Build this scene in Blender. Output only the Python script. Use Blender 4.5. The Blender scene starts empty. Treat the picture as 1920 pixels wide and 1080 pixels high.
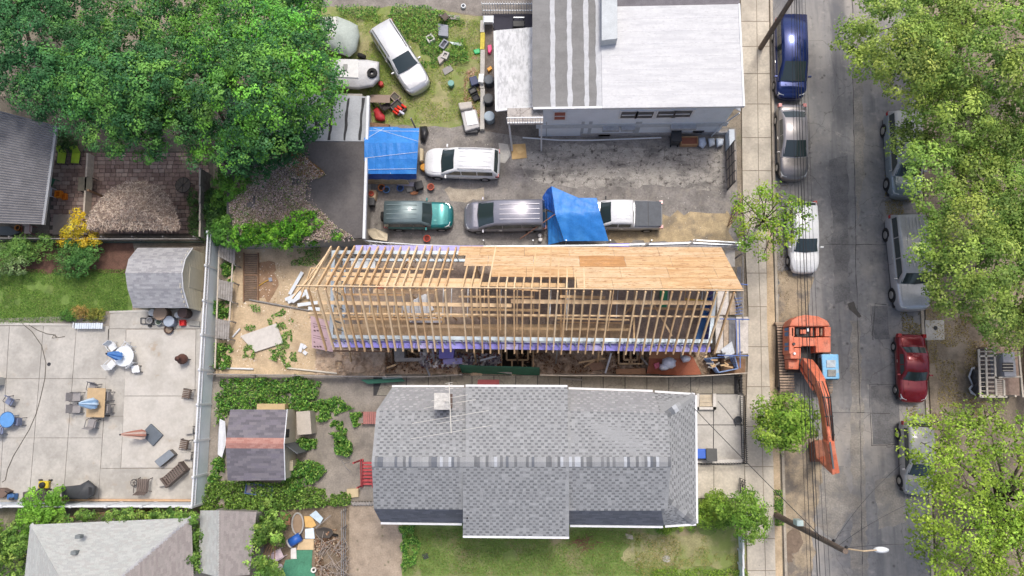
import bpy, math, random
import numpy as np
from mathutils import Vector, Matrix
random.seed(7); RNG = np.random.default_rng(11)
# ------------------------------------------------------------------ camera, sky, sun, exposure
SC = bpy.context.scene
COL = SC.collection
F, H, NX, NY = 1321.0, 44.0, 1015.0, 735.0       # focal length in photo pixels, drone height, pixel straight below the drone
_d = Vector(((NX-960)/F, -(NY-540)/F, -1)).normalized()
ROT = _d.rotation_difference(Vector((0, 0, -1))).to_matrix()
cam_d = bpy.data.cameras.new('camera'); cam = bpy.data.objects.new('camera', cam_d); COL.objects.link(cam)
cam.matrix_world = Matrix.Translation((0, 0, H)) @ ROT.to_4x4()
cam_d.sensor_width = 36; cam_d.lens = 36*F/1920; cam_d.clip_end = 1000
SC.camera = cam
SUN_EL, SUN_AZ = math.radians(66), math.radians(20)   # azimuth from image-up (+Y) towards image-right (+X)
w = bpy.data.worlds.new('World'); SC.world = w; w.use_nodes = True
nt = w.node_tree; bg = nt.nodes['Background']; sk = nt.nodes.new('ShaderNodeTexSky')
sk.sky_type = 'NISHITA'; sk.sun_disc = False; sk.sun_elevation = SUN_EL; sk.sun_rotation = SUN_AZ
sk.air_density = 0.85; sk.dust_density = 5.0; sk.ozone_density = 1.0
nt.links.new(sk.outputs[0], bg.inputs[0]); bg.inputs[1].default_value = 0.15
sd = bpy.data.lights.new('sun', 'SUN'); sd.energy = 1.35; sd.angle = math.radians(10); sd.color = (1, .965, .91)
sun = bpy.data.objects.new('sun', sd); COL.objects.link(sun)
_sv = Vector((math.cos(SUN_EL)*math.sin(SUN_AZ), math.cos(SUN_EL)*math.cos(SUN_AZ), math.sin(SUN_EL)))
sun.rotation_euler = _sv.to_track_quat('Z', 'Y').to_euler(); sun.location = _sv*60
SC.view_settings.view_transform = 'Standard'; SC.view_settings.look = 'None'
SC.view_settings.exposure = 0.4; SC.view_settings.gamma = 1
# ------------------------------------------------------------------ pixel -> place
def ray(px, py): return ROT @ Vector(((px-960)/F, -(py-540)/F, -1))
def P(px, py, z=0.0):
    d = ray(px, py); t = (z-H)/d.z
    return Vector((d.x*t, d.y*t, z))
def WY(px, py, Y):                                  # the point of a wall plane y = Y
    d = ray(px, py); t = Y/d.y
    return Vector((d.x*t, Y, H+d.z*t))
def UP(px, py, z): return P(px, py)+Vector((0, 0, z))   # straight above the ground point of that pixel
def PP(pts, z=0.0): return [P(a, b, z) for a, b in pts]
def lerp(a, b, t): return a+(b-a)*t
# ------------------------------------------------------------------ mesh builder
class MB:
    def __init__(s): s.v = []; s.f = []; s.c = []
    def add(s, vs, fs, col=None):
        n = len(s.v); s.v += [tuple(v) for v in vs]; s.f += [tuple(i+n for i in f) for f in fs]; s.c += [col]*len(fs); return s
    def poly(s, pts, col=None): return s.add(pts, [tuple(range(len(pts)))], col)
    def hexa(s, b, t, col=None):
        return s.add(list(b)+list(t), [(3, 2, 1, 0), (4, 5, 6, 7), (0, 1, 5, 4), (1, 2, 6, 5), (2, 3, 7, 6), (3, 0, 4, 7)], col)
    def box(s, c, sz, rz=0, col=None, top=1.0):        # c = centre of the bottom face; top = taper
        x, y, z = sz[0]/2, sz[1]/2, sz[2]; ca, sa = math.cos(rz), math.sin(rz)
        def q(a, b, k): return (c[0]+a*ca-b*sa, c[1]+a*sa+b*ca, c[2]+k)
        return s.hexa([q(-x, -y, 0), q(x, -y, 0), q(x, y, 0), q(-x, y, 0)],
                      [q(-x*top, -y*top, z), q(x*top, -y*top, z), q(x*top, y*top, z), q(-x*top, y*top, z)], col)
    def beam(s, p, q, w, h, up=(0, 0, 1), col=None):   # w across, h along up; p-q is the axis
        p, q = Vector(p), Vector(q); d = (q-p).normalized(); up = Vector(up)
        if abs(d.dot(up)) > .98: up = Vector((1, 0, 0))
        sd_ = d.cross(up).normalized()*w/2; u = sd_.cross(d).normalized()*h/2
        r = lambda c: [c-sd_-u, c+sd_-u, c+sd_+u, c-sd_+u]
        a, b = r(p), r(q)
        return s.add(a+b, [(3, 2, 1, 0), (4, 5, 6, 7), (0, 1, 5, 4), (1, 2, 6, 5), (2, 3, 7, 6), (3, 0, 4, 7)], col)
    def prism(s, pts, dz, col=None):                   # pts = top outline, goes down by dz
        n = len(pts); t = [Vector(p) for p in pts]; b = [p-Vector((0, 0, dz)) for p in t]
        ar = sum(t[i].x*t[(i+1) % n].y-t[(i+1) % n].x*t[i].y for i in range(n))
        if ar < 0: t.reverse(); b.reverse()
        return s.add(t+b, [tuple(range(n)), tuple(range(2*n-1, n-1, -1))]+[((i+1) % n, i, i+n, (i+1) % n+n) for i in range(n)], col)
    def tube(s, pts, r, n=6, col=None, r2=None):
        pts = [Vector(p) for p in pts]; m = len(pts); vs = []; fs = []
        for i, p in enumerate(pts):
            d = (pts[min(i+1, m-1)]-pts[max(i-1, 0)]).normalized()
            a = d.orthogonal().normalized() if abs(d.z) > .9 else d.cross(Vector((0, 0, 1))).normalized()
            b = d.cross(a).normalized(); rr = r if r2 is None else lerp(r, r2, i/max(1, m-1))
            vs += [p+(a*math.cos(2*math.pi*k/n)+b*math.sin(2*math.pi*k/n))*rr for k in range(n)]
        for i in range(m-1):
            for k in range(n): fs.append((i*n+k, i*n+(k+1) % n, (i+1)*n+(k+1) % n, (i+1)*n+k))
        fs += [tuple(range(n-1, -1, -1)), tuple((m-1)*n+k for k in range(n))]
        return s.add(vs, fs, col)
    def lathe(s, c, prof, n=14, col=None, sx=1, sy=1, rz=0):
        vs = []; fs = []; m = len(prof)
        for r, z in prof:
            for k in range(n):
                a = 2*math.pi*k/n; x, y = math.cos(a)*r*sx, math.sin(a)*r*sy
                vs.append((c[0]+x*math.cos(rz)-y*math.sin(rz), c[1]+x*math.sin(rz)+y*math.cos(rz), c[2]+z))
        for i in range(m-1):
            for k in range(n): fs.append((i*n+k, i*n+(k+1) % n, (i+1)*n+(k+1) % n, (i+1)*n+k))
        fs += [tuple(range(n-1, -1, -1)), tuple((m-1)*n+k for k in range(n))]
        return s.add(vs, fs, col)
    def wheel(s, c, ax, r, w, n=16, col=None, r0=0):    # disc of radius r along axis ax
        ax = Vector(ax).normalized(); c = Vector(c)
        a = ax.orthogonal().normalized(); b = ax.cross(a); prof = [(r0, -w/2), (r*.92, -w/2), (r, -w*.3), (r, w*.3), (r*.92, w/2), (r0, w/2)]
        vs = []; fs = []
        for rr, h in prof: vs += [c+ax*h+(a*math.cos(2*math.pi*k/n)+b*math.sin(2*math.pi*k/n))*rr for k in range(n)]
        for i in range(len(prof)-1):
            for k in range(n): fs.append((i*n+k, i*n+(k+1) % n, (i+1)*n+(k+1) % n, (i+1)*n+k))
        if r0 == 0: pass
        return s.add(vs, fs, col)
def link(name, me, parent=None):
    o = bpy.data.objects.new(name, me); COL.objects.link(o)
    if parent is not None: o.parent = parent
    return o
ORG = {}
def worg(o):
    v = Vector((0, 0, 0))
    while o is not None: v = v+o.location; o = o.parent
    return v
def mesh_from(mb, off, name, mat, smooth=False):
    me = bpy.data.meshes.new(name)
    me.from_pydata([(a-off[0], b-off[1], c-off[2]) for a, b, c in mb.v], [], mb.f)
    if any(c is not None for c in mb.c):
        at = me.attributes.new('Col', 'FLOAT_COLOR', 'FACE'); buf = []
        for c in mb.c: buf += list(c or (.5, .5, .5))+[1.0]
        at.data.foreach_set('color', buf)
    for m in (mat if isinstance(mat, (list, tuple)) else [mat]): me.materials.append(m)
    if smooth: me.polygons.foreach_set('use_smooth', [True]*len(me.polygons))
    me.update(); return me
def tag(o, label, cat, group=None):
    o['label'] = label; o['category'] = cat
    if group: o['group'] = group
    return o
def part(root, name, mb, mat, smooth=False, local=False, label=None, bevel=0, kind=None):   # mesh child; coords in world unless local
    o = link(name, mesh_from(mb, (0, 0, 0) if local else worg(root), name, mat, smooth), root)
    if label: o['label'] = label
    if kind: o['kind'] = kind
    if bevel:
        m = o.modifiers.new('b', 'BEVEL'); m.width = bevel; m.segments = 2; m.limit_method = 'ANGLE'; m.angle_limit = .6
    return o
def thing(name, label, cat, loc, group=None, rz=0):
    o = link(name, None); o.location = loc; o.rotation_euler[2] = rz; o.empty_display_size = .2
    return tag(o, label, cat, group)
def solo(name, label, cat, mb, mat, group=None, smooth=False, bevel=0):     # thing of one mesh, origin at its base
    a = np.array(mb.v); off = ((a[:, 0].min()+a[:, 0].max())/2, (a[:, 1].min()+a[:, 1].max())/2, a[:, 2].min())
    o = link(name, mesh_from(mb, off, name, mat, smooth)); o.location = off
    if bevel:
        m = o.modifiers.new('b', 'BEVEL'); m.width = bevel; m.segments = 2; m.limit_method = 'ANGLE'; m.angle_limit = .6
    return tag(o, label, cat, group)
def setting(name, mb, mat, parent=None, kind='structure'):
    o = link(name, mesh_from(mb, (0, 0, 0), name, mat), parent)
    if parent is None or kind == 'stuff': o['kind'] = kind
    return o
# ------------------------------------------------------------------ materials
def rgb(h):                                            # sRGB hex -> linear
    v = [int(h[i:i+2], 16)/255 for i in (0, 2, 4)]
    return tuple(c/12.92 if c <= .04045 else ((c+.055)/1.055)**2.4 for c in v)
MATS = {}
def M(name, col=(.5, .5, .5), rough=.8, var=.18, scale=4, bump=.15, bscale=30, metal=0, attr=False, layers=(), spec=.4, coat=0, stretch=None):
    """noise-mottled Principled; layers = (colour, kind, scale, lo, hi, amount[, stretch])"""
    if name in MATS: return MATS[name]
    m = bpy.data.materials.new(name); m.use_nodes = True; MATS[name] = m
    n = m.node_tree.nodes; L = m.node_tree.links; b = n['Principled BSDF']
    b.inputs['Roughness'].default_value = rough; b.inputs['Metallic'].default_value = metal; b.inputs['Specular IOR Level'].default_value = spec
    if coat: b.inputs['Coat Weight'].default_value = coat; b.inputs['Coat Roughness'].default_value = .08
    tc = n.new('ShaderNodeTexCoord'); src = tc.outputs['Object']
    def mapped(st):
        if not st: return src
        mp = n.new('ShaderNodeMapping'); mp.inputs['Scale'].default_value = st; L.new(src, mp.inputs[0]); return mp.outputs[0]
    def noise(sc, det=6, st=None, ro=.6):
        t = n.new('ShaderNodeTexNoise'); t.inputs['Scale'].default_value = sc; t.inputs['Detail'].default_value = det; t.inputs['Roughness'].default_value = ro
        L.new(mapped(st), t.inputs['Vector']); return t.outputs[0]
    def mrange(v, lo, hi, a, c):
        t = n.new('ShaderNodeMapRange'); L.new(v, t.inputs[0])
        for i, x in enumerate((lo, hi, a, c)): t.inputs[i+1].default_value = x
        return t.outputs[0]
    def mix(f, a, c, mode='MIX'):
        t = n.new('ShaderNodeMix'); t.data_type = 'RGBA'; t.blend_type = mode
        if isinstance(f, float): t.inputs[0].default_value = f
        else: L.new(f, t.inputs[0])
        for s_, x in ((6, a), (7, c)):
            if isinstance(x, tuple): t.inputs[s_].default_value = (*x, 1)
            else: L.new(x, t.inputs[s_])
        return t.outputs[2]
    if attr:
        at = n.new('ShaderNodeAttribute'); at.attribute_name = 'Col'; c = at.outputs['Color']
    else: c = tuple(col)
    if var:
        v = mrange(noise(scale, 8, stretch), .3, .7, 1-var, 1+var)
        cc = n.new('ShaderNodeCombineColor')
        for i in range(3): L.new(v, cc.inputs[i])
        c = mix(1.0, c, cc.outputs[0], 'MULTIPLY')
        v = mrange(noise(scale*9, 4, stretch), .32, .68, 1-var*.8, 1+var*.8)
        cc = n.new('ShaderNodeCombineColor')
        for i in range(3): L.new(v, cc.inputs[i])
        c = mix(1.0, c, cc.outputs[0], 'MULTIPLY')
    for ly in layers:
        lc, kind, sc_, lo, hi, am = ly[:6]; st = ly[6] if len(ly) > 6 else None
        if kind == 'noise': t = noise(sc_, 7, st, .62)
        elif kind == 'crack':
            vo = n.new('ShaderNodeTexVoronoi'); vo.feature = 'DISTANCE_TO_EDGE'; vo.inputs['Scale'].default_value = sc_
            wv = n.new('ShaderNodeTexNoise'); wv.inputs['Scale'].default_value = sc_*2.5; wv.inputs['Detail'].default_value = 4; L.new(mapped(st), wv.inputs['Vector'])
            ad = n.new('ShaderNodeMix'); ad.data_type = 'RGBA'; ad.blend_type = 'LINEAR_LIGHT'; ad.inputs[0].default_value = .22/sc_
            L.new(mapped(st), ad.inputs[6]); L.new(wv.outputs[1], ad.inputs[7]); L.new(ad.outputs[2], vo.inputs['Vector']); t = vo.outputs['Distance']
        elif kind == 'dots':
            vo = n.new('ShaderNodeTexVoronoi'); vo.inputs['Scale'].default_value = sc_; L.new(mapped(st), vo.inputs['Vector']); t = vo.outputs['Distance']
        c = mix(mrange(t, lo, hi, 0, am) if lo < hi else mrange(t, hi, lo, am, 0), c, tuple(lc))
    if isinstance(c, tuple): b.inputs['Base Color'].default_value = (*c, 1)
    else: L.new(c, b.inputs['Base Color'])
    if bump:
        bp = n.new('ShaderNodeBump'); bp.inputs['Strength'].default_value = bump; bp.inputs['Distance'].default_value = .05
        L.new(noise(bscale, 5), bp.inputs['Height']); L.new(bp.outputs[0], b.inputs['Normal'])
    return m
def MC(h, rough=.7, var=.1, **k):                       # plain coloured material from a hex colour
    return M('c_%s_%d' % (h, int(rough*100)), rgb(h), rough, var, **k)
def leafmat(name, tr=.3, rough=.55):
    m = bpy.data.materials.new(name); m.use_nodes = True; n = m.node_tree.nodes; L = m.node_tree.links; b = n['Principled BSDF']
    at = n.new('ShaderNodeAttribute'); at.attribute_name = 'Col'; L.new(at.outputs['Color'], b.inputs['Base Color'])
    b.inputs['Roughness'].default_value = rough; b.inputs['Specular IOR Level'].default_value = .25
    t = n.new('ShaderNodeBsdfTranslucent'); L.new(at.outputs['Color'], t.inputs[0])
    mx = n.new('ShaderNodeMixShader'); mx.inputs[0].default_value = tr
    L.new(b.outputs[0], mx.inputs[1]); L.new(t.outputs[0], mx.inputs[2]); L.new(mx.outputs[0], n['Material Output'].inputs[0]); MATS[name] = m
    return m
def glassmat(name, col, rough=.08):
    m = bpy.data.materials.new(name); m.use_nodes = True; b = m.node_tree.nodes['Principled BSDF']
    b.inputs['Base Color'].default_value = (*col, 1); b.inputs['Roughness'].default_value = rough; b.inputs['Specular IOR Level'].default_value = .9
    MATS[name] = m; return m
def tarpmat(name, col, rough=.45):
    return M(name, col, rough, .12, 1.5, .5, 5, layers=(((min(1, col[0]*1.5+.02), min(1, col[1]*1.35+.02), min(1, col[2]*1.2)), 'noise', .9, .48, .66, .6),))
LEAF = leafmat('leaf', .2); DRY = leafmat('dry_leaf', .1, .85)
GLASS = glassmat('car_glass', (.03, .045, .047)); WINGLASS = glassmat('window_glass', (.05, .055, .065), .15)
RUBBER = M('rubber', (.018, .018, .018), .85, .1); CHROME = M('alloy', (.5, .5, .5), .3, .05, metal=.9, bump=0)
BLACK = M('black_plastic', (.022, .022, .024), .5, .15, bump=.05); DARK = M('dark_steel', (.05, .05, .055), .5, .2, metal=.4)
WHITE = M('white_vinyl', (.66, .68, .7), .45, .06, bump=.03); STEEL = M('galvanised', (.5, .53, .56), .38, .15, 6, .05, metal=.65)
WOODN = M('new_lumber', (.64, .45, .25), .7, .16, 3, .2, 40, attr=False, layers=(((.5, .32, .16), 'noise', 2, .5, .75, .5, (6, 6, 6)),))
WOODG = M('weathered_wood', (.3, .28, .26), .85, .22, 5, .3, 30, layers=(((.14, .12, .1), 'noise', 3, .52, .75, .6),))
WOODB = M('brown_wood', (.22, .13, .075), .8, .25, 4, .3)
CONC = M('concrete', (.47, .45, .41), .85, .12, .9, .25, 50, layers=(((.25, .23, .2), 'noise', .7, .52, .75, .5), ((.5, .48, .45), 'noise', 2.2, .55, .75, .5)))
# ------------------------------------------------------------------ leaves
def leaves(name, C, N, S, K, mat=None, parent=None, kind=None, asp=.62):
    """rhombic leaf faces: centres, normals, sizes, colours"""
    C = np.asarray(C, float); n = len(C); N = N/np.linalg.norm(N, axis=1, keepdims=True)
    T = np.cross(N, RNG.normal(size=(n, 3))); T /= np.linalg.norm(T, axis=1, keepdims=True); B = np.cross(N, T)
    S = np.asarray(S)[:, None]; off = np.array(worg(parent)) if parent is not None else np.zeros(3)
    droop = N*S*RNG.uniform(-.1, .22, (n, 1))
    V = np.stack([C-T*S*.5, C+B*S*.5*asp+droop, C+T*S*.5-droop, C-B*S*.5*asp+droop], 1).reshape(-1, 3)-off
    me = bpy.data.meshes.new(name); me.vertices.add(4*n); me.vertices.foreach_set('co', V.astype(np.float32).ravel())
    me.loops.add(4*n); me.loops.foreach_set('vertex_index', np.arange(4*n, dtype=np.int32))
    me.polygons.add(n); me.polygons.foreach_set('loop_start', np.arange(0, 4*n, 4, dtype=np.int32))
    try: me.polygons.foreach_set('loop_total', np.full(n, 4, dtype=np.int32))
    except Exception: pass
    at = me.attributes.new('Col', 'FLOAT_COLOR', 'FACE')
    at.data.foreach_set('color', np.concatenate([np.clip(K, 0, 1), np.ones((n, 1))], 1).astype(np.float32).ravel())
    me.materials.append(mat or LEAF); me.update(calc_edges=True); me.validate()
    o = link(name, me, parent)
    if kind: o['kind'] = kind
    return o
def pal(cols, n, jit=.18):
    c = np.array(cols); k = c[RNG.integers(0, len(c), n)]
    return k*RNG.uniform(1-jit, 1+jit, (n, 1))
def lobe_leaves(lobes, cols, clump=.42, per=34, dens=2.6, leaf=.17, low=-.35, jit=.2):
    """leaf rosettes on the upper shells of ellipsoid lobes (x, y, z, rx, ry, rz)"""
    Cs, Ns, Ss, Ks = [], [], [], []
    for (x, y, z, rx, ry, rz) in lobes:
        area = 2*math.pi*((rx*ry)**.8+(rx*rz)**.8*.5+(ry*rz)**.8*.5)/1.4; m = max(3, int(area*dens))
        d = RNG.normal(size=(m, 3)); d[:, 2] = np.abs(d[:, 2])*.9+low*RNG.random(m); d /= np.linalg.norm(d, axis=1, keepdims=True)
        rr = (.55+.5*RNG.random((m, 1))**.6)*(1+.16*np.sin(d[:, :1]*7+x)*np.cos(d[:, 1:2]*6+y))
        cc = np.array([x, y, z])+d*np.array([rx, ry, rz])*rr
        shade = pal(cols, m, .22)*RNG.uniform(.8, 1.2)*(1+RNG.normal(size=(1, 3))*np.array([.045, .02, .04]))
        cl = clump*RNG.uniform(.6, 1.35, m)
        for i in range(m):
            k = int(per*RNG.uniform(.6, 1.3)); e = RNG.normal(size=(k, 3)); e[:, 2] = np.abs(e[:, 2])*.8-.15; e /= np.linalg.norm(e, axis=1, keepdims=True)
            Cs.append(cc[i]+e*cl[i]*RNG.uniform(.45, 1.05, (k, 1))*np.array([1, 1, .75])); Ns.append(e*.9+d[i]*.35+np.array([0, 0, .45])+RNG.normal(size=(k, 3))*jit)
            Ss.append(leaf*RNG.uniform(.65, 1.3, k)); Ks.append(np.repeat(shade[i:i+1], k, 0)*RNG.uniform(.8, 1.2, (k, 1)))
    return np.concatenate(Cs), np.concatenate(Ns), np.concatenate(Ss), np.concatenate(Ks)
def inpoly(X, Y, poly):
    r = np.zeros(len(X), bool); n = len(poly)
    for i in range(n):
        x1, y1 = poly[i]; x2, y2 = poly[(i+1) % n]
        c = ((y1 > Y) != (y2 > Y)) & (X < (x2-x1)*(Y-y1)/((y2-y1) or 1e-9)+x1); r ^= c
    return r
def vnoise(X, Y, s, seed=0):                            # cheap smooth value noise
    r = np.random.default_rng(seed); g = r.random((64, 64)); u, v = X/s, Y/s; i, j = np.floor(u).astype(int), np.floor(v).astype(int); a, b = u-i, v-j
    a, b = a*a*(3-2*a), b*b*(3-2*b); q = lambda p, k: g[p % 64, k % 64]
    return (q(i, j)*(1-a)+q(i+1, j)*a)*(1-b)+(q(i, j+1)*(1-a)+q(i+1, j+1)*a)*b
def scatter(name, poly, n, cols, z=0.0, size=.1, h=.15, patch=None, mat=None, kind='stuff', up=.5, parent=None, seed=1, asp=.5, jit=.25):
    """leafy ground cover inside a photo polygon, thinned by a noise patch (scale px, threshold)"""
    xs = [p[0] for p in poly]; ys = [p[1] for p in poly]
    X = RNG.uniform(min(xs), max(xs), n*3); Y = RNG.uniform(min(ys), max(ys), n*3); k = inpoly(X, Y, poly)
    hh = np.ones(n*3)
    if patch: v = vnoise(X, Y, patch[0], seed)*.65+vnoise(X, Y, patch[0]*.4, seed+5)*.35; k &= v > patch[1]; hh = np.clip((v-patch[1])*5, .15, 1.2)
    X, Y, hh = X[k][:n], Y[k][:n], hh[k][:n]; m = len(X)
    if not m: return None
    A = np.array([P(a, b, z) for a, b in zip(X, Y)]); A[:, 2] += h*hh*RNG.random(m)**.7+.01
    N = RNG.normal(size=(m, 3))*(1-up)+np.array([0, 0, up])
    return leaves(name, A, N, size*RNG.uniform(.6, 1.4, m), pal(cols, m, jit), mat, parent, kind, asp)
def rough_poly(pts, amp=4, step=14, seed=0):            # photo polygon with a ragged outline
    r = random.Random(seed); out = []
    for i, (x, y) in enumerate(pts):
        x2, y2 = pts[(i+1) % len(pts)]; k = max(1, int(math.hypot(x2-x, y2-y)/step))
        for j in range(k): out.append((lerp(x, x2, j/k)+r.uniform(-amp, amp), lerp(y, y2, j/k)+r.uniform(-amp, amp)))
    return out
G1 = [rgb('3f6b2a'), rgb('567f33'), rgb('2f5524'), rgb('6a8f3a')]
# ------------------------------------------------------------------ ground, road, pavements
SOIL = M('soil', (.26, .22, .17), .95, .3, 1.2, .5, 40, layers=(((.1, .09, .06), 'noise', .8, .5, .7, .6), ((.3, .26, .2), 'noise', 5, .56, .75, .5), ((.07, .1, .03), 'noise', .35, .55, .7, .5)))
ASPH = M('asphalt', (.215, .212, .212), .9, .16, .5, .3, 90, layers=(((.31, .295, .275), 'noise', .32, .46, .62, .85, (1.6, .22, 1)), ((.12, .122, .13), 'noise', .36, .53, .66, .85, (1.8, .16, 1)), ((.4, .36, .31), 'noise', .16, .52, .66, .6), ((.15, .148, .15), 'noise', .75, .53, .68, .6), ((.4, .37, .335), 'noise', 1.6, .57, .7, .6), ((.1, .096, .093), 'noise', 2.6, .6, .7, .65), ((.07, .065, .06), 'dots', .9, .1, .04, .7), ((.08, .075, .07), 'crack', .22, .006, 0, .6)))
LOT = M('old_lot_asphalt', (.24, .222, .205), .92, .28, .9, .4, 60, layers=(((.13, .12, .112), 'noise', .55, .5, .66, .7), ((.32, .29, .25), 'noise', 1.3, .53, .68, .7), ((.05, .045, .04), 'noise', 2.2, .6, .72, .7), ((.3, .28, .25), 'dots', 2.6, .08, .03, .6)))
BROK = M('broken_concrete', (.36, .335, .3), .9, .25, 1.5, .5, 40, layers=(((.13, .122, .115), 'noise', .8, .5, .62, .8, (.6, 1.4, 1)), ((.09, .08, .07), 'crack', .8, .02, .0, .6), ((.07, .062, .056), 'noise', 3.2, .55, .64, .9), ((.46, .425, .37), 'noise', .9, .55, .72, .7), ((.22, .13, .06), 'noise', 1.7, .66, .76, .5)))
WALK = M('sidewalk_concrete', (.53, .48, .395), .88, .14, .8, .25, 60, layers=(((.36, .32, .265), 'noise', .5, .48, .66, .75), ((.6, .55, .46), 'noise', 1.4, .55, .7, .5), ((.17, .15, .13), 'dots', 2.4, .1, .03, .5), ((.25, .22, .18), 'noise', 2.2, .6, .75, .4)))
SAND = M('sand', (.52, .4, .26), .95, .18, 1.1, .5, 25, layers=(((.34, .25, .16), 'noise', .9, .5, .7, .7), ((.58, .49, .36), 'noise', 2.3, .55, .75, .6), ((.16, .11, .07), 'noise', 1.6, .63, .76, .7)))
DIRT = M('excavated_dirt', (.44, .33, .235), .97, .3, 2.2, .9, 12, layers=(((.58, .46, .35), 'noise', 2.6, .48, .66, .8), ((.24, .165, .115), 'noise', 1.8, .56, .7, .7)))
LAWN = M('lawn_soil', (.14, .22, .05), .95, .3, 1.6, .4, 60, layers=(((.14, .15, .05), 'noise', .8, .5, .7, .7), ((.04, .075, .018), 'noise', .6, .52, .7, .7)))
DRYG = M('dry_grass_soil', (.3, .28, .14), .95, .25, 1.3, .5, 50, layers=(((.2, .26, .07), 'noise', .5, .42, .58, .9), ((.4, .34, .25), 'noise', 1.7, .56, .7, .6)))
YARD = M('yard_dirt', (.36, .29, .22), .95, .2, 1.2, .4, 50, layers=(((.17, .135, .1), 'noise', 1.1, .5, .7, .6), ((.06, .08, .025), 'dots', 1.6, .16, .05, .6)))
BACK = M('back_asphalt', (.27, .24, .205), .93, .2, 1.1, .35, 50, layers=(((.12, .11, .1), 'noise', .7, .5, .7, .6), ((.32, .28, .22), 'noise', 2, .58, .7, .5)))
ALLEY = M('alley_concrete', (.27, .245, .2), .9, .18, .9, .3, 50, layers=(((.12, .105, .085), 'noise', .7, .53, .7, .7), ((.07, .06, .05), 'crack', .5, .012, 0, .6)))
PATIO = M('patio_concrete', (.43, .41, .37), .85, .12, .7, .2, 60, layers=(((.31, .295, .265), 'noise', .45, .46, .64, .8), ((.5, .475, .43), 'noise', 1.1, .53, .7, .7), ((.36, .275, .18), 'noise', .8, .6, .74, .5), ((.24, .22, .19), 'noise', 3.2, .62, .74, .5)))
PATIO2 = M('pale_slab_concrete', (.49, .465, .42), .85, .08, .8, .2, 60, layers=(((.37, .345, .3), 'noise', .6, .48, .66, .7), ((.55, .53, .49), 'noise', 1.3, .55, .7, .6), ((.36, .24, .13), 'noise', .6, .63, .73, .7)))
def sheet(name, pts, mat, z=.004, ragged=0, seed=1, kind='structure'):
    if ragged: pts = rough_poly(pts, ragged, 12, seed)
    return setting(name, MB().poly(PP(pts, z)), mat, kind=kind)
A, B = P(596, 655), P(1384, 702)                       # the opened trench beside the new house
x0, x1, y0, y1 = A.x, B.x, B.y, A.y; g = MB(); R_ = 260
xs = [-R_, x0, x1, R_]; ys = [-R_, y0, y1, R_]
for i in range(3):
    for j in range(3):
        if (i, j) != (1, 1): g.poly([(xs[i], ys[j], 0), (xs[i+1], ys[j], 0), (xs[i+1], ys[j+1], 0), (xs[i], ys[j+1], 0)])
setting('ground', g, SOIL)
nxg, nyg = 380, 34; g = MB(); vs = []
for j in range(nyg+1):
    for i in range(nxg+1):
        u, v = i/nxg, j/nyg; x, y = lerp(x0-.12, x1+.12, u), lerp(y0-.12, y1+.12, v)
        e = min(1, u*20, (1-u)*20, v*6.0, (1-v)*12); nn = float(vnoise(np.array([x*10]), np.array([y*10]), 6, 3)[0])*.5+float(vnoise(np.array([x*10]), np.array([y*10]), 2.2, 4)[0])*.3
        z = .012+e*(-.75+nn*1.15+(.5 if u < .17 else 0)+(.2 if .26 < u < .4 else 0))+e*.14*(float(vnoise(np.array([x*10]), np.array([y*10]), .9, 8)[0])-.5)
        px_ = lerp(596, 1384, u)
        if (741 < px_ < 799 and v > .5) or (938 < px_ < 1002 and v > .25) or (1158 < px_ < 1207 and v > .4): z = -1.7
        vs.append((x, y, min(z, .25)))
fs = [(j*(nxg+1)+i, j*(nxg+1)+i+1, (j+1)*(nxg+1)+i+1, (j+1)*(nxg+1)+i) for j in range(nyg) for i in range(nxg)]
g.add(vs, fs); setting('trench', g, DIRT)
# street
sheet('road', [(1440, -130), (1722, -130), (1735, 480), (1752, 1220), (1478, 1220), (1458, 540)], ASPH, .004)
DRIFT = M('gutter_sand', (.36, .29, .2), .95, .25, 1.4, .4, 40, layers=(((.17, .15, .13), 'noise', .8, .46, .6, .9), ((.45, .37, .26), 'noise', 2.4, .55, .7, .5)))
for k, (pl, am) in enumerate([([(1455, 505), (1520, 520), (1512, 600), (1458, 600)], 7), ([(1462, 740), (1500, 745), (1545, 860), (1530, 940), (1522, 1090), (1474, 1090)], 6)]):
    sheet('sand_drift', pl, DRIFT, .008, am, k+3)
for i, (a, b, c, d) in enumerate([(1575, 568, 1662, 572), (0, 0, 0, 0)][:1]): pass
TAR = M('tar', (.05, .048, .048), .8, .2)
def tarline(pts, w=.05):
    mb = MB()
    r_ = random.Random(len(pts)*7+int(pts[0][1]))
    for p, q in zip(pts, pts[1:]):
        n = max(2, int(math.hypot(q[0]-p[0], q[1]-p[1])/14)); pp = [P(lerp(p[0], q[0], i/n)+r_.uniform(-.8, .8), lerp(p[1], q[1], i/n)+r_.uniform(-.8, .8), .009) for i in range(n+1)]
        for a_, b_ in zip(pp, pp[1:]): mb.beam(a_, b_, w*r_.uniform(.4, 1.3), .004)
    return setting('tar_joint', mb, TAR)
for k, l in enumerate([[(1598, -40), (1600, 200), (1605, 500), (1612, 760), (1618, 1100)], [(1545, 458), (1665, 459)], [(1632, 572), (1637, 638), (1640, 570), (1662, 571)], [(1630, 722), (1680, 721)], [(1630, 722), (1634, 836), (1690, 832)],
                       [(1545, 773), (1668, 775)]]): tarline(l, .035)
sheet('oil_stain', [(1590, 568), (1600, 566), (1606, 580), (1615, 592), (1612, 598), (1600, 588), (1591, 582)], M('stain', (.075, .068, .06), .7, .2), .009, 2)
for k, (cx, cy, r) in enumerate([(1486, 1015, 17), (1492, 1000, 9), (1480, 1045, 7)]):
    sheet('oil_stain', [(cx+r*math.cos(a)*1.1, cy+r*1.4*math.sin(a)) for a in np.linspace(0, 6.1, 14)], M('stain2', (.19, .14, .1), .8, .25), .012+.004*k, 3, k)
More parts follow.
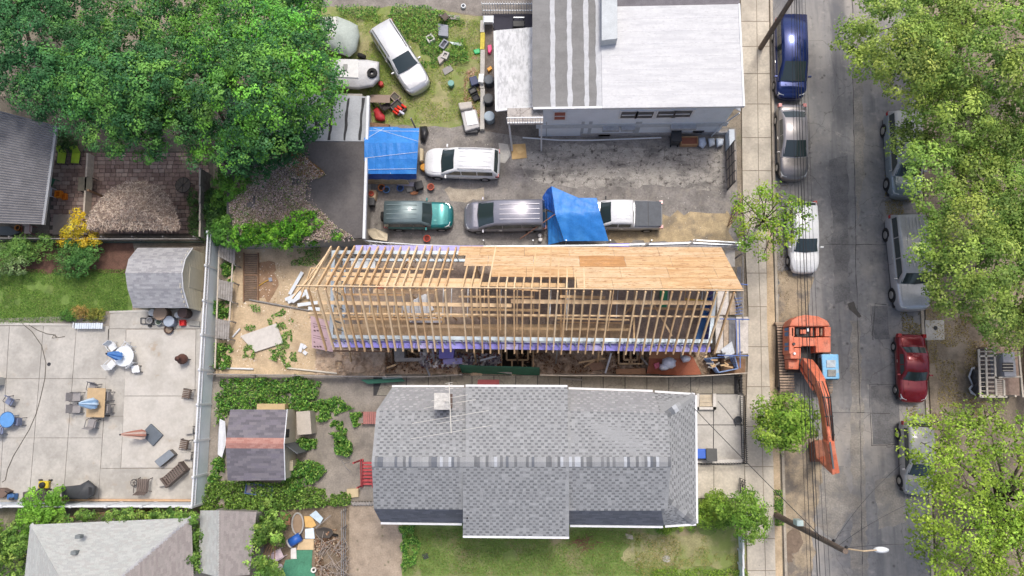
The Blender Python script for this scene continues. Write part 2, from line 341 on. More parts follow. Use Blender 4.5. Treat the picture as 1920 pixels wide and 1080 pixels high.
RP = [M('road_repair_dark', (.145, .143, .145), .9, .25, 1.2, .3, 70, layers=(((.24, .23, .22), 'noise', .9, .5, .68, .7),)), M('road_dust', (.29, .265, .23), .92, .25, 1.1, .3, 70, layers=(((.19, .185, .18), 'noise', .8, .47, .62, .85),))]
for k, (pl, m_) in enumerate([([(1634, 574), (1664, 574), (1668, 636), (1640, 636)], 0), ([(1632, 724), (1684, 723), (1690, 830), (1637, 834)], 0), ([(1600, 40), (1612, 40), (1622, 330), (1606, 420)], 1), ([(1596, 600), (1612, 598), (1628, 1085), (1596, 1085)], 1), ([(1530, 880), (1580, 870), (1600, 960), (1560, 1010), (1528, 980)], 1), ([(1556, 300), (1590, 290), (1592, 560), (1566, 570)], 0), ([(1640, 900), (1690, 890), (1700, 980), (1650, 990)], 1)]):
    sheet('road_patch', pl, RP[m_], .0062+.0003*k, 3.5 if k > 1 else .6, k+11)
# kerbs and sidewalk flags
KERB = M('kerb_concrete', (.4, .35, .28), .9, .2, 2, .3)
mb = MB(); kl = [(1444, -130), (1451, 360), (1457, 600), (1468, 868), (1477, 1220)]
for p, q in zip(kl, kl[1:]): mb.beam(P(*p, .06), P(*q, .06), .16, .12)
setting('kerb', mb, KERB)
mb = MB(); kl2 = [(1722, -130), (1727, 560), (1739, 780), (1752, 1220)]
for p, q in zip(kl2, kl2[1:]): mb.beam(P(*p, .06), P(*q, .06), .16, .12)
setting('kerb', mb, KERB)
def kx(y, L):
    for p, q in zip(L, L[1:]):
        if p[1] <= y <= q[1]: return lerp(p[0], q[0], (y-p[1])/(q[1]-p[1]))
sw = setting('sidewalk', MB().poly(PP([(1388, -120), (1438, -120), (1445, 360), (1451, 600), (1462, 868), (1470, 1210), (1405, 1210), (1396, 868), (1404, 600), (1392, 360)], .095)), M('flag_joint', (.24, .205, .16), .95, .2))
ys_ = [-120, -60, -8, 40, 87, 138, 195, 258, 320, 384, 448, 512, 575, 650, 725, 800, 875, 950, 1010, 1070, 1140, 1210]
def wl(y): return kx(y, [(1388, -121), (1392, 360), (1404, 600), (1396, 868), (1405, 1211)])
for k, (a, b) in enumerate(zip(ys_, ys_[1:])):
    L1, L2, r1, r2 = wl(a), wl(b), kx(a, kl)-4, kx(b, kl)-4
    m1, m2 = lerp(L1, r1, .56), lerp(L2, r2, .56)
    if a >= 420: r1, r2 = r1-13, r2-13; m1, m2 = lerp(L1, r1, .62), lerp(L2, r2, .62)
    for (c1, c2, d1, d2) in ((L1, m1, L2, m2), (m1, r1, m2, r2)):
        if 868 > a >= 420 and c1 == m1 and k % 2 and False: continue
        o = part(sw, 'flagstone', MB().prism([P(c1+.6, a+.7, .11+random.uniform(0, .006)), P(c2-.6, a+.7, .112), P(d2-.6, b-.7, .112), P(d1+.6, b-.7, .11)], .06), WALK)
sheet('verge', [(1438, 420), (1447, 420), (1462, 868), (1471, 1210), (1457, 1210), (1450, 868), (1438, 600)], SAND, .115)
e = setting('east_sidewalk', MB().prism(PP([(1729, -130), (1734, 560), (1746, 780), (1759, 1220), (2150, 1220), (2150, -130)], .1), .1), M('east_soil', (.27, .22, .165), .95, .25, 1, .4, layers=(((.16, .13, .09), 'noise', .8, .5, .68, .7), ((.4, .35, .28), 'noise', .5, .55, .7, .5), ((.2, .17, .06), 'noise', 1.4, .6, .72, .5))))
mh = part(e, 'flagstone', MB().prism(PP([(1735, 600), (1770, 600), (1771, 637), (1736, 638)], .125), .05), CONC)
# yards
sheet('lot_pavement', [(600, 180), (700, 180), (700, 235), (800, 230), (930, 215), (1380, 240), (1385, 470), (600, 470)], LOT, .004)
sheet('broken_slab', [(985, 282), (1060, 270), (1240, 276), (1362, 282), (1364, 352), (1330, 356), (1300, 350), (1250, 347), (1180, 352), (1080, 350), (1000, 340), (975, 312)], BROK, .009, 4, 5)
sheet('broken_slab', [(935, 268), (952, 270), (958, 292), (948, 305), (936, 305)], CONC, .012, 1, 3)
sheet('sand_patch', [(1135, 412), (1230, 405), (1300, 395), (1368, 400), (1372, 455), (1140, 455)], M('straw_sand', (.42, .33, .2), .95, .25, 1.5, .5, 30, layers=(((.2, .17, .13), 'noise', .9, .48, .62, .8),)), .009, 7, 8)
sheet('sand_patch', [(830, 352), (905, 352), (908, 372), (860, 380), (838, 368)], M('pale_dust', (.38, .33, .26), .95, .25, 2, .4), .009, 5, 6)
sheet('weed_yard', [(560, 14), (790, 14), (905, 30), (908, 215), (860, 238), (790, 236), (690, 235), (620, 200)], DRYG, .012, 3, 2)
sheet('back_path', [(560, -60), (1002, -60), (1002, 60), (912, 60), (905, 30), (790, 14), (560, 12)], M('path', (.25, .225, .2), .9, .25, 1, .3, layers=(((.15, .13, .11), 'noise', .8, .5, .7, .6),)), .004)
sheet('side_path', [(906, 40), (1005, 40), (1015, 262), (905, 245)], M('side_path', (.17, .145, .125), .93, .3, 1.2, .4, layers=(((.1, .085, .07), 'noise', 1, .5, .7, .6),)), .008)
sheet('garden_lawn', [(-60, 490), (248, 490), (248, 585), (198, 583), (196, 604), (-60, 612)], LAWN, .006)
sheet('mulch_bed', [(-60, 455), (250, 455), (250, 512), (-60, 512)], M('mulch', (.13, .07, .05), .95, .3, 2, .5), .009, 3)
sheet('shade_bed', [(-60, 180), (400, 180), (400, 462), (-60, 462)], M('shade_bed', (.15, .13, .1), .95, .3, 1.5, .4), .003)
sheet('sandy_lot', [(436, 456), (640, 456), (640, 702), (404, 702)], SAND, .005)
sheet('worn_hollow', [(486, 490), (515, 492), (520, 540), (505, 565), (480, 560), (478, 530)], M('hollow', (.3, .19, .115), .95, .25, 2, .5), .009, 5)
sheet('rear_yard', [(385, 703), (760, 703), (760, 945), (385, 945)], BACK, .004)
sheet('junk_yard_dirt', [(480, 940), (655, 940), (655, 1160), (480, 1160)], M('junk_dirt', (.22, .17, .12), .95, .35, 1.6, .5, layers=(((.1, .08, .05), 'noise', 1, .5, .7, .7),)), .006)
sheet('bare_yard', [(652, 940), (760, 940), (760, 1160), (652, 1160)], YARD, .004)
sheet('south_lawn', [(756, 930), (1392, 930), (1400, 1160), (756, 1160)], M('patchy_lawn', (.17, .23, .065), .95, .25, 1.2, .4, 60, layers=(((.3, .24, .15), 'noise', .45, .5, .64, .85), ((.1, .15, .035), 'noise', .7, .55, .7, .6))), .008, 5, 21)
sheet('dry_lawn', [(1190, 1005), (1240, 998), (1392, 1000), (1396, 1066), (1190, 1066), (1160, 1040)], DRYG, .013, 8, 4)
# alley flags beside the grey house
al = setting('alley', MB().poly(PP([(700, 703), (1392, 703), (1392, 742), (700, 742)], .006)), TAR)
for a, b in zip(range(762, 1380, 41), range(803, 1400, 41)): part(al, 'flagstone', MB().prism(PP([(a+.7, 704), (min(b, 1391)-.7, 704), (min(b, 1391)-.7, 741), (a+.7, 741)], .03), .025), ALLEY)
part(al, 'flagstone', MB().prism(PP([(720, 704), (761, 704), (761, 741), (706, 741)], .028), .02), ALLEY)
fy = setting('front_court', MB().prism(PP([(1280, 738), (1394, 738), (1396, 868), (1280, 866)], .14), .14), TAR)
for (a, b, c, d) in [(1281, 739, 1337, 796), (1338, 739, 1393, 796), (1281, 797, 1337, 866), (1338, 797, 1394, 866)]:
    part(fy, 'flagstone', MB().prism([P(a+.5, b+.5, .17), P(c, b+.5, .17), P(c, d, .17), P(a+.5, d, .17)], .05), CONC)
fy2 = setting('front_court', MB().poly(PP([(1280, 868), (1397, 868), (1400, 935), (1280, 935)], .012)), TAR)
for (a, b, c, d) in [(1281, 869, 1338, 934), (1339, 869, 1396, 934)]: part(fy2, 'flagstone', MB().prism(PP([(a, b), (c, b), (c, d), (a, d)], .05), .04), M('court_tan', (.56, .51, .42), .88, .15, 1, .25))
# concrete patio, slab by slab
pt = setting('patio', MB().poly(PP([(-90, 600), (200, 590), (398, 575), (372, 948), (-90, 948)], .008)), M('joint', (.28, .255, .22), .9, .2))
colx = [[-90, -60, -40, -20], [-90, 24, 2, -20]]
tops = [(-75, -40), (18, -2), (82, 54), (144, 118), (206, 184)]        # slab column edges at y=605 and y=945
def cxx(k, y): t = (y-605)/340; return lerp(tops[k][0], tops[k][1], t)
rows = [611, 710, 821, 946]
for k in range(4):
    for r0_, r1_ in zip(rows, rows[1:]):
        part(pt, 'slab', MB().prism([P(cxx(k, r0_)+.45, r0_+.45, .05), P(cxx(k+1, r0_)-.45, r0_+.45, .05), P(cxx(k+1, r1_)-.45, r1_-.45, .05), P(cxx(k, r1_)+.45, r1_-.45, .05)], .04), PATIO)
for (a, b, c, d, e_, f_, g_, h_) in [(207, 588, 396, 576, 392, 616, 204, 616), (203, 617, 236, 617, 232, 780, 196, 780), (195, 781, 231, 781, 226, 878, 189, 878), (188, 879, 372, 879, 368, 944, 185, 944), (368, 617, 391, 617, 380, 742, 366, 742), (365, 743, 380, 743, 372, 878, 361, 878)]:
    part(pt, 'slab', MB().prism(PP([(a, b), (c, d), (e_, f_), (g_, h_)], .05), .04), PATIO)
for pl in ([(237, 618), (367, 618), (365, 742), (233, 742)], [(233, 743), (365, 743), (360, 877), (227, 877)]):
    part(pt, 'slab', MB().prism(PP(pl, .062), .05), PATIO2)
part(pt, 'edging', MB().prism(PP([(-90, 603), (143, 607), (143, 611), (-90, 609)], .08), .07), CONC)
part(pt, 'edging', MB().prism(PP([(205, 583), (300, 580), (300, 584), (205, 587)], .08), .07), CONC)
# paver terrace
PAVC = [rgb(c) for c in ('8f7a70', '857068', '9a867b', '7c685f', '9d8b80', '8a766c')]
PAV = M('paver', attr=True, rough=.9, var=.15, scale=6)
tr = setting('terrace', MB().poly(PP([(96, 284), (392, 284), (386, 442), (92, 442)], .008)), M('joint2', (.09, .075, .06), .95, .2))
pm = []
rp = random.Random(5); cnt = 0; rest = MB(); meshes = {}
for r in range(20):
    y = 286+r*7.6; x = 100-rp.random()*12
    while x < 384:
        wd = rp.choice((8.5, 11, 15)); c = rp.choice(PAVC); mid = (x+wd/2, y+3.8)
        hid = ((mid[0]-252)/82)**2+((mid[1]-390)/50)**2 < 1 or mid[1] > 432 or (mid[1] < 318 and mid[0] > 250)
        q = MB().prism(PP([(x+.5, y+.5), (x+wd-.4, y+.5), (x+wd-.4, y+7.2), (x+.5, y+7.2)], .045+rp.random()*.008), .04, c)
        if not hid and cnt < 300: part(tr, 'paver', q, PAV); cnt += 1
        else: rest.add(q.v, q.f, c)
        x += wd
part(tr, 'far_paver', rest, PAV, kind='stuff')
# ------------------------------------------------------------------ shingles
SHC = {'grey': [rgb(c) for c in ('939596', '8e9091', '989a9b', '909293')], 'greyd': [rgb(c) for c in ('727476', '797b7d', '6d6f71')],
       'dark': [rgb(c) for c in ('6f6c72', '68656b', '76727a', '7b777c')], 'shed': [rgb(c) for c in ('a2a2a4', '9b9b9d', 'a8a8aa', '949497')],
       'pale': [rgb(c) for c in ('a9aca8', 'a4a6a3', 'aeb0ac', 'a6a6a2')], 'brownish': [rgb(c) for c in ('8f8985', '8a8380', '958e8a')], 'south_shade': [rgb(c) for c in ('6e7178', '757880', '686b72')]}  # last palette: shade of the steep south slopes painted into the shingle colour
SHING = M('shingle', attr=True, rough=.92, var=.12, scale=18, bump=.25, bscale=120, spec=.2)
def bil(q, u, v):                                       # q: eave-left, eave-right, top-right, top-left
    return lerp(lerp(q[0], q[1], u), lerp(q[3], q[2], u), v)
def shingles(root, q, cols, dark=None, course=.16, tab=.34, singles=0, seed=0, lift=.012):
    r = random.Random(seed); q = [Vector(p) for p in q]; n = (q[1]-q[0]).cross(q[3]-q[0]).normalized()
    if n.z < 0: n = -n
    rows = max(2, int(((q[3]-q[0]).length+(q[2]-q[1]).length)/2/course)); mb = MB(); made = 0
    mb.poly([p-n*.004 for p in q], cols[0])
    for j in range(rows):
        v0, v1 = j/rows, (j+1)/rows; W = (bil(q, 1, v0)-bil(q, 0, v0)).length; k = max(1, int(W/tab)); o = (j % 2)*.5
        us = sorted({0.0, 1.0}|{min(1, max(0, (i+o+r.uniform(-.1, .1))/k)) for i in range(k+1)})
        for a, b in zip(us, us[1:]):
            pieces = [(a, b, r.choice(cols), 0)]
            if dark and (b-a)*W > tab*.6 and r.random() < .93:
                m = lerp(a, b, r.uniform(.45, .58)); pieces = [(a, m, r.choice(cols), 0), (m, b, r.choice(dark), 1)]
            for (s, t, c, dk) in pieces:
                vt = lerp(v0, v1, .62) if dk else v1
                hgt = lift*(1.25 if not dk else .7)+r.uniform(0, .003)
                A_, B_, C_, D_ = bil(q, s, v0)+n*hgt, bil(q, t, v0)+n*hgt, bil(q, t, vt)+n*.003, bil(q, s, vt)+n*.003
                vs = [A_, B_, C_, D_, bil(q, s, v0)-n*.002, bil(q, t, v0)-n*.002]; fs = [(0, 1, 2, 3), (4, 5, 1, 0), (4, 0, 3), (1, 5, 2)]
                if dk:
                    vs += [bil(q, t, v1)+n*.0035, bil(q, s, v1)+n*.0035]; cc = r.choice(cols)
                    mb.add([vs[3], vs[2], vs[6], vs[7]], [(0, 1, 2, 3)], cc); vs = vs[:6]
                if made < singles and not dk and .05 < v0: part(root, 'shingle', MB().add(vs, fs, c), SHING); made += 1
                else: mb.add(vs, fs, c)
    return part(root, 'shingle_field', mb, SHING, kind='stuff')
def caps(root, p, q, n, cols, w=.28, seed=0):           # ridge or hip shingles, each bent over the line
    r = random.Random(seed); d = (q-p)/n; s = d.cross(Vector((0, 0, 1))).normalized()*w/2
    for i in range(n):
        a, b = p+d*i, p+d*(i+1.12); z = Vector((0, 0, .03)); k = Vector((0, 0, -.05))
        part(root, 'ridge_shingle', MB().add([a-s+k, a+z, a+s+k, b-s+k*1.3, b+z*.3, b+s+k*1.3, a-s*1.02+k*1.7, a+z*.1, a+s*1.02+k*1.7],
             [(0, 1, 4, 3), (1, 2, 5, 4), (6, 7, 1, 0), (7, 8, 2, 1)], r.choice(cols)), SHING)
def V3(px, py, z): return P(px, py, z)
GUT = M('white_gutter', (.7, .71, .72), .4, .08)
# ------------------------------------------------------------------ grey gambrel house (bottom centre)
h = thing('shingled_house', 'house with grey shingled gambrel roof and shed dormers next to the framed shell', 'house', P(1000, 860))
ZE, ZB, ZR, ZD = 4.4, 6.1, 7.5, 5.75
rl, rm1, rm2, rr = V3(697, 866, ZR), V3(873, 866, ZR), V3(1066, 866, ZR), V3(1258, 866, ZR)
g, gd, shd = SHC['grey'], SHC['greyd'], SHC['south_shade']
sh = lambda q, c, d, s, k=0, **kw: shingles(h, q, c, d, singles=k, seed=s, **kw)
n1, n2 = V3(706, 770, ZB), V3(873, 770, ZB); sh([n1, n2, rm1, rl], g, gd, 1)
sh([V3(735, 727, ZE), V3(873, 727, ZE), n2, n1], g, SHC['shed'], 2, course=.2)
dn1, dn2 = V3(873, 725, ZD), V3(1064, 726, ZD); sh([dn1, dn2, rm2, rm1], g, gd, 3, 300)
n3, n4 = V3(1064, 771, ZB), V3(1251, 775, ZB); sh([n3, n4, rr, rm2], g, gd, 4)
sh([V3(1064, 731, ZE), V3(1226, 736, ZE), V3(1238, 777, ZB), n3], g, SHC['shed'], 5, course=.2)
s1, s2 = V3(701, 954, ZB), V3(868, 955, ZB); rms = V3(868, 866, ZR)
sh([s2, s1, rl, rms], g, gd, 6)
sh([V3(868, 980, ZE), V3(714, 978, ZE), s1, s2], shd, None, 7, course=.2)  # same roof, darker shingles: shade away from the sun is in the colour
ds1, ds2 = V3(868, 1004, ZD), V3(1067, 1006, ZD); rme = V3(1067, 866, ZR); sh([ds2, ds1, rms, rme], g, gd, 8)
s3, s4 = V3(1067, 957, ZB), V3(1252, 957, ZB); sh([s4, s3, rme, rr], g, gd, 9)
sh([V3(1245, 985, ZE), V3(1067, 983, ZE), s3, V3(1240, 957, ZB)], shd, None, 10, course=.2)
ne, se = V3(1303, 741, ZE), V3(1305, 981, ZE); ni, si = V3(1243, 783, ZB-.15), V3(1245, 935, ZB-.15)
sh([se, ne, ni, si], g, gd, 11)
sh([ne, V3(1226, 737, ZE), V3(1236, 779, ZB-.15), ni], g, gd, 12)
sh([V3(1245, 984, ZE), se, si, V3(1238, 954, ZB-.15)], g, gd, 13)
cp = g+g+gd+[rgb('aeb2b7'), rgb('6a6e74')]
caps(h, rl, rr, 104, cp, .5, 1); caps(h, ne, ni, 9, cp, .4, 2); caps(h, se, si, 9, cp, .4, 3)
WALLH = M('cream_siding', (.55, .52, .46), .7, .08)
ev = [V3(738, 729, ZE), V3(1226, 738, ZE), V3(1300, 743, ZE), V3(1302, 979, ZE), V3(1245, 981, ZE), V3(718, 976, ZE)]
part(h, 'wall', MB().prism([lerp(p, Vector((3, -3.5, p.z)), .03)-Vector((0, 0, .12)) for p in ev], ZE-.12), WALLH)
gm = MB(); i_ = Vector((.25, 0, -.06))
gm.poly([p+i_ for p in (V3(735, 727, ZE), n1, rl, s1, V3(714, 978, ZE))]); gm.poly([p-i_*Vector((1, 1, -1)) for p in ()] or [V3(1250, 776, ZB-.1), V3(1255, 866, ZR-.1), V3(1250, 955, ZB-.1)])
part(h, 'gable', gm, WALLH)
for (d1, d2, u1, u2, b1_, b2_, sg) in ((dn1, dn2, n2, n3, V3(873, 728, ZE), V3(1064, 732, ZE), -1), (ds1, ds2, s2, s3, V3(868, 979, ZE), V3(1067, 982, ZE), 1)):
    ck = MB(); e_ = Vector((0, 0, -.05)); q_ = Vector((0, sg*.35, -.08))
    f1, f2 = d1+q_, d2+q_; g1, g2 = Vector((f1.x, f1.y, 3.9)), Vector((f2.x, f2.y, 3.9))
    vs = [f1, f2, g2, g1, u1+e_, b1_+e_, u2+e_, b2_+e_]; ck.add(vs, [(0, 1, 2, 3), (0, 4, 5, 3), (1, 6, 7, 2)]); part(h, 'dormer_wall', ck, WALLH)
for a, b in ((V3(735, 726, ZE), V3(870, 726, ZE)), (dn1, dn2), (V3(1066, 730, ZE), V3(1224, 735, ZE)), (V3(1228, 736, ZE), ne), (ne, se), (se, V3(1247, 985, ZE)), (V3(1243, 986, ZE), V3(1069, 984, ZE)), (V3(866, 981, ZE), V3(714, 979, ZE)), (ds1, ds2)):
    o_ = Vector((0, .06 if a.y > -4 else -.06, -.04)) if abs(a.y-b.y) < 2 else Vector((.06, 0, -.04))
    part(h, 'gutter', MB().beam(a+o_, b+o_, .11, .1), GUT)
ch = V3(838, 752, 6.3); chm = MB().box((ch.x-.1, ch.y, 5.9), (.7, .75, 1.5)); c_ = part(h, 'chimney', chm, M('old_brick', (.3, .2, .15), .9, .3, 5), bevel=.02)
part(c_, 'chimney_cap', MB().box((ch.x-.1, ch.y, 7.4), (.82, .86, .12)), M('mortar_cap', (.52, .5, .46), .9, .25, 6), bevel=.02)
part(h, 'vent_pipe', MB().lathe(V3(877, 970, 6.0)-Vector((0, 0, .1)), [(.05, 0), (.05, .35)], 8), BLACK)
an = thing('roof_antenna', 'long thin television antenna mounted on the chimney of the grey shingled house', 'antenna', Vector((ch.x-.1, ch.y, 7.45)))
ALU = M('antenna_metal', (.68, .66, .6), .4, .1, metal=.5); q0, q1 = V3(842, 718, 8.6), V3(846, 812, 8.6)
part(an, 'mast', MB().tube([Vector((ch.x, ch.y, 7.4)), V3(843, 755, 8.9)], .025), ALU)
part(an, 'boom', MB().tube([q0, q1], .022), ALU)
for t, wd in ((0, .18), (.04, .18), (.08, .2), (.12, .2), (.3, .9), (.42, 1.3), (.68, 1.9), (.77, .7), (.98, 2.0)):
    p = lerp(q0, q1, t); part(an, 'element', MB().tube([p+Vector((-wd, -.17*wd, .03)), p+Vector((wd, .17*wd, .03))], .009), ALU)
# ------------------------------------------------------------------ white flat-roofed house (top)
h = thing('flat_roof_house', 'two-storey pale blue house with flat white and grey roofs at the top edge', 'house', P(1200, 180))
Z = 5.2
COAT = M('white_roof_coat', (.55, .555, .56), .6, .06, 3, .1, 60, layers=(((.46, .465, .48), 'noise', 1.3, .46, .62, .8, (.4, 3, 1)), ((.38, .38, .39), 'noise', 6, .55, .68, .6, (.8, 2, 1)), ((.3, .3, .3), 'dots', 1.3, .1, .02, .35)))
GREYR = M('grey_roof_felt', (.195, .192, .186), .8, .12, 1.5, .15, 40, layers=(((.25, .247, .24), 'noise', .8, .5, .7, .6, (.5, 2, 1)), ((.18, .175, .17), 'noise', 2, .6, .75, .5)))
SEAM = M('silver_seam', (.43, .44, .455), .55, .12, 4); BLUEW = M('pale_blue_siding', (.7, .76, .82), .6, .05, 1.2, .08, layers=(((.5, .54, .58), 'noise', .8, .55, .75, .5),))
yb = P(1130, 203, Z).y; yt = P(1130, -150, Z).y
xa, xb, xc, xd = P(1000, 203, Z).x, P(1129, 203, Z).x, P(1397, 203, Z).x, P(1396, 100, Z).x
R = lambda x0, x1, y0, y1, z, t: MB().prism([Vector((x0, y0, z)), Vector((x1, y0, z)), Vector((x1, y1, z)), Vector((x0, y1, z))], t)
ytw = P(1300, 9, Z).y
part(h, 'wall', R(xa+.3, xc-.3, yb+.3, yt, Z-.26, Z-.27), BLUEW)
wr = part(h, 'white_roof', R(xb, xc, yb, ytw, Z, .22), COAT, bevel=.03)
part(h, 'roof_strip', R(xb+.6, xc+.02, ytw+.01, yt, Z-.1, .15), M('purple_grey_felt', (.16, .15, .16), .9, .2, 2))
for k in range(1, 8):
    y = lerp(yb, ytw, k/8); part(wr, 'roof_sheet_lap', MB().box(((xb+xc)/2, y, Z+.001), (xc-xb-.3, .03, .006)), M('lap', (.62, .62, .63), .7, .2, 5))
part(wr, 'roof_edge', MB().box((xc-.06, (yb+ytw)/2, Z-.02), (.1, ytw-yb, .07)), WHITE)
gr = part(h, 'grey_roof', R(xa-.05, xb-.03, yb+.05, yt, Z-.05, .2), GREYR)
for px_, w_ in ((1033, .27), (1065, .27), (1097, .27), (1123, .5)):
    mb = MB(); yv = [lerp(yb+.15, yt, i/30) for i in range(31)]; x = P(px_+4, 203, Z).x; r = random.Random(px_)
    L_ = [Vector((x-w_/2+r.uniform(-.035, .035), y, Z-.044)) for y in yv]; R2 = [Vector((x+w_/2+r.uniform(-.035, .035), y, Z-.044)) for y in yv]
    mb.add(L_+R2, [(i, 31+i, 32+i, i+1) for i in range(30)]); part(gr, 'seam_strip', mb, SEAM)
part(gr, 'roof_edge', MB().box(((xa+xb)/2, yb+.06, Z-.12), (xb-xa, .12, .14)), WHITE)
bx = [V3(1128, -40, Z+.7), V3(1157, -40, Z+.7), V3(1158, 72, Z+.7), V3(1128, 76, Z+.7)]
part(h, 'stair_bulkhead', MB().prism(bx, .75), M('bulkhead', (.46, .49, .5), .6, .12, 2), bevel=.02)
part(h, 'drain_pipe', MB().lathe(V3(1152, 76, Z)-Vector((0, 0, .02)), [(.06, 0), (.06, .25)], 8), DARK)
PZ = 3.4; pr = [V3(929, 57, PZ), V3(999, 51, PZ+.25), V3(1003, 198, PZ+.25), V3(932, 206, PZ)]
PCO = M('mottled_coat', (.6, .61, .62), .6, .1, 4, .1, layers=(((.38, .39, .4), 'noise', 3, .47, .62, .8, (2, .8, 1)), ((.68, .68, .69), 'noise', 6, .56, .7, .7)))
po = part(h, 'porch_roof', MB().prism(pr, .12), PCO)
rb = MB()
for k in range(26): t = (k+.5)/26; part(po, 'roof_rib', MB().beam(lerp(pr[0], pr[1], t)+Vector((0, 0, .012)), lerp(pr[3], pr[2], t)+Vector((0, 0, .012)), .03, .02), PCO)
for a, b in ((pr[0], pr[3]), (pr[3], pr[2])): part(h, 'gutter', MB().beam(a-Vector((.05, .03, .05)), b-Vector((.05, .03, .05)), .13, .12), WHITE)
# south facade
Yw = yb+.3
def facade(name, a, b, mat, pr_=.03, root=h):
    p, q = WY(*a, Yw), WY(*b, Yw); return part(root, name, MB().box(((p.x+q.x)/2, Yw-pr_/2-.002, q.z), (abs(q.x-p.x), pr_, p.z-q.z)), mat)
for a, b in (((1166, 208), (1190, 219)), ((1197, 208), (1222, 219)), ((1235, 207), (1262, 218)), ((1267, 206), (1293, 217)), ((1040, 209), (1059, 222))):
    f_ = facade('window', (a[0]-3, a[1]-1), (b[0]+3, b[1]+2), WHITE, .06); pn = facade('pane', a, b, WINGLASS if a[0] > 1100 else M('red_blind', (.3, .09, .06), .6, .2), .075, f_)
    ym = (a[1]+b[1])/2; facade('rail', (a[0], ym-.4), (b[0], ym+.5), WHITE, .09, f_)
for a, b in (((1120, 250), (1146, 255)), ((1300, 245), (1318, 249))): f_ = facade('window', a, b, DARK, .04); facade('pane', (a[0]+2, a[1]+1), (b[0]-2, b[1]-.8), WINGLASS, .05, f_)
for x_ in (1024, 1091, 1105, 1193): facade('siding_joint', (x_, 228), (x_+1, 256), M('joint_blue', (.4, .44, .48), .6, .1), .02)
facade('band', (1005, 234), (1362, 236), M('band_blue', (.5, .55, .6), .6, .1), .03)
facade('foundation', (1090, 250), (1356, 258), M('found', (.38, .37, .37), .9, .2, 3), .05)
for a, b in (((1130, 236), (1160, 239)), ((1165, 235), (1190, 238)), ((1258, 233), (1304, 235.5))): facade('window_awning', a, b, M('awn', (.35, .37, .4), .6, .2), .3)
dp = MB().tube([WY(1386, 212, Yw-.1), WY(1352, 236, Yw-.1), WY(1328, 262, Yw-.12)], .05); part(h, 'downpipe', dp, WHITE)
by = Yw-.95; bp0, bp1 = WY(955, 207, Yw), WY(1015, 232, Yw)
bz = WY(985, 231, by).z
bc = part(h, 'balcony', MB().box(((bp0.x+bp1.x)/2, Yw-.5, bz-.14), (bp1.x-bp0.x+.2, 1.0, .12)), M('stone_floor', (.4, .37, .34), .9, .2, 3, layers=(((.15, .13, .12), 'crack', 2, .05, 0, .8),)))
for z_ in (bz+.1, bz+.85): part(bc, 'rail', MB().beam(Vector((bp0.x-.1, by, z_)), Vector((bp1.x+.1, by, z_)), .06, .06), WHITE)
for k in range(15): x = lerp(bp0.x-.1, bp1.x+.1, k/14); part(bc, 'baluster', MB().beam(Vector((x, by, bz)), Vector((x, by, bz+.85)), .03, .03), WHITE)
for x in (bp0.x, bp1.x): part(bc, 'post', MB().box((x, by, 0), (.1, .1, bz-.14)), WHITE)
part(h, 'side_porch', MB().box((P(1364, 250).x, Yw-.6, 0), (.35, 1.1, 1.0)), M('porch_blue', (.5, .55, .6), .6, .1), bevel=.02)
ae = part(h, 'front_awning', MB().prism([Vector((xc-.3, yb+.3, 4.2)), Vector((xc+.1, yb+.2, 4.0)), Vector((xc+.1, ytw-.3, 4.0)), Vector((xc-.3, ytw-.3, 4.2))], .06), M('awn2', (.4, .42, .46), .5, .1))
# ------------------------------------------------------------------ long flat-roofed garage under leaf litter
h = thing('flat_garage', 'low flat-roofed garage with half silver half black roof under fallen leaves', 'garage', P(600, 330))
Zg = 2.7; BIT = M('bitumen', (.1, .092, .09), .85, .15, 1, .1, 40, layers=(((.16, .145, .135), 'noise', .6, .5, .7, .7),))
SILV = M('silver_coat', (.36, .375, .39), .6, .1, 1.2, .1, layers=(((.27, .28, .29), 'noise', 1, .52, .7, .5),))
part(h, 'wall', MB().prism([P(430, 172, Zg-.2), P(679, 176, Zg-.2), P(676, 446, Zg-.2), P(430, 452, Zg-.2)], Zg-.2), M('garage_block', (.33, .31, .28), .9, .15))
part(h, 'black_roof', MB().prism(PP([(425, 264), (686, 266), (682, 446), (425, 455)], Zg), .18), BIT)
sr = part(h, 'silver_roof', MB().prism(PP([(425, 165), (690, 181), (686.5, 265), (425, 263)], Zg+.004), .16), SILV)
for x_ in (592, 618, 647, 675): part(sr, 'tar_seam', MB().prism(PP(rough_poly([(x_+4, 184), (x_+9, 184), (x_+1, 263), (x_-4, 263)], 1.2, 9, x_), Zg+.012), .006), M('tar2', (.035, .035, .037), .8, .2))
part(h, 'fascia', MB().beam(P(691, 181, Zg-.06), P(683, 448, Zg-.06), .16, .26), WHITE)
litter = [rgb(c) for c in ('ccb6ae', 'b8a298', 'd8c6be', 'a08a7a', 'c2aca0', '94806f', 'e0d2ca', '86984e')]
Lp = [(450, 330), (490, 310), (520, 292), (545, 270), (565, 285), (585, 308), (612, 328), (598, 335), (576, 340), (573, 375), (600, 395), (625, 420), (660, 442), (640, 450), (520, 452), (440, 440), (430, 380)]
scatter('leaf_litter', Lp, 24000, litter, Zg, .085, .16, (26, .2), DRY, up=.55)
scatter('leaf_litter', [(x+random.uniform(-14, 14), y+random.uniform(-10, 10)) for x, y in Lp], 2600, litter, Zg, .08, .05, (20, .4), DRY, up=.8, seed=4)
scatter('weed_patch', Lp, 1500, [rgb('7aa03c'), rgb('5f8a34'), rgb('93b04a')], Zg, .11, .22, (17, .52), LEAF, up=.5, seed=9)
scatter('leaf_litter', [(520, 300), (545, 272), (612, 326), (600, 334), (560, 330)], 1500, [rgb('b08a58'), rgb('9a7448'), rgb('6e5236')], Zg, .12, .12, None, DRY, up=.7)
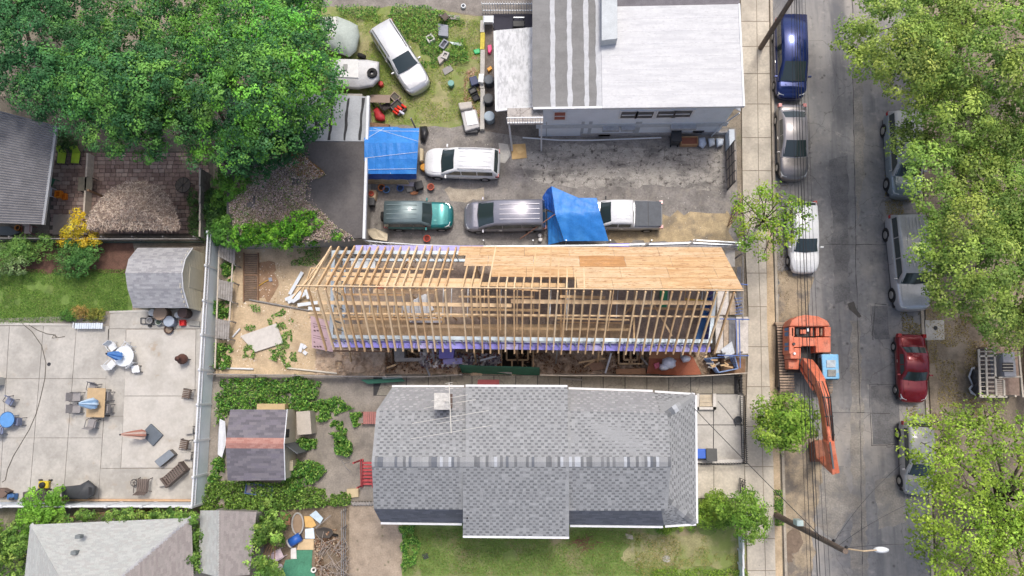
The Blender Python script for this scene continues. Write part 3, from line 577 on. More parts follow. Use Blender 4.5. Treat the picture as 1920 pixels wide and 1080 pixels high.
vg = [rgb(c) for c in ('5f9a2e', '78b236', '4a8026', '8ac043', '3a6a20')]
def lobes_px(L, k=1.0): return [(*P(x, y, z)[:2], z, r*k, r*k, rz) for x, y, z, r, rz in L]
def bush(name, label, cat, L, cols, group=None, clump=.22, per=26, dens=5, leaf=.1, stem=True, base=None):
    lb = lobes_px(L); x = sum(l[0] for l in lb)/len(lb); y = sum(l[1] for l in lb)/len(lb); zb = base if base is not None else 0
    t = thing(name, label, cat, Vector((x, y, zb)), group)
    leaves('foliage', *lobe_leaves(lb, cols, clump, per, dens, leaf), parent=t)
    if stem:
        mb = MB()
        for (a, b, c, rx, ry, rz) in lb: mb.tube([Vector((x+random.uniform(-.1, .1), y+random.uniform(-.1, .1), zb)), Vector((lerp(x, a, .6), lerp(y, b, .6), lerp(zb, c, .6))), Vector((a, b, c+rz*.4))], .035, 5, r2=.012)
        part(t, 'stem', mb, WOODB)
    return t
def spread(x0, x1, y0, y1, n, z, r, rz, seed):
    q = random.Random(seed); return [(q.uniform(x0, x1), q.uniform(y0, y1), z*q.uniform(.6, 1.2), r*q.uniform(.6, 1.3), rz*q.uniform(.6, 1.3)) for _ in range(n)]
bush('creeper', 'bright green creeper spilling over the south edge of the flat garage roof', 'vine', spread(450, 585, 418, 452, 26, 2.75, .62, .35, 1)+spread(500, 640, 400, 448, 9, 2.75, .28, .2, 4), vg, dens=7, leaf=.12)
bush('creeper', 'dark green ivy growing over the west end of the flat garage roof', 'vine', spread(412, 462, 335, 448, 22, 2.7, .62, .35, 2), [rgb(c) for c in ('5a8a34', '6d9c3d', '4b762c')], dens=6.5, leaf=.12)
# ------------------------------------------------------------------ corrugated patio roof (left edge)
h = thing('patio_cover', 'grey corrugated metal patio cover at the left edge under the big trees', 'patio cover', P(40, 330))
CORR = M('corrugated', (.23, .225, .23), .6, .15, 2, .05, metal=.2, layers=(((.19, .185, .19), 'noise', .7, .5, .7, .6),))
cz = 2.7; c4 = [P(-70, 416, cz), P(79, 421, cz), P(104, 236, cz+.25), P(-70, 190, cz+.25)]; mb = MB(); n_ = 84; vs = []
for i in range(n_+1):
    t = i/n_; a, b = lerp(c4[0], c4[3], t), lerp(c4[1], c4[2], t); z_ = Vector((0, 0, .045*math.cos(i*math.pi))); vs += [a+z_, b+z_]
mb.add(vs, [(2*i, 2*i+1, 2*i+3, 2*i+2) for i in range(n_)]); part(h, 'metal_sheet', mb, CORR)
part(h, 'gutter', MB().beam(c4[1]+Vector((.05, 0, -.05)), c4[2]+Vector((.05, 0, -.05)), .16, .14), M('grey_gutter', (.3, .31, .32), .5, .1))
for px_, py_ in ((70, 412), (95, 250), (0, 405)): part(h, 'post', MB().box(P(px_, py_), (.1, .1, 2.68)), WHITE)
# ------------------------------------------------------------------ hip-roofed house and little gable shed (bottom left)
h = thing('hip_roof_house', 'pale grey hip-roofed house at the bottom left overgrown with ivy', 'house', P(200, 1050))
ap = V3(150, 1148, 5.4); z_ = 3.0; c = [V3(57, 984, z_), V3(359, 971, z_), V3(372, 1330, z_), V3(20, 1330, z_)]; ap2 = V3(150, 1200, 5.4)
shingles(h, [c[1], c[0], ap, ap+Vector((.02, 0, 0))], SHC['pale'], None, .14, .26, 0, 1); shingles(h, [c[2], c[1], ap, ap2], SHC['brownish'], None, .14, .26, 0, 2); shingles(h, [c[0], c[3], ap2, ap], SHC['pale'], None, .14, .26, 0, 3)
caps(h, c[1], ap, 26, SHC['shed'], .3, 4); caps(h, c[0], ap, 22, SHC['pale'], .3, 5)
part(h, 'wall', MB().prism([lerp(p, Vector((ap.x, ap.y, z_)), .06)-Vector((0, 0, .06)) for p in c], z_-.1), WALLH)
for px_, py_ in ((133, 1067), (140, 1036), (148, 1006)): part(h, 'roof_vent', MB().box(V3(px_, py_, 4.0)-Vector((0, 0, .2)), (.3, .2, .35)), M('vent', (.18, .2, .2), .7, .2), bevel=.02)
h = thing('gable_shed', 'small pale grey gable-roofed shed hemmed in by ivy at the bottom', 'shed', P(430, 1030))
z_, r_ = 2.3, 3.0; a, b, c, d, e_, f_ = V3(376, 957, z_), V3(409, 957, r_), V3(481, 960, z_), V3(372, 1072, z_), V3(408, 1082, r_), V3(468, 1078, z_)
shingles(h, [a, d, e_, b], SHC['pale'], None, .14, .26, 0, 1); shingles(h, [f_, c, b, e_], SHC['brownish'], None, .14, .26, 0, 2); caps(h, b, e_, 24, SHC['pale'], .25, 2)
part(h, 'wall', MB().prism([p+(Vector((428-0, 0, 0))*0)-Vector((0, 0, .05)) for p in (lerp(a, f_, .06), lerp(c, d, .06), lerp(f_, a, .06), lerp(d, c, .06))], z_-.05), WOODG)
mb = MB(); mb.poly([d, e_, f_]); mb.poly([a, b, c]); part(h, 'gable', mb, WOODG)
# ------------------------------------------------------------------ barn-roofed garden shed
h = thing('barn_shed', 'cream garden shed with grey gambrel shingle roof beside the white vinyl fence', 'shed', P(315, 525))
ys_ = [(465, 2.0), (486, 2.75), (512, 3.2), (541, 2.75), (577, 2.0)]; lx = [258, 241, 235, 239, 250]; rx_ = [360, 346, 340, 342, 352]
Lf = [V3(x, y, z) for x, (y, z) in zip(lx, ys_)]; Rt = [V3(x, y, z) for x, (y, z) in zip(rx_, ys_)]
for k, q in enumerate(([Rt[0], Lf[0], Lf[1], Rt[1]], [Rt[1], Lf[1], Lf[2], Rt[2]], [Lf[3], Rt[3], Rt[2], Lf[2]], [Lf[4], Rt[4], Rt[3], Lf[3]])): shingles(h, q, SHC['shed'], None, .13, .3, 0, k)
caps(h, Lf[2], Rt[2], 18, SHC['shed'], .25, 1)
SID = M('cream_vinyl', (.66, .61, .47), .55, .05)
i_ = Vector((-.12, 0, -.05)); j_ = Vector((.12, 0, -.05)); dn = lambda p: Vector((p.x, p.y, 0))
fr = [p+i_ for p in Rt]; part(h, 'front_wall', MB().poly([dn(fr[0])]+fr+[dn(fr[4])]), SID)
for k in range(14):
    z_ = .15+k*.2; ya, yb_ = fr[4].y, fr[0].y
    if z_ > 2.0: t = (z_-2)/1.2; ya, yb_ = lerp(ya, fr[2].y, t*.85), lerp(yb_, fr[2].y, t*.85)
    part(h, 'siding_board', MB().box((fr[0].x+.012, (ya+yb_)/2, z_), (.02, abs(yb_-ya)-.1, .17)), SID)
bk = [p+j_ for p in Lf]; part(h, 'rear_wall', MB().poly([dn(bk[0])]+bk+[dn(bk[4])]), SID)
for k in (0, 4): s_ = Vector((0, -.15 if k == 0 else .15, 0)); part(h, 'side_wall', MB().poly([fr[k]+s_, bk[k]+s_, dn(bk[k])+s_, dn(fr[k])+s_]), SID)
part(h, 'roof_trim', MB().tube([p+Vector((.03, 0, -.02)) for p in Rt], .035, 5), WHITE)
part(h, 'door', MB().box((fr[0].x+.03, fr[2].y, .1), (.04, 1.3, 1.8)), M('shed_door', (.6, .56, .44), .6, .05))
# ------------------------------------------------------------------ dark shed with a red ridge
h = thing('striped_shed', 'shed with dark shingles and a faded red ridge band among weeds', 'shed', P(480, 835))
ze, zr = 2.1, 2.95; A0, A1, B0, B1, C0, C1 = V3(432, 768, ze), V3(538, 768, ze), V3(423, 831, zr), V3(532, 832, zr), V3(427, 901, ze), V3(534, 900, ze)
bA0, bA1, bC0, bC1 = lerp(B0, A0, .16), lerp(B1, A1, .16), lerp(B0, C0, .13), lerp(B1, C1, .13)
shingles(h, [A1, A0, bA0, bA1], SHC['dark'], None, .15, .45, 0, 1); shingles(h, [C0, C1, bC1, bC0], SHC['dark'], None, .15, .45, 0, 2)
RED = [rgb(c) for c in ('a87e74', 'a2766c', 'ae867c')]
shingles(h, [bA1, bA0, B0, B1], RED, None, .1, .3, 0, 3); shingles(h, [bC0, bC1, B1, B0], RED, None, .1, .3, 0, 4)
i_ = Vector((-.15, 0, -.06)); CREAM = M('cream_board', (.55, .5, .4), .75, .1)
q = [p+i_ for p in (A1, B1, C1)]; part(h, 'front_wall', MB().poly([dn(q[0])]+q+[dn(q[2])]), CREAM)
j_ = Vector((.15, 0, -.06)); q2 = [p+j_ for p in (A0, B0, C0)]; part(h, 'rear_wall', MB().poly([dn(q2[0])]+q2+[dn(q2[2])]), CREAM)
for k, s_ in ((0, -.12), (2, .12)): s_ = Vector((0, s_, 0)); part(h, 'side_wall', MB().poly([q[k]+s_, q2[k]+s_, dn(q2[k])+s_, dn(q[k])+s_]), CREAM)
part(h, 'window', MB().box((q[0].x+.02, P(540, 812, 1.2).y, 1.2), (.04, .5, .6)), WINGLASS)
part(h, 'roof_trim', MB().tube([p+Vector((.02, 0, 0)) for p in (A1, B1, C1)], .035, 5), WHITE)
p = P(548, 845, 1.0); dr = MB().beam(Vector((q[0].x+.02, p.y+.45, 1.0)), Vector((q[0].x+.85, p.y-.1, 1.0)), .05, 1.85); part(h, 'door', dr, M('shed_door_dark', (.12, .13, .14), .7, .15))
# ------------------------------------------------------------------ house under construction
h = thing('framed_house', 'house shell under construction with open timber rafters and half-sheathed roof', 'house', P(980, 560))
zr, ze, zt, zf = 7.9, 5.2, 5.05, 2.7
LUM = [WOODN, M('lumber_pale', (.7, .52, .32), .7, .14, 3, .2, 40), M('lumber_dark', (.55, .36, .19), .7, .18, 3, .2, 40)]
rq = random.Random(3)
rg0, rg1 = P(556, 536, zr), P(1393, 545, zr)
se0, se1 = P(612, 656, ze-.15), P(1339, 664, ze-.15); ne0, ne1 = P(621, 464, ze-.15), P(1352, 467, ze-.15)
part(h, 'ridge_board', MB().beam(rg0, rg1, .05, .28), LUM[1])
N = 50; r0, r1 = P(578, 540, zr), P(1377, 546, zr)
for i in range(N):
    t = i/(N-1); top = lerp(r0, r1, t)+Vector((0, 0, .02)); e = lerp(se0, se1, t)
    if i in (17, 36): continue
    part(h, 'rafter', MB().beam(top+Vector((rq.uniform(-.02, .02), -.03, 0)), e+Vector((rq.uniform(-.04, .04), rq.uniform(-.06, .06), 0)), .08, .2), rq.choice(LUM))
    if t < .66:
        e = lerp(ne0, ne1, t); part(h, 'rafter', MB().beam(top+Vector((rq.uniform(-.02, .02), .03, 0)), e+Vector((rq.uniform(-.03, .03), rq.uniform(-.05, .05), 0)), .08, .2), rq.choice(LUM))
for i in (22, 24, 30, 35):                               # doubled and cripple rafters in the middle
    t = (i+.35)/(N-1); part(h, 'rafter', MB().beam(lerp(r0, r1, t), lerp(lerp(r0, r1, t), lerp(se0, se1, t), .62), .05, .18), rq.choice(LUM))
# sheathing: plywood sheets row by row on the north slope (a = along the ridge, b = from eave 0 to ridge 1)
PLY = [M('plywood_%d' % k, c, .7, .14, 1.4, .15, 30, layers=((c2, 'noise', 1.1, .46, .6, .9, (.3, 5, 5)), ((.36, .18, .08), 'noise', 2.6, .56, .63, .85, (1.0, 4, 4)), ((.74, .58, .4), 'noise', 2.3, .56, .66, .5, (.35, 5, 5)))) for k, (c, c2) in enumerate((((.62, .42, .23), (.5, .29, .13)), ((.64, .46, .28), (.54, .34, .17)), ((.5, .27, .11), (.4, .19, .07)), ((.57, .36, .18), (.63, .44, .25))))]
up = (r0-ne0).cross(r1-r0).normalized(); up = up if up.z > 0 else -up
W0 = P(1393, 546, zr); E0 = P(1352, 467, ze-.15)
def rp(a, b): return lerp(lerp(ne0, E0, a), lerp(r0, W0, a), b)+up*.115
rows = [(0, .24, .335), (.24, .5, .355), (.5, .755, .425), (.755, .995, .625)]
for k, (b0, b1, st) in enumerate(rows):
    a = st; r_ = random.Random(k*7+1); first = True
    while a < .995:
        wd = .112*(r_.uniform(.45, .75) if first else 1); a2 = min(1, a+wd); first = False
        if a2 > .97: a2 = 1
        m = PLY[2] if (k, round(a*10)) in ((2, 9), (1, 6)) else r_.choice((PLY[0], PLY[1], PLY[3], PLY[1]))
        q = [rp(a+.0003, b0+.002), rp(a2-.0003, b0+.002), rp(a2-.0003, b1-.002), rp(a+.0003, b1-.002)]
        part(h, 'plywood_sheet', MB().hexa([p-up*.008 for p in q], [p+up*.008 for p in q]), m); a = a2
# long boards lying along the house under the rafters
def board(a, b, w, z, mat, t=.045, flat=True): return part(h, 'board', MB().beam(P(*a, z), P(*b, z), w if flat else t, t if flat else w), mat)
def slope_z(py): return ze+(zr-ze)*(py-464)/(540-464) if py < 540 else ze+(zr-ze)*(656-py)/(656-540)
for a, b, w, dz, m in (((584, 503), (850, 505), .07, -.32, 0), ((606, 513), (795, 517), .2, -.5, 1), ((612, 523), (900, 526), .2, -.5, 1), ((650, 529), (1060, 535), .22, -.6, 0), ((712, 532), (900, 536), .2, -.35, 1),
                       ((596, 567), (960, 573), .2, -.45, 1), ((958, 565), (1340, 568), .22, -.45, 1), ((578, 587), (1345, 594), .09, -.3, 1), ((630, 598), (830, 599), .12, -1.0, 2), ((700, 545), (820, 547), .25, -1.2, 1), ((1050, 556), (1135, 558), .15, -.8, 0), ((1045, 597), (1180, 600), .1, -.7, 0), ((1045, 604), (1170, 606), .1, -.9, 2), ((950, 540), (1010, 545), .1, -.6, 2), ((640, 552), (760, 553), .1, -1.1, 2), ((880, 580), (1010, 582), .14, -1.3, 0), ((1010, 520), (1200, 523), .18, -.9, 1), ((1200, 578), (1330, 580), .12, -1.1, 2), ((860, 556), (1000, 557), .1, -1.0, 0), ((640, 610), (900, 613), .16, -1.9, 1), ((905, 615), (1180, 618), .14, -1.9, 0)):
    zz = slope_z((a[1]+b[1])/2)+dz; board(a, b, w, zz, LUM[m])
board((1285, 561), (1330, 566), .12, 6.2, M('yellow_level', (.6, .42, .05), .5, .1))
for k in range(46):                                      # steel ceiling joists and hangers
    t = (k+.3)/46; a, b = lerp(P(628, 478, 5.0), P(1350, 480, 5.0), t), lerp(P(628, 635, 5.0), P(1335, 645, 5.0), t)
    if k % 2 == 0 or t < .3: part(h, 'ceiling_joist', MB().beam(lerp(a, b, .33), lerp(a, b, .72), .04, .12), STEEL if k % 3 else LUM[0])
# walls: light-gauge steel studs between tracks, with purple board outside
TR = M('steel_track', (.4, .47, .52), .35, .1, 5, .05, metal=.45); PUR = M('purple_board', (.24, .22, .62), .7, .1, 2, layers=(((.38, .37, .74), 'noise', .7, .5, .7, .6),)); PURP = M('pale_purple_board', (.42, .39, .68), .75, .1)
def wall(p, q, out, n, pur=True, lo=zf, pw=.5, pmat=None):
    part(h, 'top_track', MB().beam(p, q, .2, .1), TR); dn_ = Vector((0, 0, lo-p.z+.05)); part(h, 'bottom_track', MB().beam(p+dn_, q+dn_, .15, .06), TR)
    for k in range(n): s = lerp(p, q, k/(n-1)); part(h, 'stud', MB().beam(s, s+dn_, .09, .04), TR)
    if pur:
        o = Vector(out)*.16; m = 14 if n > 20 else 3
        for k in range(m): a, b = lerp(p, q, (k+.01)/m)+o, lerp(p, q, (k+.99)/m)+o; z_ = Vector((0, 0, -pw-(.3 if pw < 2 else 0))); part(h, 'sheathing_panel', MB().beam(a+z_-Vector((0, 0, .9)), b+z_-Vector((0, 0, .9)), .03, 1.9), pmat or PUR)
sw0, sw1 = P(618, 631, zt), P(1335, 640, zt); nw0, nw1 = P(622, 473, zt), P(1352, 476, zt)
wall(sw0, sw1, (0, -1, 0), 48); wall(nw0, nw1, (0, 1, 0), 48, False)
for k in range(11): a, b = lerp(nw0, nw1, .06+k*.0305), lerp(nw0, nw1, .06+(k+.97)*.0305); o = Vector((0, .26, -.12)); part(h, 'soffit_board', MB().beam(a+o, b+o, .36, .03), PURP)
for k in range(22): a, b = lerp(sw0, sw1, (k+.02)/22), lerp(sw0, sw1, (k+.98)/22); o = Vector((0, -.42, -.35)); part(h, 'soffit_board', MB().beam(a+o, b+o, .3, .03), PUR if k % 5 else PURP)
for k in range(44): a = lerp(sw0, sw1, (k+.3)/44); part(h, 'bracket', MB().beam(a+Vector((0, -.06, -.02)), a+Vector((.16, -.36, -.3)), .05, .07), TR if k % 3 else WOODG)
wall(sw0+Vector((.1, .1, 0)), nw0+Vector((.1, -.1, 0)), (-1, 0, 0), 12, False); wall(sw1+Vector((-.1, .1, 0)), nw1+Vector((-.1, -.1, 0)), (1, 0, 0), 12, True, zf, .3)
FLD = M('wet_subfloor', (.3, .235, .185), .85, .3, 1.2, .2, 30, layers=(((.19, .15, .125), 'noise', .8, .5, .65, .7), ((.46, .37, .28), 'noise', 1.7, .56, .7, .6)))
OSB = M('osb', (.58, .42, .25), .85, .2, 4, .3, 30, layers=(((.32, .2, .1), 'noise', 5, .5, .7, .6), ((.58, .43, .26), 'noise', 7, .56, .7, .5)))
fl = [sw0, sw1, nw1, nw0]; fz = [Vector((p.x, p.y, zf)) for p in fl]
fd = part(h, 'floor_deck', MB().prism(fz, .3), FLD)
def fp(px, py, dz=.02): return P(px, py, zf+dz)
for k in range(18):                                      # plywood floor sheets
    for j in range(5):
        a, b = fp(642+k*38.5, 484+j*31, .012+.003*((k+j) % 2)), fp(642+k*38.5+37.8, 484+j*31+30.4, .012)
        part(fd, 'floor_sheet', MB().prism([Vector((a.x, a.y, a.z)), Vector((b.x, a.y, a.z)), Vector((b.x, b.y, a.z)), Vector((a.x, b.y, a.z))], .01), OSB if (j == 4 and k < 14) or (j == 3 and 0 < k < 5) else FLD)
for k, (x0_, y0_, x1_, y1_) in enumerate(((675, 600, 1040, 600), (900, 500, 900, 600), (1050, 500, 1050, 640), (1180, 585, 1180, 640), (780, 490, 780, 560))):  # interior timber partitions
    a, b = fp(x0_, y0_), fp(x1_, y1_); part(h, 'partition_plate', MB().beam(a+Vector((0, 0, 2.1)), b+Vector((0, 0, 2.1)), .1, .06), LUM[k % 3])
    n = max(3, int((b-a).length/.45))
    for i in range(n): s = lerp(a, b, i/(n-1)); part(h, 'partition_stud', MB().beam(s, s+Vector((0, 0, 2.1)), .09, .04), LUM[(k+i) % 3])
for a, b in (((1120, 500), (1150, 560)), ((1160, 600), (1200, 560)), ((1220, 560), (1260, 630)), ((755, 505), (765, 490))): part(h, 'brace', MB().beam(fp(*a, 1.2), fp(*b, 2.4), .09, .04), rq.choice(LUM))
part(h, 'gable_stud', MB().beam(P(548, 560, 5.5), P(618, 470, 5.4), .06, .14), LUM[1])
for (a, b) in (((597, 503), (560, 545)), ((584, 502), (563, 560))): part(h, 'lookout', MB().beam(P(*a, 6.4), P(*b, 6.8), .05, .1), LUM[0])
# outrigger scaffold boards under the south eave
for k in range(9): x = 655+k*78; part(h, 'prop', MB().beam(P(x, 657, 2.6), P(x+(4 if x < 1000 else -3), 682, -.3), .09, .09), (WOODN, WOODB, STEEL)[k % 3])
part(h, 'ledger', MB().beam(P(625, 658, 3.4), P(735, 659, 3.4), .1, .1), WOODB)
part(h, 'foundation', MB().prism([Vector((p.x, p.y, zf-.35)) for p in fl], zf+.6), M('foundation', (.25, .22, .2), .9, .2, 2))
# things left inside the shell
for px_, py_, sx, sy, rz, dz, col, nm, lb, ct in ((784, 578, 1.6, 1.1, .5, .5, 'd9dde0', 'foam_board', 'white foam board propped inside the open framed shell beside a second white board', 'board'), (800, 596, 1.8, .6, 0, .1, 'e3e6e8', 'foam_board', 'low white foam board lying on the dark subfloor of the framed shell', 'board'), (682, 497, 1.4, .55, 0, 1.6, 'd3dade', 'foam_board', 'pale sheet lying under the north rafters near the silver track', 'board'), (1245, 560, .5, 1.2, 0, .1, '3c8f63', 'tool_bin', 'green bin inside the framed shell near the street end', 'bin'), (1322, 600, .5, 2.6, -.3, .6, '3f6fa8', 'tarp_roll', 'rolled blue tarp hanging inside the street end of the framed shell', 'tarp')):
    mb = MB(); c = P(px_, py_, zf+dz); mb.box(c, (sx, sy, .12), rz); solo(nm, lb, ct, mb, MC(col), bevel=.02)
mb = MB().lathe(P(714, 543, 5.4), [(.12, 0), (.2, .1), (.22, .25), (.15, .32), (0.02, .34)], 12); solo('fuel_can', 'small red can standing under the ridge of the framed shell', 'can', mb, MC('c8322a', .5), smooth=True)
# concrete and timber window wells in the trench
w1 = thing('window_well', 'square concrete window well beside the muddy trench', 'window well', P(775, 668, -1))
o4 = [(738, 652), (802, 652), (800, 677), (740, 678)]; i4 = [(758, 655), (793, 655), (792, 671), (758, 671)]; CW = M('raw_concrete', (.36, .34, .31), .9, .2, 2)
for k in range(4): part(w1, 'well_wall', MB().prism([P(*o4[k], .25), P(*o4[(k+1) % 4], .25), P(*i4[(k+1) % 4], .25), P(*i4[k], .25)], 1.3), CW)
part(w1, 'board', MB().beam(P(765, 656, -.1), P(790, 668, -.3), .1, .04), WOODN)
for k, (xa_, xb_, ya_, yb_, lb) in enumerate(((940, 1000, 655, 690, 'timber window-well formwork in the trench below the middle of the shell'), (1160, 1205, 655, 682, 'timber window-well formwork in the trench next to the red tarp'))):
    t = thing('formwork', lb, 'formwork', P((xa_+xb_)/2, (ya_+yb_)/2, -1), 'window-well formwork in the trench')
    part(t, 'pit_shade_slab', MB().prism([P(xa_-3, ya_, -.55), P(xb_+3, ya_, -.55), P(xb_+3, yb_, -.55), P(xa_-3, yb_, -.55)], .4), M('painted_pit_shade', (.03, .022, .016), .9, .3))  # near-black slab: the pit's shade painted as a dark colour
    for a, b in (((xa_, yb_), (xb_, yb_)), ((xa_, ya_), (xa_, yb_)), ((xb_, ya_), (xb_, yb_)), ((xa_+10, ya_+20), (xb_-10, ya_+20)), ((xa_+10, ya_), (xa_+10, ya_+20)), ((xb_-10, ya_), (xb_-10, ya_+20)), ((xa_+20, yb_), (xa_+20, ya_+20)), ((xb_-20, yb_), (xb_-20, ya_+20)), (((xa_+xb_)/2, ya_), ((xa_+xb_)/2, ya_+20))): part(t, 'form_board', MB().beam(P(*a, .1), P(*b, .1), .1, .1), LUM[0] if k else LUM[2])
# front scaffold deck
t = thing('front_platform', 'plank platform with blue railings along the street end of the framed shell', 'platform', P(1385, 600))
PLK = [M('plank_pale', (.55, .51, .46), .85, .2, 3, .3), M('plank_tan', (.45, .36, .27), .85, .25, 3, .3), M('plank_grey', (.2, .2, .21), .85, .2, 3, .3)]; BL = M('blue_paint', (.1, .17, .42), .5, .2, 5)
for (a, b, c, d, m, z_) in ((1345, 480, 1368, 520, 0, 1.8), (1345, 546, 1366, 590, 0, 1.8), (1342, 592, 1356, 662, 0, 1.6), (1357, 594, 1366, 662, 1, 1.5), (1367, 594, 1378, 662, 2, 1.4), (1380, 594, 1403, 663, 0, 1.5), (1360, 470, 1378, 500, 0, 1.0), (1368, 550, 1380, 590, 1, 1.2), (1382, 500, 1390, 590, 2, .8)):
    part(t, 'plank', MB().prism(PP([(a, b), (c, b), (c, d), (a, d)], z_), .05), PLK[m])
for pts in ([(1350, 598), (1405, 599)], [(1345, 666), (1404, 667)], [(1383, 532), (1402, 534)], [(1380, 600), (1382, 666)], [(1386, 600), (1388, 690)]): part(t, 'rail', MB().tube([P(x, y, 2.0) for x, y in pts], .035, 6), BL)
for k in range(6): part(t, 'rail', MB().tube([P(1378+k*0, 560+k*6, 1.7), P(1392, 558+k*6, 1.7)], .02, 5), BL)
for x, y in ((1392, 475), (1392, 660), (1360, 662), (1392, 570), (1360, 600)): p_ = P(x, y, 2.0); part(t, 'post', MB().box((p_.x, p_.y, 0), (.08, .08, 2.0)), WOODG)
for a, b in (((1375, 545), (1390, 590)), ((1393, 480), (1393, 600))): part(t, 'brace', MB().beam(P(*a, 1.2), P(*b, 1.6), .07, .07), WOODG)
part(t, 'front_panel', MB().prism(PP([(1352, 655), (1372, 640), (1378, 662), (1360, 672)], 1.8), .04), M('clear_sheet', (.5, .53, .55), .4, .2))
part(t, 'plinth', MB().prism(PP([(1352, 670), (1398, 672), (1397, 700), (1352, 700)], .5), .5), WOODB)
# ------------------------------------------------------------------ vehicles
def paint(name, c, rough=.3, metal=.3, dirt=.1): return M(name, c, rough, .08, 1.2, .02, 8, metal=metal, coat=.6, layers=(((.42, .4, .36), 'noise', 1.6, .5, .8, dirt),))
HEADL = glassmat('headlamp', (.55, .57, .58), .1); TAILL = glassmat('tail_lamp', (.35, .015, .02), .2)
def interp(xs, ys, x):
    for i in range(len(xs)-1):
        if xs[i] <= x <= xs[i+1]: return lerp(ys[i], ys[i+1], (x-xs[i])/(xs[i+1]-xs[i]))
    return ys[0] if x < xs[0] else ys[-1]
def car(name, label, cat, front, rear, pm, L=None, W=1.8, Hh=1.65, belt=1.0, hood=.98, deck=1.0, ws=(.24, .08), rw=(-.42, -.47), wr=.34, taper=.8, roofm=None, rails=False, group=None, bed=False, spare=False, wins=3, zc=.75, glass=None, grooves=0):
    f, r = P(*front, zc), P(*rear, zc); d = f-r; d.z = 0; L = L or d.length; rz = math.atan2(d.y, d.x); c = (f+r)/2; glass = glass or GLASS
    t = thing(name, label, cat, Vector((c.x, c.y, .006)), group, rz); hw = W/2; l = L/2
    if L < d.length*.97: pass
    xw, xf = ws[0]*L, ws[1]*L; xr, xb = rw[0]*L, rw[1]*L
    xs = [-l, -l+.06, -l+.3, xb if xb > -l+.4 else -l+.45, 0, xw, (xw+l)*.5, l-.45, l-.16, l]
    hs = [.8, .9, .97, 1, 1, 1, .985, .94, .83, .62]
    zs = [deck*.72, deck*.93, deck, deck, belt, belt-.01, lerp(hood, belt, .35), hood-.06, hood-.17, hood*.68]
    def zt(x, y=0): return interp(xs, zs, x)+.05*(1-(y/hw)**2)
    ring = [(.0, .05, 0), (.55, .038, 0), (.88, .005, 0), (.98, -.09, 0), (1, -.25, 0), (1.0, None, .5), (.96, None, .3), (.75, None, .22)]
    vs = []; n = 15
    for x, k, z in zip(xs, hs, zs):
        row = [(k*hw*a, (z+b) if b is not None else min(cc, z-.26), ) for a, b, cc in ring]
        row = [(y, zz) for y, zz in row]; full = [(-y, zz) for y, zz in reversed(row[1:])]+row
        vs += [(x, y, zz) for y, zz in full]
    fs = [(i*n+j, (i+1)*n+j, (i+1)*n+j+1, i*n+j+1) for i in range(len(xs)-1) for j in range(n-1)]
    fs += [tuple(range(n)), tuple(range(len(xs)*n-1, (len(xs)-1)*n-1, -1))]
    b = part(t, 'body', MB().add(vs, fs), pm, True, True); sm = b.modifiers.new('s', 'SUBSURF'); sm.levels = sm.render_levels = 1
    part(t, 'underbody', MB().box((0, 0, .2), (L*.9, W*.9, .3)), BLACK, local=True)
    hx = [lerp(xw+.1, l-.32, k/5) for k in range(6)]; hy = [-.76, -.4, 0, .4, .76]; vs = []
    for x in hx:
        nar = 1 if x < l-.6 else .9
        vs += [(x, y*hw*nar, zt(x, y*hw)+.016) for y in hy]
    part(t, 'hood', MB().add(vs, [(i*5+j, i*5+j+1, (i+1)*5+j+1, (i+1)*5+j) for i in range(5) for j in range(4)]), pm, True, True)
    for s in (-.45, .45): part(t, 'hood_crease', MB().beam((xw+.25, s*hw, zt(xw+.2, s*hw)+.02), (l-.5, s*hw*.8, zt(l-.5, s*hw)+.015), .04, .02), pm, local=True)
    wb, wt = hw*.94, hw*taper; st = [(xw+.06, belt+.03), (xf, Hh-.05), ((xf+xr)/2, Hh), (xr, Hh-.05), (xb, (deck if not bed else belt)+.03)]; vs = []; m = 9
    for i, (x, z) in enumerate(st):
        e = i in (0, 4); w2 = wb*.93 if e else wt
        row = [(wb, belt-.04), (lerp(wb, w2, .5), lerp(belt, z, .5)), (w2, z-.05 if not e else z-.01), (w2*.86, z), (0, z+.045)]
        bow = .10 if i == 0 else (.05 if i == 1 else (-.04 if i == 4 else 0))
        full = row[:-1]+[row[-1]]+[(-y, zz) for y, zz in reversed(row[:-1])]
        vs += [(x+bow*(1-(y/wb)**2), y, zz) for y, zz in full]
    fs = [(i*m+j, i*m+j+1, (i+1)*m+j+1, (i+1)*m+j) for i in range(4) for j in range(m-1)]
    part(t, 'cabin', MB().add(vs, fs), roofm or pm, True, True)
    V = lambda i, j: Vector(vs[i*m+j])
    def panel(nm, i0, i1, u0, u1, mat, j0=2, j1=6, off=.014):
        q = []
        for u in (u0, (u0+u1)/2, u1): q += [lerp(V(i0, j), V(i1, j), u) for j in range(j0, j1+1)]
        k = j1-j0+1; c_ = sum(q, Vector())/len(q); nn = (q[k-1]-q[0]).cross(q[2*k]-q[0]).normalized()
        if nn.dot(c_-Vector((0, 0, .5))) < 0: nn = -nn
        q = [c_+(p-c_)*Vector((1, .92, 1))+nn*off for p in q]
        return part(t, nm, MB().add(q, [(a*k+j, a*k+j+1, (a+1)*k+j+1, (a+1)*k+j) for a in range(2) for j in range(k-1)]), mat, True, True)
    [part(t, 'wiper', MB().beam(lerp(V(0, 3), V(1, 3), .05+.02*s_)*Vector((1, s_*.9-.4, 1))+Vector((.02, 0, .03)), lerp(V(0, 4), V(1, 4), .1)+Vector((.02, s_*.3-.35, .03)), .03, .02), BLACK, local=True) for s_ in (0, 1)]; panel('windshield', 0, 1, .04, .93, glass); panel('rear_window', 3, 4, .12, .8, glass)
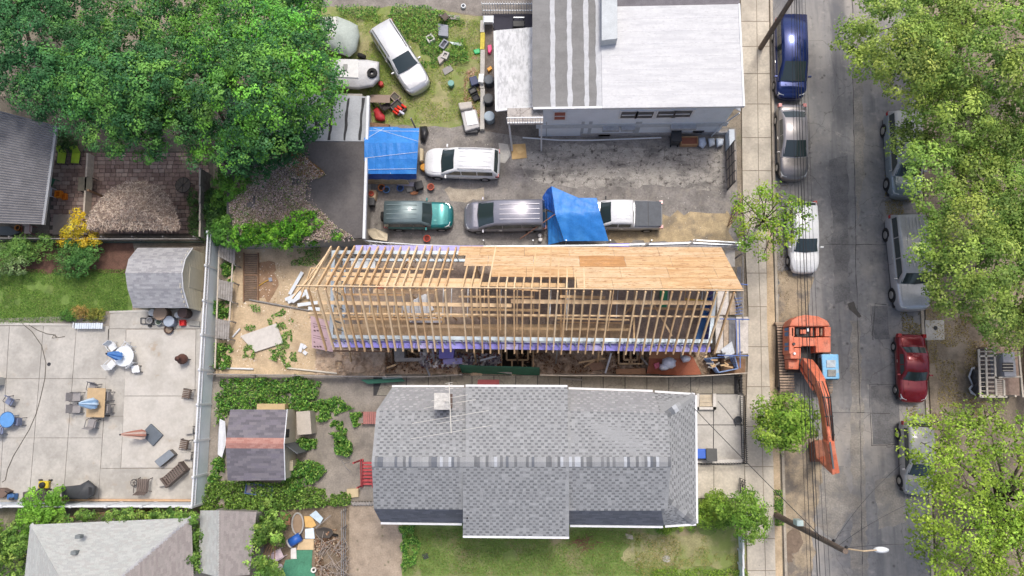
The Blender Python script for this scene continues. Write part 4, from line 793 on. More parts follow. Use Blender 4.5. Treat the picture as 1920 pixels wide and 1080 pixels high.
    for k in range(grooves): y = lerp(-.6, .6, k/(grooves-1))*wt; part(t, 'roof_groove', MB().beam((xf-.25, y, Hh+.035*(1-(y/wt)**2)), (xr+.15, y, Hh+.02), .03, .022), roofm or pm, local=True)
    if spare: part(t, 'spare_wheel', MB().wheel((-l-.1, -.1, .85), (1, 0, 0), .33, .2), RUBBER, local=True)
    for s in (1, -1):
        side = lambda x, v: (x, s*(lerp(wb, wt, v)+.014), lerp(belt, Hh-.08, v))
        xa, xz = lerp(xw, xf, .12)-.1, (lerp(xr, xb, .2)+.08 if not bed else xr+.05); cut = [lerp(xa, xz, k/wins) for k in range(wins+1)]
        for k in range(wins):
            a, z = cut[k]-(.03 if k else 0), cut[k+1]+.03; at = min(a, lerp(xw, xf, .85)-.06) if k == 0 else a; zt_ = max(z, lerp(xr, xb, .55)) if k == wins-1 else z
            if k == 0: at = min(at, a-abs(xw-xf)*.55)
            if at-zt_ > .12: part(t, 'side_window', MB().add([side(a, .1), side(z, .1), side(zt_, .8), side(at, .8)], [(0, 1, 2, 3)]), glass, local=True)
        for x in (l*.64, -l*.62):
            wh = part(t, 'wheel', MB().wheel((x, s*(hw-.1), wr), (0, 1, 0), wr, .22), RUBBER, local=True); part(wh, 'rim', MB().wheel((x, s*(hw-.085), wr), (0, 1, 0), wr*.62, .21, 10), CHROME, local=True)
            part(t, 'wheel_arch', MB().wheel((x, s*(hw-.16), wr+.03), (0, 1, 0), wr*1.16, .31, 18), BLACK, local=True)
        part(t, 'headlight', MB().hexa([(l-.28, s*hw*.5, hood*.66), (l-.08, s*hw*.5, hood*.66), (l-.2, s*hw*.83, hood*.66), (l-.42, s*hw*.9, hood*.66)][:: 1], [(l-.4, s*hw*.52, hood-.1), (l-.17, s*hw*.5, hood-.14), (l-.27, s*hw*.8, hood-.14), (l-.52, s*hw*.9, hood-.1)]), HEADL, local=True)
        part(t, 'tail_lamp', MB().box((-l+.12, s*hw*.84, deck*.72), (.22, .2, .26)), TAILL, local=True)
        part(t, 'mirror', MB().box((xw-.22, s*(hw+.08), belt), (.1, .2, .14)), pm if not bed else BLACK, local=True, bevel=.02)
        part(t, 'door_handle', MB().box((xw-L*.25, s*(hw+.008), belt-.2), (.16, .02, .03)), CHROME, local=True)
        part(t, 'door_seam', MB().add([(xw-L*.2, s*(hw+.003), belt-.2), (xw-L*.2-.015, s*(hw+.003), belt-.2), (xw-L*.2-.015, s*(hw+.003), .4), (xw-L*.2, s*(hw+.003), .4)], [(0, 1, 2, 3)]), BLACK, local=True)
        if rails: part(t, 'roof_rail', MB().tube([(xf-.15, s*wt*.88, Hh-.02), (xf-.3, s*wt*.88, Hh+.06), (xr+.3, s*wt*.88, Hh+.06), (xr+.1, s*wt*.88, Hh-.02)], .022, 5), BLACK if rails == 2 else CHROME, local=True)
    part(t, 'grille', MB().box((l-.13, 0, hood*.5), (.1, W*.42, .16)), BLACK, local=True)
    if bed:
        part(t, 'tonneau', MB().box((lerp(xr-.18, -l+.1, .5), 0, deck+.02), (abs(xr-.25+l-.1), W*.86, .07)), M('tonneau', (.075, .085, .1), .6, .15), local=True, bevel=.02)
        part(t, 'tonneau_seam', MB().box((lerp(xr-.18, -l+.1, .5), 0, deck+.088), (.03, W*.85, .012)), BLACK, local=True)
    return t
SIL = paint('silver_paint', (.5, .51, .53), .32, .5); WHT = paint('white_paint', (.72, .73, .74), .3, 0, .08); GRY = paint('grey_paint', (.2, .19, .19), .3, .6, .15); BLU = paint('blue_paint_car', (.012, .028, .13), .2, .5, .03)
GRN = paint('green_paint', (.008, .16, .16), .28, .4, .1); GRNR = paint('faded_green_roof', (.13, .18, .19), .45, .4, .15); REDP = paint('red_paint', (.2, .012, .02), .25, .35, .06); VAN = paint('lilac_grey_paint', (.27, .27, .31), .3, .5, .12); SILR = paint('dusty_roof', (.42, .42, .41), .5, .3, .35)
car('suv', 'white suv with silver roof bars parked nose-first against the blue tarp shelter', 'suv', (795, 304), (937, 308), WHT, W=1.9, Hh=1.68, rails=1, ws=(.24, .06), rw=(-.43, -.485), grooves=4)
car('suv', 'dark green off-roader with faded roof and spare wheel beside the leaf-covered garage', 'suv', (850, 404), (722, 404), GRN, W=1.75, Hh=1.72, roofm=GRNR, ws=(.17, .06), rw=(-.47, -.49), spare=True, grooves=4, taper=.82)
car('minivan', 'grey minivan parked between the green off-roader and the blue tarp canopy', 'minivan', (869, 406), (1024, 403), VAN, W=1.95, Hh=1.75, ws=(.3, .1), rw=(-.45, -.49), hood=.92, taper=.8, grooves=4)
car('pickup_truck', 'white and silver pickup with black bed cover poking out from under blue tarp', 'pickup truck', (1094, 403), (1242, 404), SIL, W=1.85, Hh=1.75, roofm=WHT, ws=(.27, .15), rw=(-.1, -.125), bed=True, deck=1.08, belt=1.08, hood=1.08, wins=2, grooves=5)
car('suv', 'silver suv parked at an angle in the weedy yard', 'suv', (789, 168), (714, 50), SIL, W=1.85, Hh=1.65, ws=(.2, .03), rw=(-.44, -.49), roofm=paint('pale_roof', (.68, .69, .7), .35, .2, .08), rails=2)
car('minivan', 'deep blue minivan parked at the kerb under the overhead wires', 'minivan', (1484, 184), (1480, 36), BLU, W=1.95, Hh=1.78, ws=(.3, .1), rw=(-.46, -.495), hood=.92)
car('sedan', 'dusty grey sedan parked at the kerb behind the blue minivan', 'sedan', (1489, 337), (1484, 196), GRY, W=1.82, Hh=1.44, belt=.92, hood=.88, deck=.98, ws=(.2, .0), rw=(-.26, -.4), roofm=paint('grey_roof', (.36, .34, .34), .35, .4, .15), wins=2)
car('sedan', 'white sedan at the kerb half hidden by a sparse street tree', 'sedan', (1510, 512), (1503, 378), WHT, W=1.8, Hh=1.45, belt=.92, hood=.9, deck=.98, ws=(.2, .03), rw=(-.4, -.47), wins=2)
car('suv', 'large silver suv across the street with leaves on its windshield', 'suv', (1712, 584), (1693, 404), SIL, W=2.05, Hh=1.95, belt=1.2, hood=1.18, deck=1.2, ws=(.21, .12), rw=(-.46, -.49), roofm=SILR, wr=.42, taper=.85, grooves=6, wins=3)
car('suv', 'grey suv across the street almost hidden beneath the tree canopy', 'suv', (1698, 372), (1688, 212), paint('blue_grey_paint', (.24, .29, .32), .3, .4, .1), W=1.95, Hh=1.85, belt=1.1, hood=1.1, deck=1.1, ws=(.25, .14), rw=(-.45, -.49), roofm=SILR, wr=.4)
car('sedan', 'boxy dark red sedan parked across the street', 'sedan', (1714, 756), (1708, 626), REDP, W=1.72, Hh=1.4, belt=.9, hood=.88, deck=.9, ws=(.15, .04), rw=(-.2, -.32), wins=2, wr=.31)
car('hatchback', 'dull silver hatchback under the leafy branches south of the red sedan', 'hatchback', (1722, 930), (1717, 790), paint('old_silver', (.38, .38, .38), .4, .4, .3), W=1.75, Hh=1.5, belt=.95, hood=.92, deck=.98, ws=(.2, .04), rw=(-.42, -.485), roofm=SILR, wins=2)
# ------------------------------------------------------------------ excavator
ORG_ = M('worn_orange_paint', (.62, .17, .09), .55, .12, 2, .1, layers=(((.7, .3, .2), 'noise', 1.2, .48, .68, .7), ((.16, .07, .045), 'noise', 3.0, .58, .7, .8))); BCAB = M('worn_blue_paint', (.19, .44, .66), .45, .12, 2, .08, layers=(((.5, .48, .42), 'noise', 3.2, .56, .7, .8),)); BLS = M('blue_stripe', (.06, .2, .42), .5, .1)
TRK = M('track_steel', (.4, .3, .22), .85, .3, 3, .4); GREASE = M('greasy_metal', (.035, .03, .028), .5, .4, 6)
t = thing('excavator', 'orange tracked excavator with pale blue cab standing at the kerb', 'excavator', P(1505, 665))
for k, (cx, yt0, yt1) in enumerate(((1466, 606, 738), (1536, 606, 738))):
    a, b = P(cx, yt0, .45), P(cx, yt1, .45); tr_ = part(t, 'track', MB().beam(a+Vector((0, -.4, 0)), b+Vector((0, .4, 0)), .56, .7), GREASE)
    Ltr = a.y-b.y; per = 2*(Ltr-.8)+2*math.pi*.43; n = 58
    for i in range(n):
        s = i/n*per; st = Ltr-.8; ang = 0
        if s < st: y, z, ang = a.y-.4-s, .88, 0
        elif s < st+math.pi*.43: q = (s-st)/.43; y, z, ang = b.y+.4-math.sin(q)*.43, .45+math.cos(q)*.43, q
        elif s < 2*st+math.pi*.43: y, z, ang = b.y+.4+(s-st-math.pi*.43), .03, math.pi
        else: q = (s-2*st-math.pi*.43)/.43; y, z, ang = a.y-.4+math.sin(q)*.43, .45-math.cos(q)*.43, math.pi+q
        u = Vector((0, -math.sin(ang), math.cos(ang))); ct = Vector((a.x, y, z)); part(tr_, 'track_shoe', MB().beam(ct-Vector((.45, 0, 0)), ct+Vector((.4, 0, 0)), .105, .05, u), TRK)
part(t, 'turntable', MB().lathe(P(1505, 660, .8), [(.8, 0), (.8, .3)], 20), GREASE)
zt, zb = 2.25, 1.05; U = lambda L_, z: PP(L_, z)
part(t, 'deck', MB().prism(U([(1479, 612), (1484, 602), (1553, 602), (1557, 690), (1530, 700), (1479, 698)], 1.3), .3), GREASE)
cw = part(t, 'counterweight', MB().prism(U([(1480, 612), (1485, 600), (1496, 593), (1512, 590), (1535, 593), (1552, 601), (1558, 612)], zt), 1.3), ORG_, bevel=.08)
part(t, 'side_tank', MB().prism(U([(1480, 613), (1489, 613), (1489, 664), (1480, 664)], zt), 1.2), ORG_, bevel=.05)
part(t, 'side_tank', MB().prism(U([(1482, 652), (1502, 652), (1502, 673), (1482, 673)], zt-.02), 1.15), ORG_, bevel=.06)
part(t, 'tool_box', MB().prism(U([(1478, 674), (1499, 674), (1498, 693), (1479, 692)], zt-.5), .7), ORG_, bevel=.04)
part(t, 'hood_panel', MB().prism(U([(1488, 632), (1503, 632), (1503, 651), (1488, 651)], zt+.02), .5), ORG_, bevel=.03)
part(t, 'hood_panel', MB().prism(U([(1501, 633), (1530, 633), (1530, 649), (1501, 649)], zt-.02), .5), ORG_, bevel=.03)
part(t, 'hood_panel', MB().prism(U([(1530, 632), (1558, 632), (1558, 661), (1530, 661)], zt), 1.1), ORG_, bevel=.05)
part(t, 'side_beam', MB().prism(U([(1546, 613), (1558, 613), (1558, 631), (1546, 631)], zt), 1.0), ORG_, bevel=.03)
part(t, 'side_beam', MB().prism(U([(1484, 613), (1490, 613), (1490, 631), (1484, 631)], zt), 1.0), ORG_, bevel=.03)
eb = part(t, 'engine', MB().prism(U([(1490, 613), (1546, 613), (1546, 631), (1490, 631)], 1.7), .6), GREASE)
for (a, b, c, d, m) in ((1501, 618, 1512, 626, ORG_), (1492, 616, 1498, 628, BLACK), (1520, 614, 1524, 630, ORG_), (1530, 614, 1536, 630, ORG_), (1539, 615, 1543, 629, TRK), (1513, 615, 1518, 622, STEEL)): part(eb, 'engine_block', MB().prism(U([(a, b), (c, b), (c, d), (a, d)], 1.95), .3), m, bevel=.02)
for y0_, y1_ in ((614, 620), (622, 630), (642, 648), (650, 657)): part(t, 'blue_stripe', MB().add([P(1478.4, y0_, zt-.08), P(1478.4, y1_, zt-.08), P(1471.2, y1_+.5, zt-.75), P(1471, y0_+1.5, zt-.75)], [(0, 1, 2, 3)]), BLS)
part(t, 'filler_cap', MB().lathe(P(1488, 645, zt+.02), [(.09, 0), (.08, .08)], 10), DARK)
part(t, 'filler_cap', MB().lathe(P(1489, 663, zt), [(.08, 0), (.07, .1)], 10), STEEL)
cb = part(t, 'cab', MB().hexa(U([(1534, 713), (1571, 713), (1570, 665), (1532, 665)], 1.15), [P(1543, 711, 2.75), P(1574, 711, 2.75), P(1572, 664, 2.75), P(1540, 664, 2.75)]), BCAB, bevel=.07)
part(cb, 'roof_hatch', MB().prism(U([(1552, 693), (1568, 693), (1568, 706), (1552, 706)], 2.82), .06), M('hatch', (.22, .22, .2), .4, .3), bevel=.02)
part(cb, 'roof_plate', MB().prism(U([(1550, 675), (1567, 675), (1567, 689), (1550, 689)], 2.80), .04), M('scuffed', (.42, .47, .5), .7, .25, 5), bevel=.02)
part(cb, 'door_window', MB().hexa([P(1533, 707, 1.9), P(1533.4, 707, 1.9), P(1533.2, 672, 1.9), P(1532.8, 672, 1.9)], [P(1541, 706, 2.6), P(1541.6, 706, 2.6), P(1540, 671, 2.6), P(1539, 671, 2.6)]), GLASS)
part(cb, 'windshield', MB().add([P(1536, 714, 1.5), P(1571, 714, 1.5), P(1573, 712.6, 2.6), P(1545, 712.6, 2.6)], [(0, 1, 2, 3)]), GLASS)
bm = [P(1512, 678, 1.9), P(1522, 694, 2.9), P(1536, 716, 3.9), P(1545, 745, 4.6), P(1550, 780, 4.8), P(1553, 815, 4.7), P(1555, 846, 4.4)]
wd = [.62, .58, .5, .44, .42, .4, .36]; vs = []
for i, p in enumerate(bm):
    d = (bm[min(i+1, 6)]-bm[max(i-1, 0)]).normalized(); s = d.cross(Vector((0, 0, 1))).normalized()*wd[i]/2; u = s.cross(d).normalized()*(.3 if 0 < i < 6 else .2)
    vs += [p-s-u, p+s-u, p+s+u, p-s+u]
bo = part(t, 'boom', MB().add(vs, [(i*4+j, i*4+(j+1) % 4, i*4+4+(j+1) % 4, i*4+4+j) for i in range(6) for j in range(4)]+[(3, 2, 1, 0), (24, 25, 26, 27)]), ORG_, bevel=.03)
V_HOSE = Vector((0, 0, .03))
for k in range(4):
    o = Vector((lerp(-.16, .18, k/3), 0, .34)); part(bo, 'hydraulic_hose', MB().tube([p+V_HOSE+o*(1 if 0 < i < 6 else .7)+Vector((random.uniform(-.05, .05), 0, 0)) for i, p in enumerate(bm)], .032, 5), GREASE if k != 1 else M('old_hose', (.3, .17, .12), .7, .3))
for i in range(1, 6): d_ = (bm[i+1]-bm[i-1]).normalized(); s_ = d_.cross(Vector((0, 0, 1))).normalized(); part(bo, 'hose_clamp', MB().beam(bm[i]-s_*wd[i]*.52+Vector((0, 0, .33)), bm[i]+s_*wd[i]*.52+Vector((0, 0, .33)), .07, .06), GREASE)
for sg in (-1, 1): part(bo, 'pipe', MB().tube([p+Vector((sg*.16, 0, .32 if 0 < i < 6 else .22)) for i, p in enumerate(bm)], .035, 5), ORG_)
for s in (-.3, .3): part(t, 'lift_cylinder', MB().tube([P(1500, 688, 1.5)+Vector((s+.3, 0, 0)), P(1530, 730, 3.7)+Vector((s*.6, 0, 0))], .085, 8), ORG_)
stk = [P(1556, 838, 4.6), P(1562, 880, 3.4), P(1551, 868, 1.6), P(1540, 850, .9)]
part(t, 'stick', MB().beam(P(1553, 826, 4.85), P(1563, 884, 4.0), .42, .55), ORG_, bevel=.04)
part(t, 'stick', MB().beam(P(1562, 880, 3.8), P(1542, 862, 1.2), .36, .42), ORG_, bevel=.04)
part(t, 'stick_cylinder', MB().tube([P(1552, 800, 5.35), P(1556, 828, 5.3)], .1, 8), ORG_); part(t, 'cylinder_rod', MB().tube([P(1556, 828, 5.3), P(1563, 878, 4.5)], .05, 8), CHROME)
bk = P(1538, 848, .5); part(t, 'bucket', MB().hexa([bk+Vector(v) for v in ((-.5, -.6, -.4), (.5, -.6, -.4), (.5, .5, -.4), (-.5, .5, -.4))], [bk+Vector(v) for v in ((-.5, -.35, .7), (.5, -.35, .7), (.5, .75, .5), (-.5, .75, .5))]), M('rusty_bucket', (.25, .1, .06), .8, .3), bevel=.05)
for k in range(4): part(t, 'bucket_tooth', MB().box(bk+Vector((-.4+k*.27, .62, -.42)), (.1, .3, .1)), TRK)
# ------------------------------------------------------------------ covered boat, covered trailer, tarps
def blob(prof_rows, flip=False):                        # loft of closed outlines (list of lists of Vectors) + top cap
    mb = MB(); n = len(prof_rows[0]); vs = [v for r in prof_rows for v in r]
    return mb.add(vs, [(i*n+j, i*n+(j+1) % n, (i+1)*n+(j+1) % n, (i+1)*n+j) for i in range(len(prof_rows)-1) for j in range(n)]+[tuple((len(prof_rows)-1)*n+j for j in range(n))])
def shell(pts, zs, shr, cx=None):                        # shrinking copies of a photo outline at rising heights
    cx = cx or (sum(p[0] for p in pts)/len(pts), sum(p[1] for p in pts)/len(pts)); return [[P(lerp(cx[0], x, s), lerp(cx[1], y, s), z) for x, y in pts] for z, s in zip(zs, shr)]
def refine(pts, k=4):
    out = []
    for i in range(len(pts)):
        a, b = pts[i], pts[(i+1) % len(pts)]; out += [(lerp(a[0], b[0], j/k), lerp(a[1], b[1], j/k)) for j in range(k)]
    return out
CANV = M('boat_canvas', (.4, .45, .41), .7, .12, 1.2, .4, 4); SILC = M('silver_cover', (.55, .55, .55), .5, .1, 1.5, .6, 4)
t = thing('covered_boat', 'boat under a pale grey-green canvas cover by the big tree', 'boat', P(640, 70))
part(t, 'canvas', blob(shell(refine([(600, 36), (634, 32), (655, 40), (670, 48), (674, 68), (668, 95), (655, 106), (636, 100), (600, 88)]), (.1, .6, 1.0, 1.3, 1.5), (1.0, 1.02, .93, .62, .15), (640, 62))), CANV, True)
part(t, 'bow_cover', blob(shell(refine([(604, 32), (634, 31), (634, 55), (628, 78), (604, 74)]), (.8, 1.35, 1.55), (1, .93, .4))), M('pale_canvas', (.6, .6, .57), .7, .1, 1.2, .4, 4), True)
part(t, 'wheel', MB().wheel(P(678, 105, .3), (.3, 1, .1), .3, .2), RUBBER)
t = thing('covered_trailer', 'camping trailer under a wrinkled silver cover with a spare tyre on top', 'trailer', P(668, 140))
part(t, 'cover', blob(shell(refine([(618, 112), (690, 112), (711, 116), (712, 150), (700, 163), (672, 168), (618, 164)]), (.15, .9, 1.6, 1.85), (1.0, 1.0, .94, .8))), SILC, True)
part(t, 'roof_cover', MB().prism(PP([(622, 110), (672, 111), (672, 146), (622, 144)], 1.93), .06), M('pale_cover', (.66, .66, .64), .5, .08), bevel=.03)
part(t, 'spare_tyre', MB().wheel(P(698, 137, 1.95), (0, 0, 1), .33, .2, 16, r0=.13), RUBBER)
part(t, 'roof_hatch', MB().box(P(648, 127, 1.93), (.25, .42, .1)), M('hatch2', (.3, .3, .28), .6, .1), bevel=.02)
part(t, 'window_flap', MB().add([P(647, 166.5, .5), P(662, 168, .5), P(653, 154, 1.6)], [(0, 1, 2)]), M('navy', (.02, .04, .13), .6, .1))
BT = tarpmat('blue_tarp', (.03, .2, .58)); DBT = tarpmat('deep_blue_tarp', (.012, .08, .36))
t = thing('tarp_shelter', 'lean-to shelter roofed with a bright blue tarp against the garage', 'shelter', P(735, 290))
zs_ = [(238, 2.15), (268, 2.95), (298, 2.75), (326, 2.4)]; mb = MB(); n_ = 15; vs = []
for (y, z) in zs_: vs += [P(lerp(683, 786-(y-238)*.06, k/n_), y+(2.5 if k > 9 and y < 250 else 0), z+random.uniform(-.03, .03)) for k in range(n_+1)]
mb.add(vs, [(j*(n_+1)+i, j*(n_+1)+i+1, (j+1)*(n_+1)+i+1, (j+1)*(n_+1)+i) for j in range(3) for i in range(n_)]); part(t, 'tarp_roof', mb, BT)
mb = MB(); vs = []
for (y, z) in ((326, 2.4), (336, 1.7)): vs += [P(lerp(684, 781, k/n_), y+random.uniform(-.8, .8), z) for k in range(n_+1)]
mb.add(vs, [(i, i+1, n_+2+i, n_+1+i) for i in range(n_)]); part(t, 'tarp_skirt', mb, DBT)
tz = lambda y: interp([230, 238, 268, 298, 326, 340], [2.15, 2.18, 2.99, 2.79, 2.45, 2.4], y)
CRM = M('cord', (.75, .78, .8), .6, .1)
for a, b in (((684, 245), (786, 246)), ((684, 262), (720, 240)), ((686, 296), (782, 285)), ((684, 318), (780, 316)), ((700, 240), (784, 265)), ((735, 240), (732, 326))): part(t, 'rope', MB().tube([P(*a, tz(a[1])), P(*b, tz(b[1]))], .012, 4), CRM)
for x, y in ((688, 243), (782, 246), (688, 330), (778, 330)): part(t, 'post', MB().box(P(x, y), (.08, .08, 2.25)), WOODG)
part(t, 'side_board', MB().beam(P(686, 340, 1.1), P(765, 341, 1.1), .06, .9), M('tan_board', (.42, .33, .22), .85, .25, 3))
t = thing('tarp_canopy', 'crumpled blue tarp draped over the front of the pickup truck', 'tarp', P(1080, 405))
def tarp(nm, rows, m, root): # rows of (px, py, z)
    k = len(rows[0]); vs = []; fine = []
    for r in rows: fine.append([Vector(P(*p)) for p in r])
    u, v = 14, 12; g = MB()
    for j in range(v+1):
        for i in range(u+1):
            a, b = j/v*(len(rows)-1), i/u*(k-1); j0, i0 = min(int(a), len(rows)-2), min(int(b), k-2); fa, fb = a-j0, b-i0
            p = lerp(lerp(fine[j0][i0], fine[j0][i0+1], fb), lerp(fine[j0+1][i0], fine[j0+1][i0+1], fb), fa); e_ = 0 if i in (0, u) or j in (0, v) else 1
            vs.append(p+Vector((0, 0, e_*(.05*math.sin(i*1.9+j*.7)+.04*math.sin(j*2.3-i)+random.uniform(-.025, .025)))))
    g.add(vs, [(j*(u+1)+i, j*(u+1)+i+1, (j+1)*(u+1)+i+1, (j+1)*(u+1)+i) for j in range(v) for i in range(u)]); return part(root, nm, g, m, True)
tarp('tarp_top', [[(1034, 349, 1.9), (1085, 371, 2.0), (1119, 371, 2.0)], [(1041, 401, 2.25), (1085, 400, 2.25), (1125, 398, 2.1)], [(1058, 452, 1.5), (1098, 452, 1.4), (1141, 452, 1.4)]], BT, t)
tarp('tarp_flank', [[(1017, 369, 1.2), (1026, 355, 1.5), (1034, 349, 1.9)], [(1021, 390, 1.1), (1032, 395, 1.5), (1041, 401, 2.2)]], DBT, t)
tarp('tarp_flank', [[(1026, 396, 1.1), (1034, 398, 1.7), (1041, 401, 2.2)], [(1028, 459, .5), (1045, 455, .9), (1057, 452, 1.45)]], BT, t)
part(t, 'prop_pole', MB().tube([P(975, 448, .3), P(1040, 402, 2.2)], .03, 6), M('rusty_pole', (.4, .2, .13), .7, .2)); part(t, 'prop_pole', MB().tube([P(1042, 402, 2.2), P(1055, 452, 1.0)], .025, 6), DARK)
# ------------------------------------------------------------------ trees
BARK = M('bark', (.13, .105, .08), .95, .3, 5, .8, 20)
def fill_lobes(poly, n, z0, z1, r0, r1, seed):
    q = np.random.default_rng(seed); xs = [p[0] for p in poly]; ys = [p[1] for p in poly]; out = []; cx, cy = np.mean(xs), np.mean(ys); R = max(max(xs)-min(xs), max(ys)-min(ys))/2
    best = []
    while len(out) < n:
        cand = []
        for _ in range(40):
            x, y = q.uniform(min(xs), max(xs)), q.uniform(min(ys), max(ys))
            if inpoly(np.array([x]), np.array([y]), poly)[0]: cand.append((min([math.hypot(x-a[0], y-a[1]) for a in out] or [999]), x, y))
        if not cand: continue
        _, x, y = max(cand); e = min(1, math.hypot(x-cx, y-cy)/R); z = lerp(z1, z0, e**1.5)+q.uniform(-.8, .6); r = q.uniform(r0, r1)*(1-.15*e)
        p = P(x, y, z); out.append((x, y, p.x, p.y, z, r))
    return [(a[2], a[3], a[4], a[5], a[5], a[5]*.72) for a in out]
def tree(label, base, poly, n, z0, z1, r0, r1, cols, seed, group=None, dens=2.6, leaf=.19, clump=.45, per=34, tr=.26, name='tree', limbs=None, zb=0, twigs=0, low=-.35):
    b = P(*base, zb); t = thing(name, label, 'tree', b, group); lb = fill_lobes(poly, n, z0, z1, r0, r1, seed)
    hub = b+Vector((0, 0, z0*.45)); part(t, 'trunk', MB().tube([b-Vector((0, 0, .05)), lerp(b, hub, .5)+Vector((random.uniform(-.1, .1), random.uniform(-.1, .1), 0)), hub], tr, 10, r2=tr*.7), BARK, True)
    lm = MB(); rq_ = random.Random(seed)
    for l in lb[:limbs]:
        e = Vector(l[:3]); m = lerp(hub, e, .5)+Vector((rq_.uniform(-.4, .4), rq_.uniform(-.4, .4), .5)); lm.tube([hub-Vector((0, 0, .2)), m, e], tr*.5, 6, r2=.025)
        for _ in range(twigs): a = lerp(m, e, rq_.random()); lm.tube([a, a+Vector((rq_.uniform(-1, 1), rq_.uniform(-1, 1), rq_.uniform(.1, .7)))*l[3]*.9], .02, 4, r2=.006)
    part(t, 'limb', lm, BARK, True)
    leaves('crown', *lobe_leaves(lb, cols, clump, per, dens, leaf, low), parent=t); return t
DG = [rgb(c) for c in ('4f8244', '619346', '427040', '72a34a', '4a7a4a', '38643a')]; YG = [rgb(c) for c in ('8fa84a', '9db555', '7c9846', 'abc060', '84a04e', '6d8c40')]; BG = [rgb(c) for c in ('7ea03a', '90b044', '688c32', '9dba4c')]
tree('big broad maple at the top left with bright crown reaching the covered trailer', (440, 200), [(345, -30), (590, -30), (600, 60), (600, 160), (570, 210), (520, 265), (440, 300), (370, 270), (335, 150)], 29, 6.5, 10.5, 1.3, 2.0, DG+[rgb('74b544'), rgb('7ebc48')], 21, 'maples at the top left', dens=2.7, leaf=.15, per=58, clump=.46, tr=.38)
tree('dense maple between the corrugated patio cover and the brightest maple', (305, 210), [(140, 40), (330, -30), (325, 270), (260, 262), (190, 255), (150, 205)], 22, 6, 9.5, 1.2, 1.8, DG, 22, 'maples at the top left', dens=2.7, leaf=.15, per=58, clump=.46, tr=.35)
tree('blue-green maple filling the top left corner above the corrugated roof', (90, 40), [(-60, -40), (150, -40), (140, 110), (100, 190), (40, 180), (-60, 170)], 21, 6, 9, 1.2, 1.8, [c for c in [rgb('437446'), rgb('528450'), rgb('5f924c'), rgb('3a663c'), rgb('497a48')]], 23, 'maples at the top left', dens=2.7, leaf=.15, per=58, clump=.46, tr=.33)
tree('small dark understorey tree below the brightest maple beside the flat garage', (440, 320), [(420, 270), (540, 240), (580, 240), (520, 300), (440, 320)], 7, 3.5, 5.5, .9, 1.3, [rgb('3d6b3c'), rgb('44743f'), rgb('325c36')], 24, dens=2.4, tr=.12)
EG = 'street trees along the far kerb'
tree('tall yellow-green street tree at the top right overhanging the road', (1770, 60), [(1600, -40), (1790, -40), (1800, 200), (1760, 200), (1710, 190), (1660, 150), (1590, 90)], 17, 6, 10, 1.2, 1.8, YG, 31, EG, leaf=.14, dens=3.0, per=60, clump=.46, tr=.3)
tree('olive street tree in the far top right corner', (1890, 120), [(1790, -40), (1990, -40), (1990, 320), (1830, 320), (1790, 180)], 16, 6.5, 10.5, 1.3, 1.9, YG+[rgb('66803a')], 32, EG, leaf=.14, dens=3.0, per=60, clump=.46, tr=.3)
tree('yellow-green street tree covering the rear of the large silver suv', (1850, 430), [(1700, 240), (1830, 270), (1990, 300), (1990, 640), (1870, 620), (1800, 560), (1760, 480), (1720, 400)], 26, 6, 10, 1.2, 1.8, YG, 33, EG, leaf=.14, dens=3.0, per=60, clump=.46, tr=.32)
tree('loose branching street tree over the silver hatchback at the bottom right', (1830, 930), [(1720, 830), (1800, 800), (1990, 790), (1990, 1130), (1760, 1130), (1720, 1000), (1745, 940)], 28, 5, 8.5, 1.0, 1.6, [rgb(c) for c in ('8aa63a', '9cbc44', '76922f', 'a9c750', '6b8a30')], 34, EG, leaf=.15, dens=2.8, tr=.26, twigs=7, per=26)
tree('thin leaning sapling with twigs beside the loose street tree', (1790, 800), [(1690, 800), (1720, 790), (1780, 770), (1850, 760), (1900, 770), (1830, 790)], 8, 3, 4.5, .5, .8, [rgb('7f9a3a'), rgb('93ad45')], 35, EG, leaf=.13, dens=2.0, tr=.08, twigs=5, per=18, clump=.35)
tree('sparse young street tree in front of the lot gate beside the white sedan', (1418, 425), [(1385, 370), (1420, 350), (1500, 380), (1515, 410), (1490, 450), (1430, 480), (1385, 450)], 17, 3.6, 5.2, .45, .8, [rgb(c) for c in ('7ea338', '90b53f', '6b8f30', 'a3b843')], 41, leaf=.14, dens=3.2, tr=.09, twigs=5, per=20, clump=.32, zb=.1)
tree('compact round street tree beside the excavator tracks', (1462, 802), [(1432, 765), (1470, 752), (1515, 775), (1520, 810), (1505, 835), (1460, 835), (1435, 815)], 15, 3.0, 4.6, .55, .9, BG, 42, leaf=.15, dens=5, tr=.09, per=26, clump=.3, zb=.1)
tree('leafy green tree at the front corner of the grey shingled house', (1380, 962), [(1345, 940), (1400, 930), (1430, 955), (1425, 985), (1395, 1000), (1360, 975)], 11, 2.2, 3.4, .5, .85, [rgb(c) for c in ('6c9438', '7ea642', '587e30', '8eb24c')], 43, leaf=.13, dens=6, tr=.08, per=24, clump=.28)
bush('hedge', 'thick bright hedge against the front wall of the grey shingled house', 'hedge', spread(1308, 1360, 930, 985, 14, .9, .55, .6, 6)+spread(1235, 1300, 984, 992, 8, .4, .35, .35, 7), BG, dens=6, leaf=.11)
bush('shrub', 'row of dark shrubs in the shaded strip between the side fence and the garage', 'shrub', spread(398, 428, 325, 445, 20, .9, .55, .6, 51), [rgb(c) for c in ('4a7038', '567c40', '3f6232')], dens=6, leaf=.12)
bush('shrub', 'dark climbing shrub at the terrace corner beside the thatched hut', 'shrub', spread(362, 386, 370, 440, 9, .6, .4, .45, 52), [rgb(c) for c in ('4a6a38', '5a7a40', '3c5a30')], dens=6, leaf=.11)
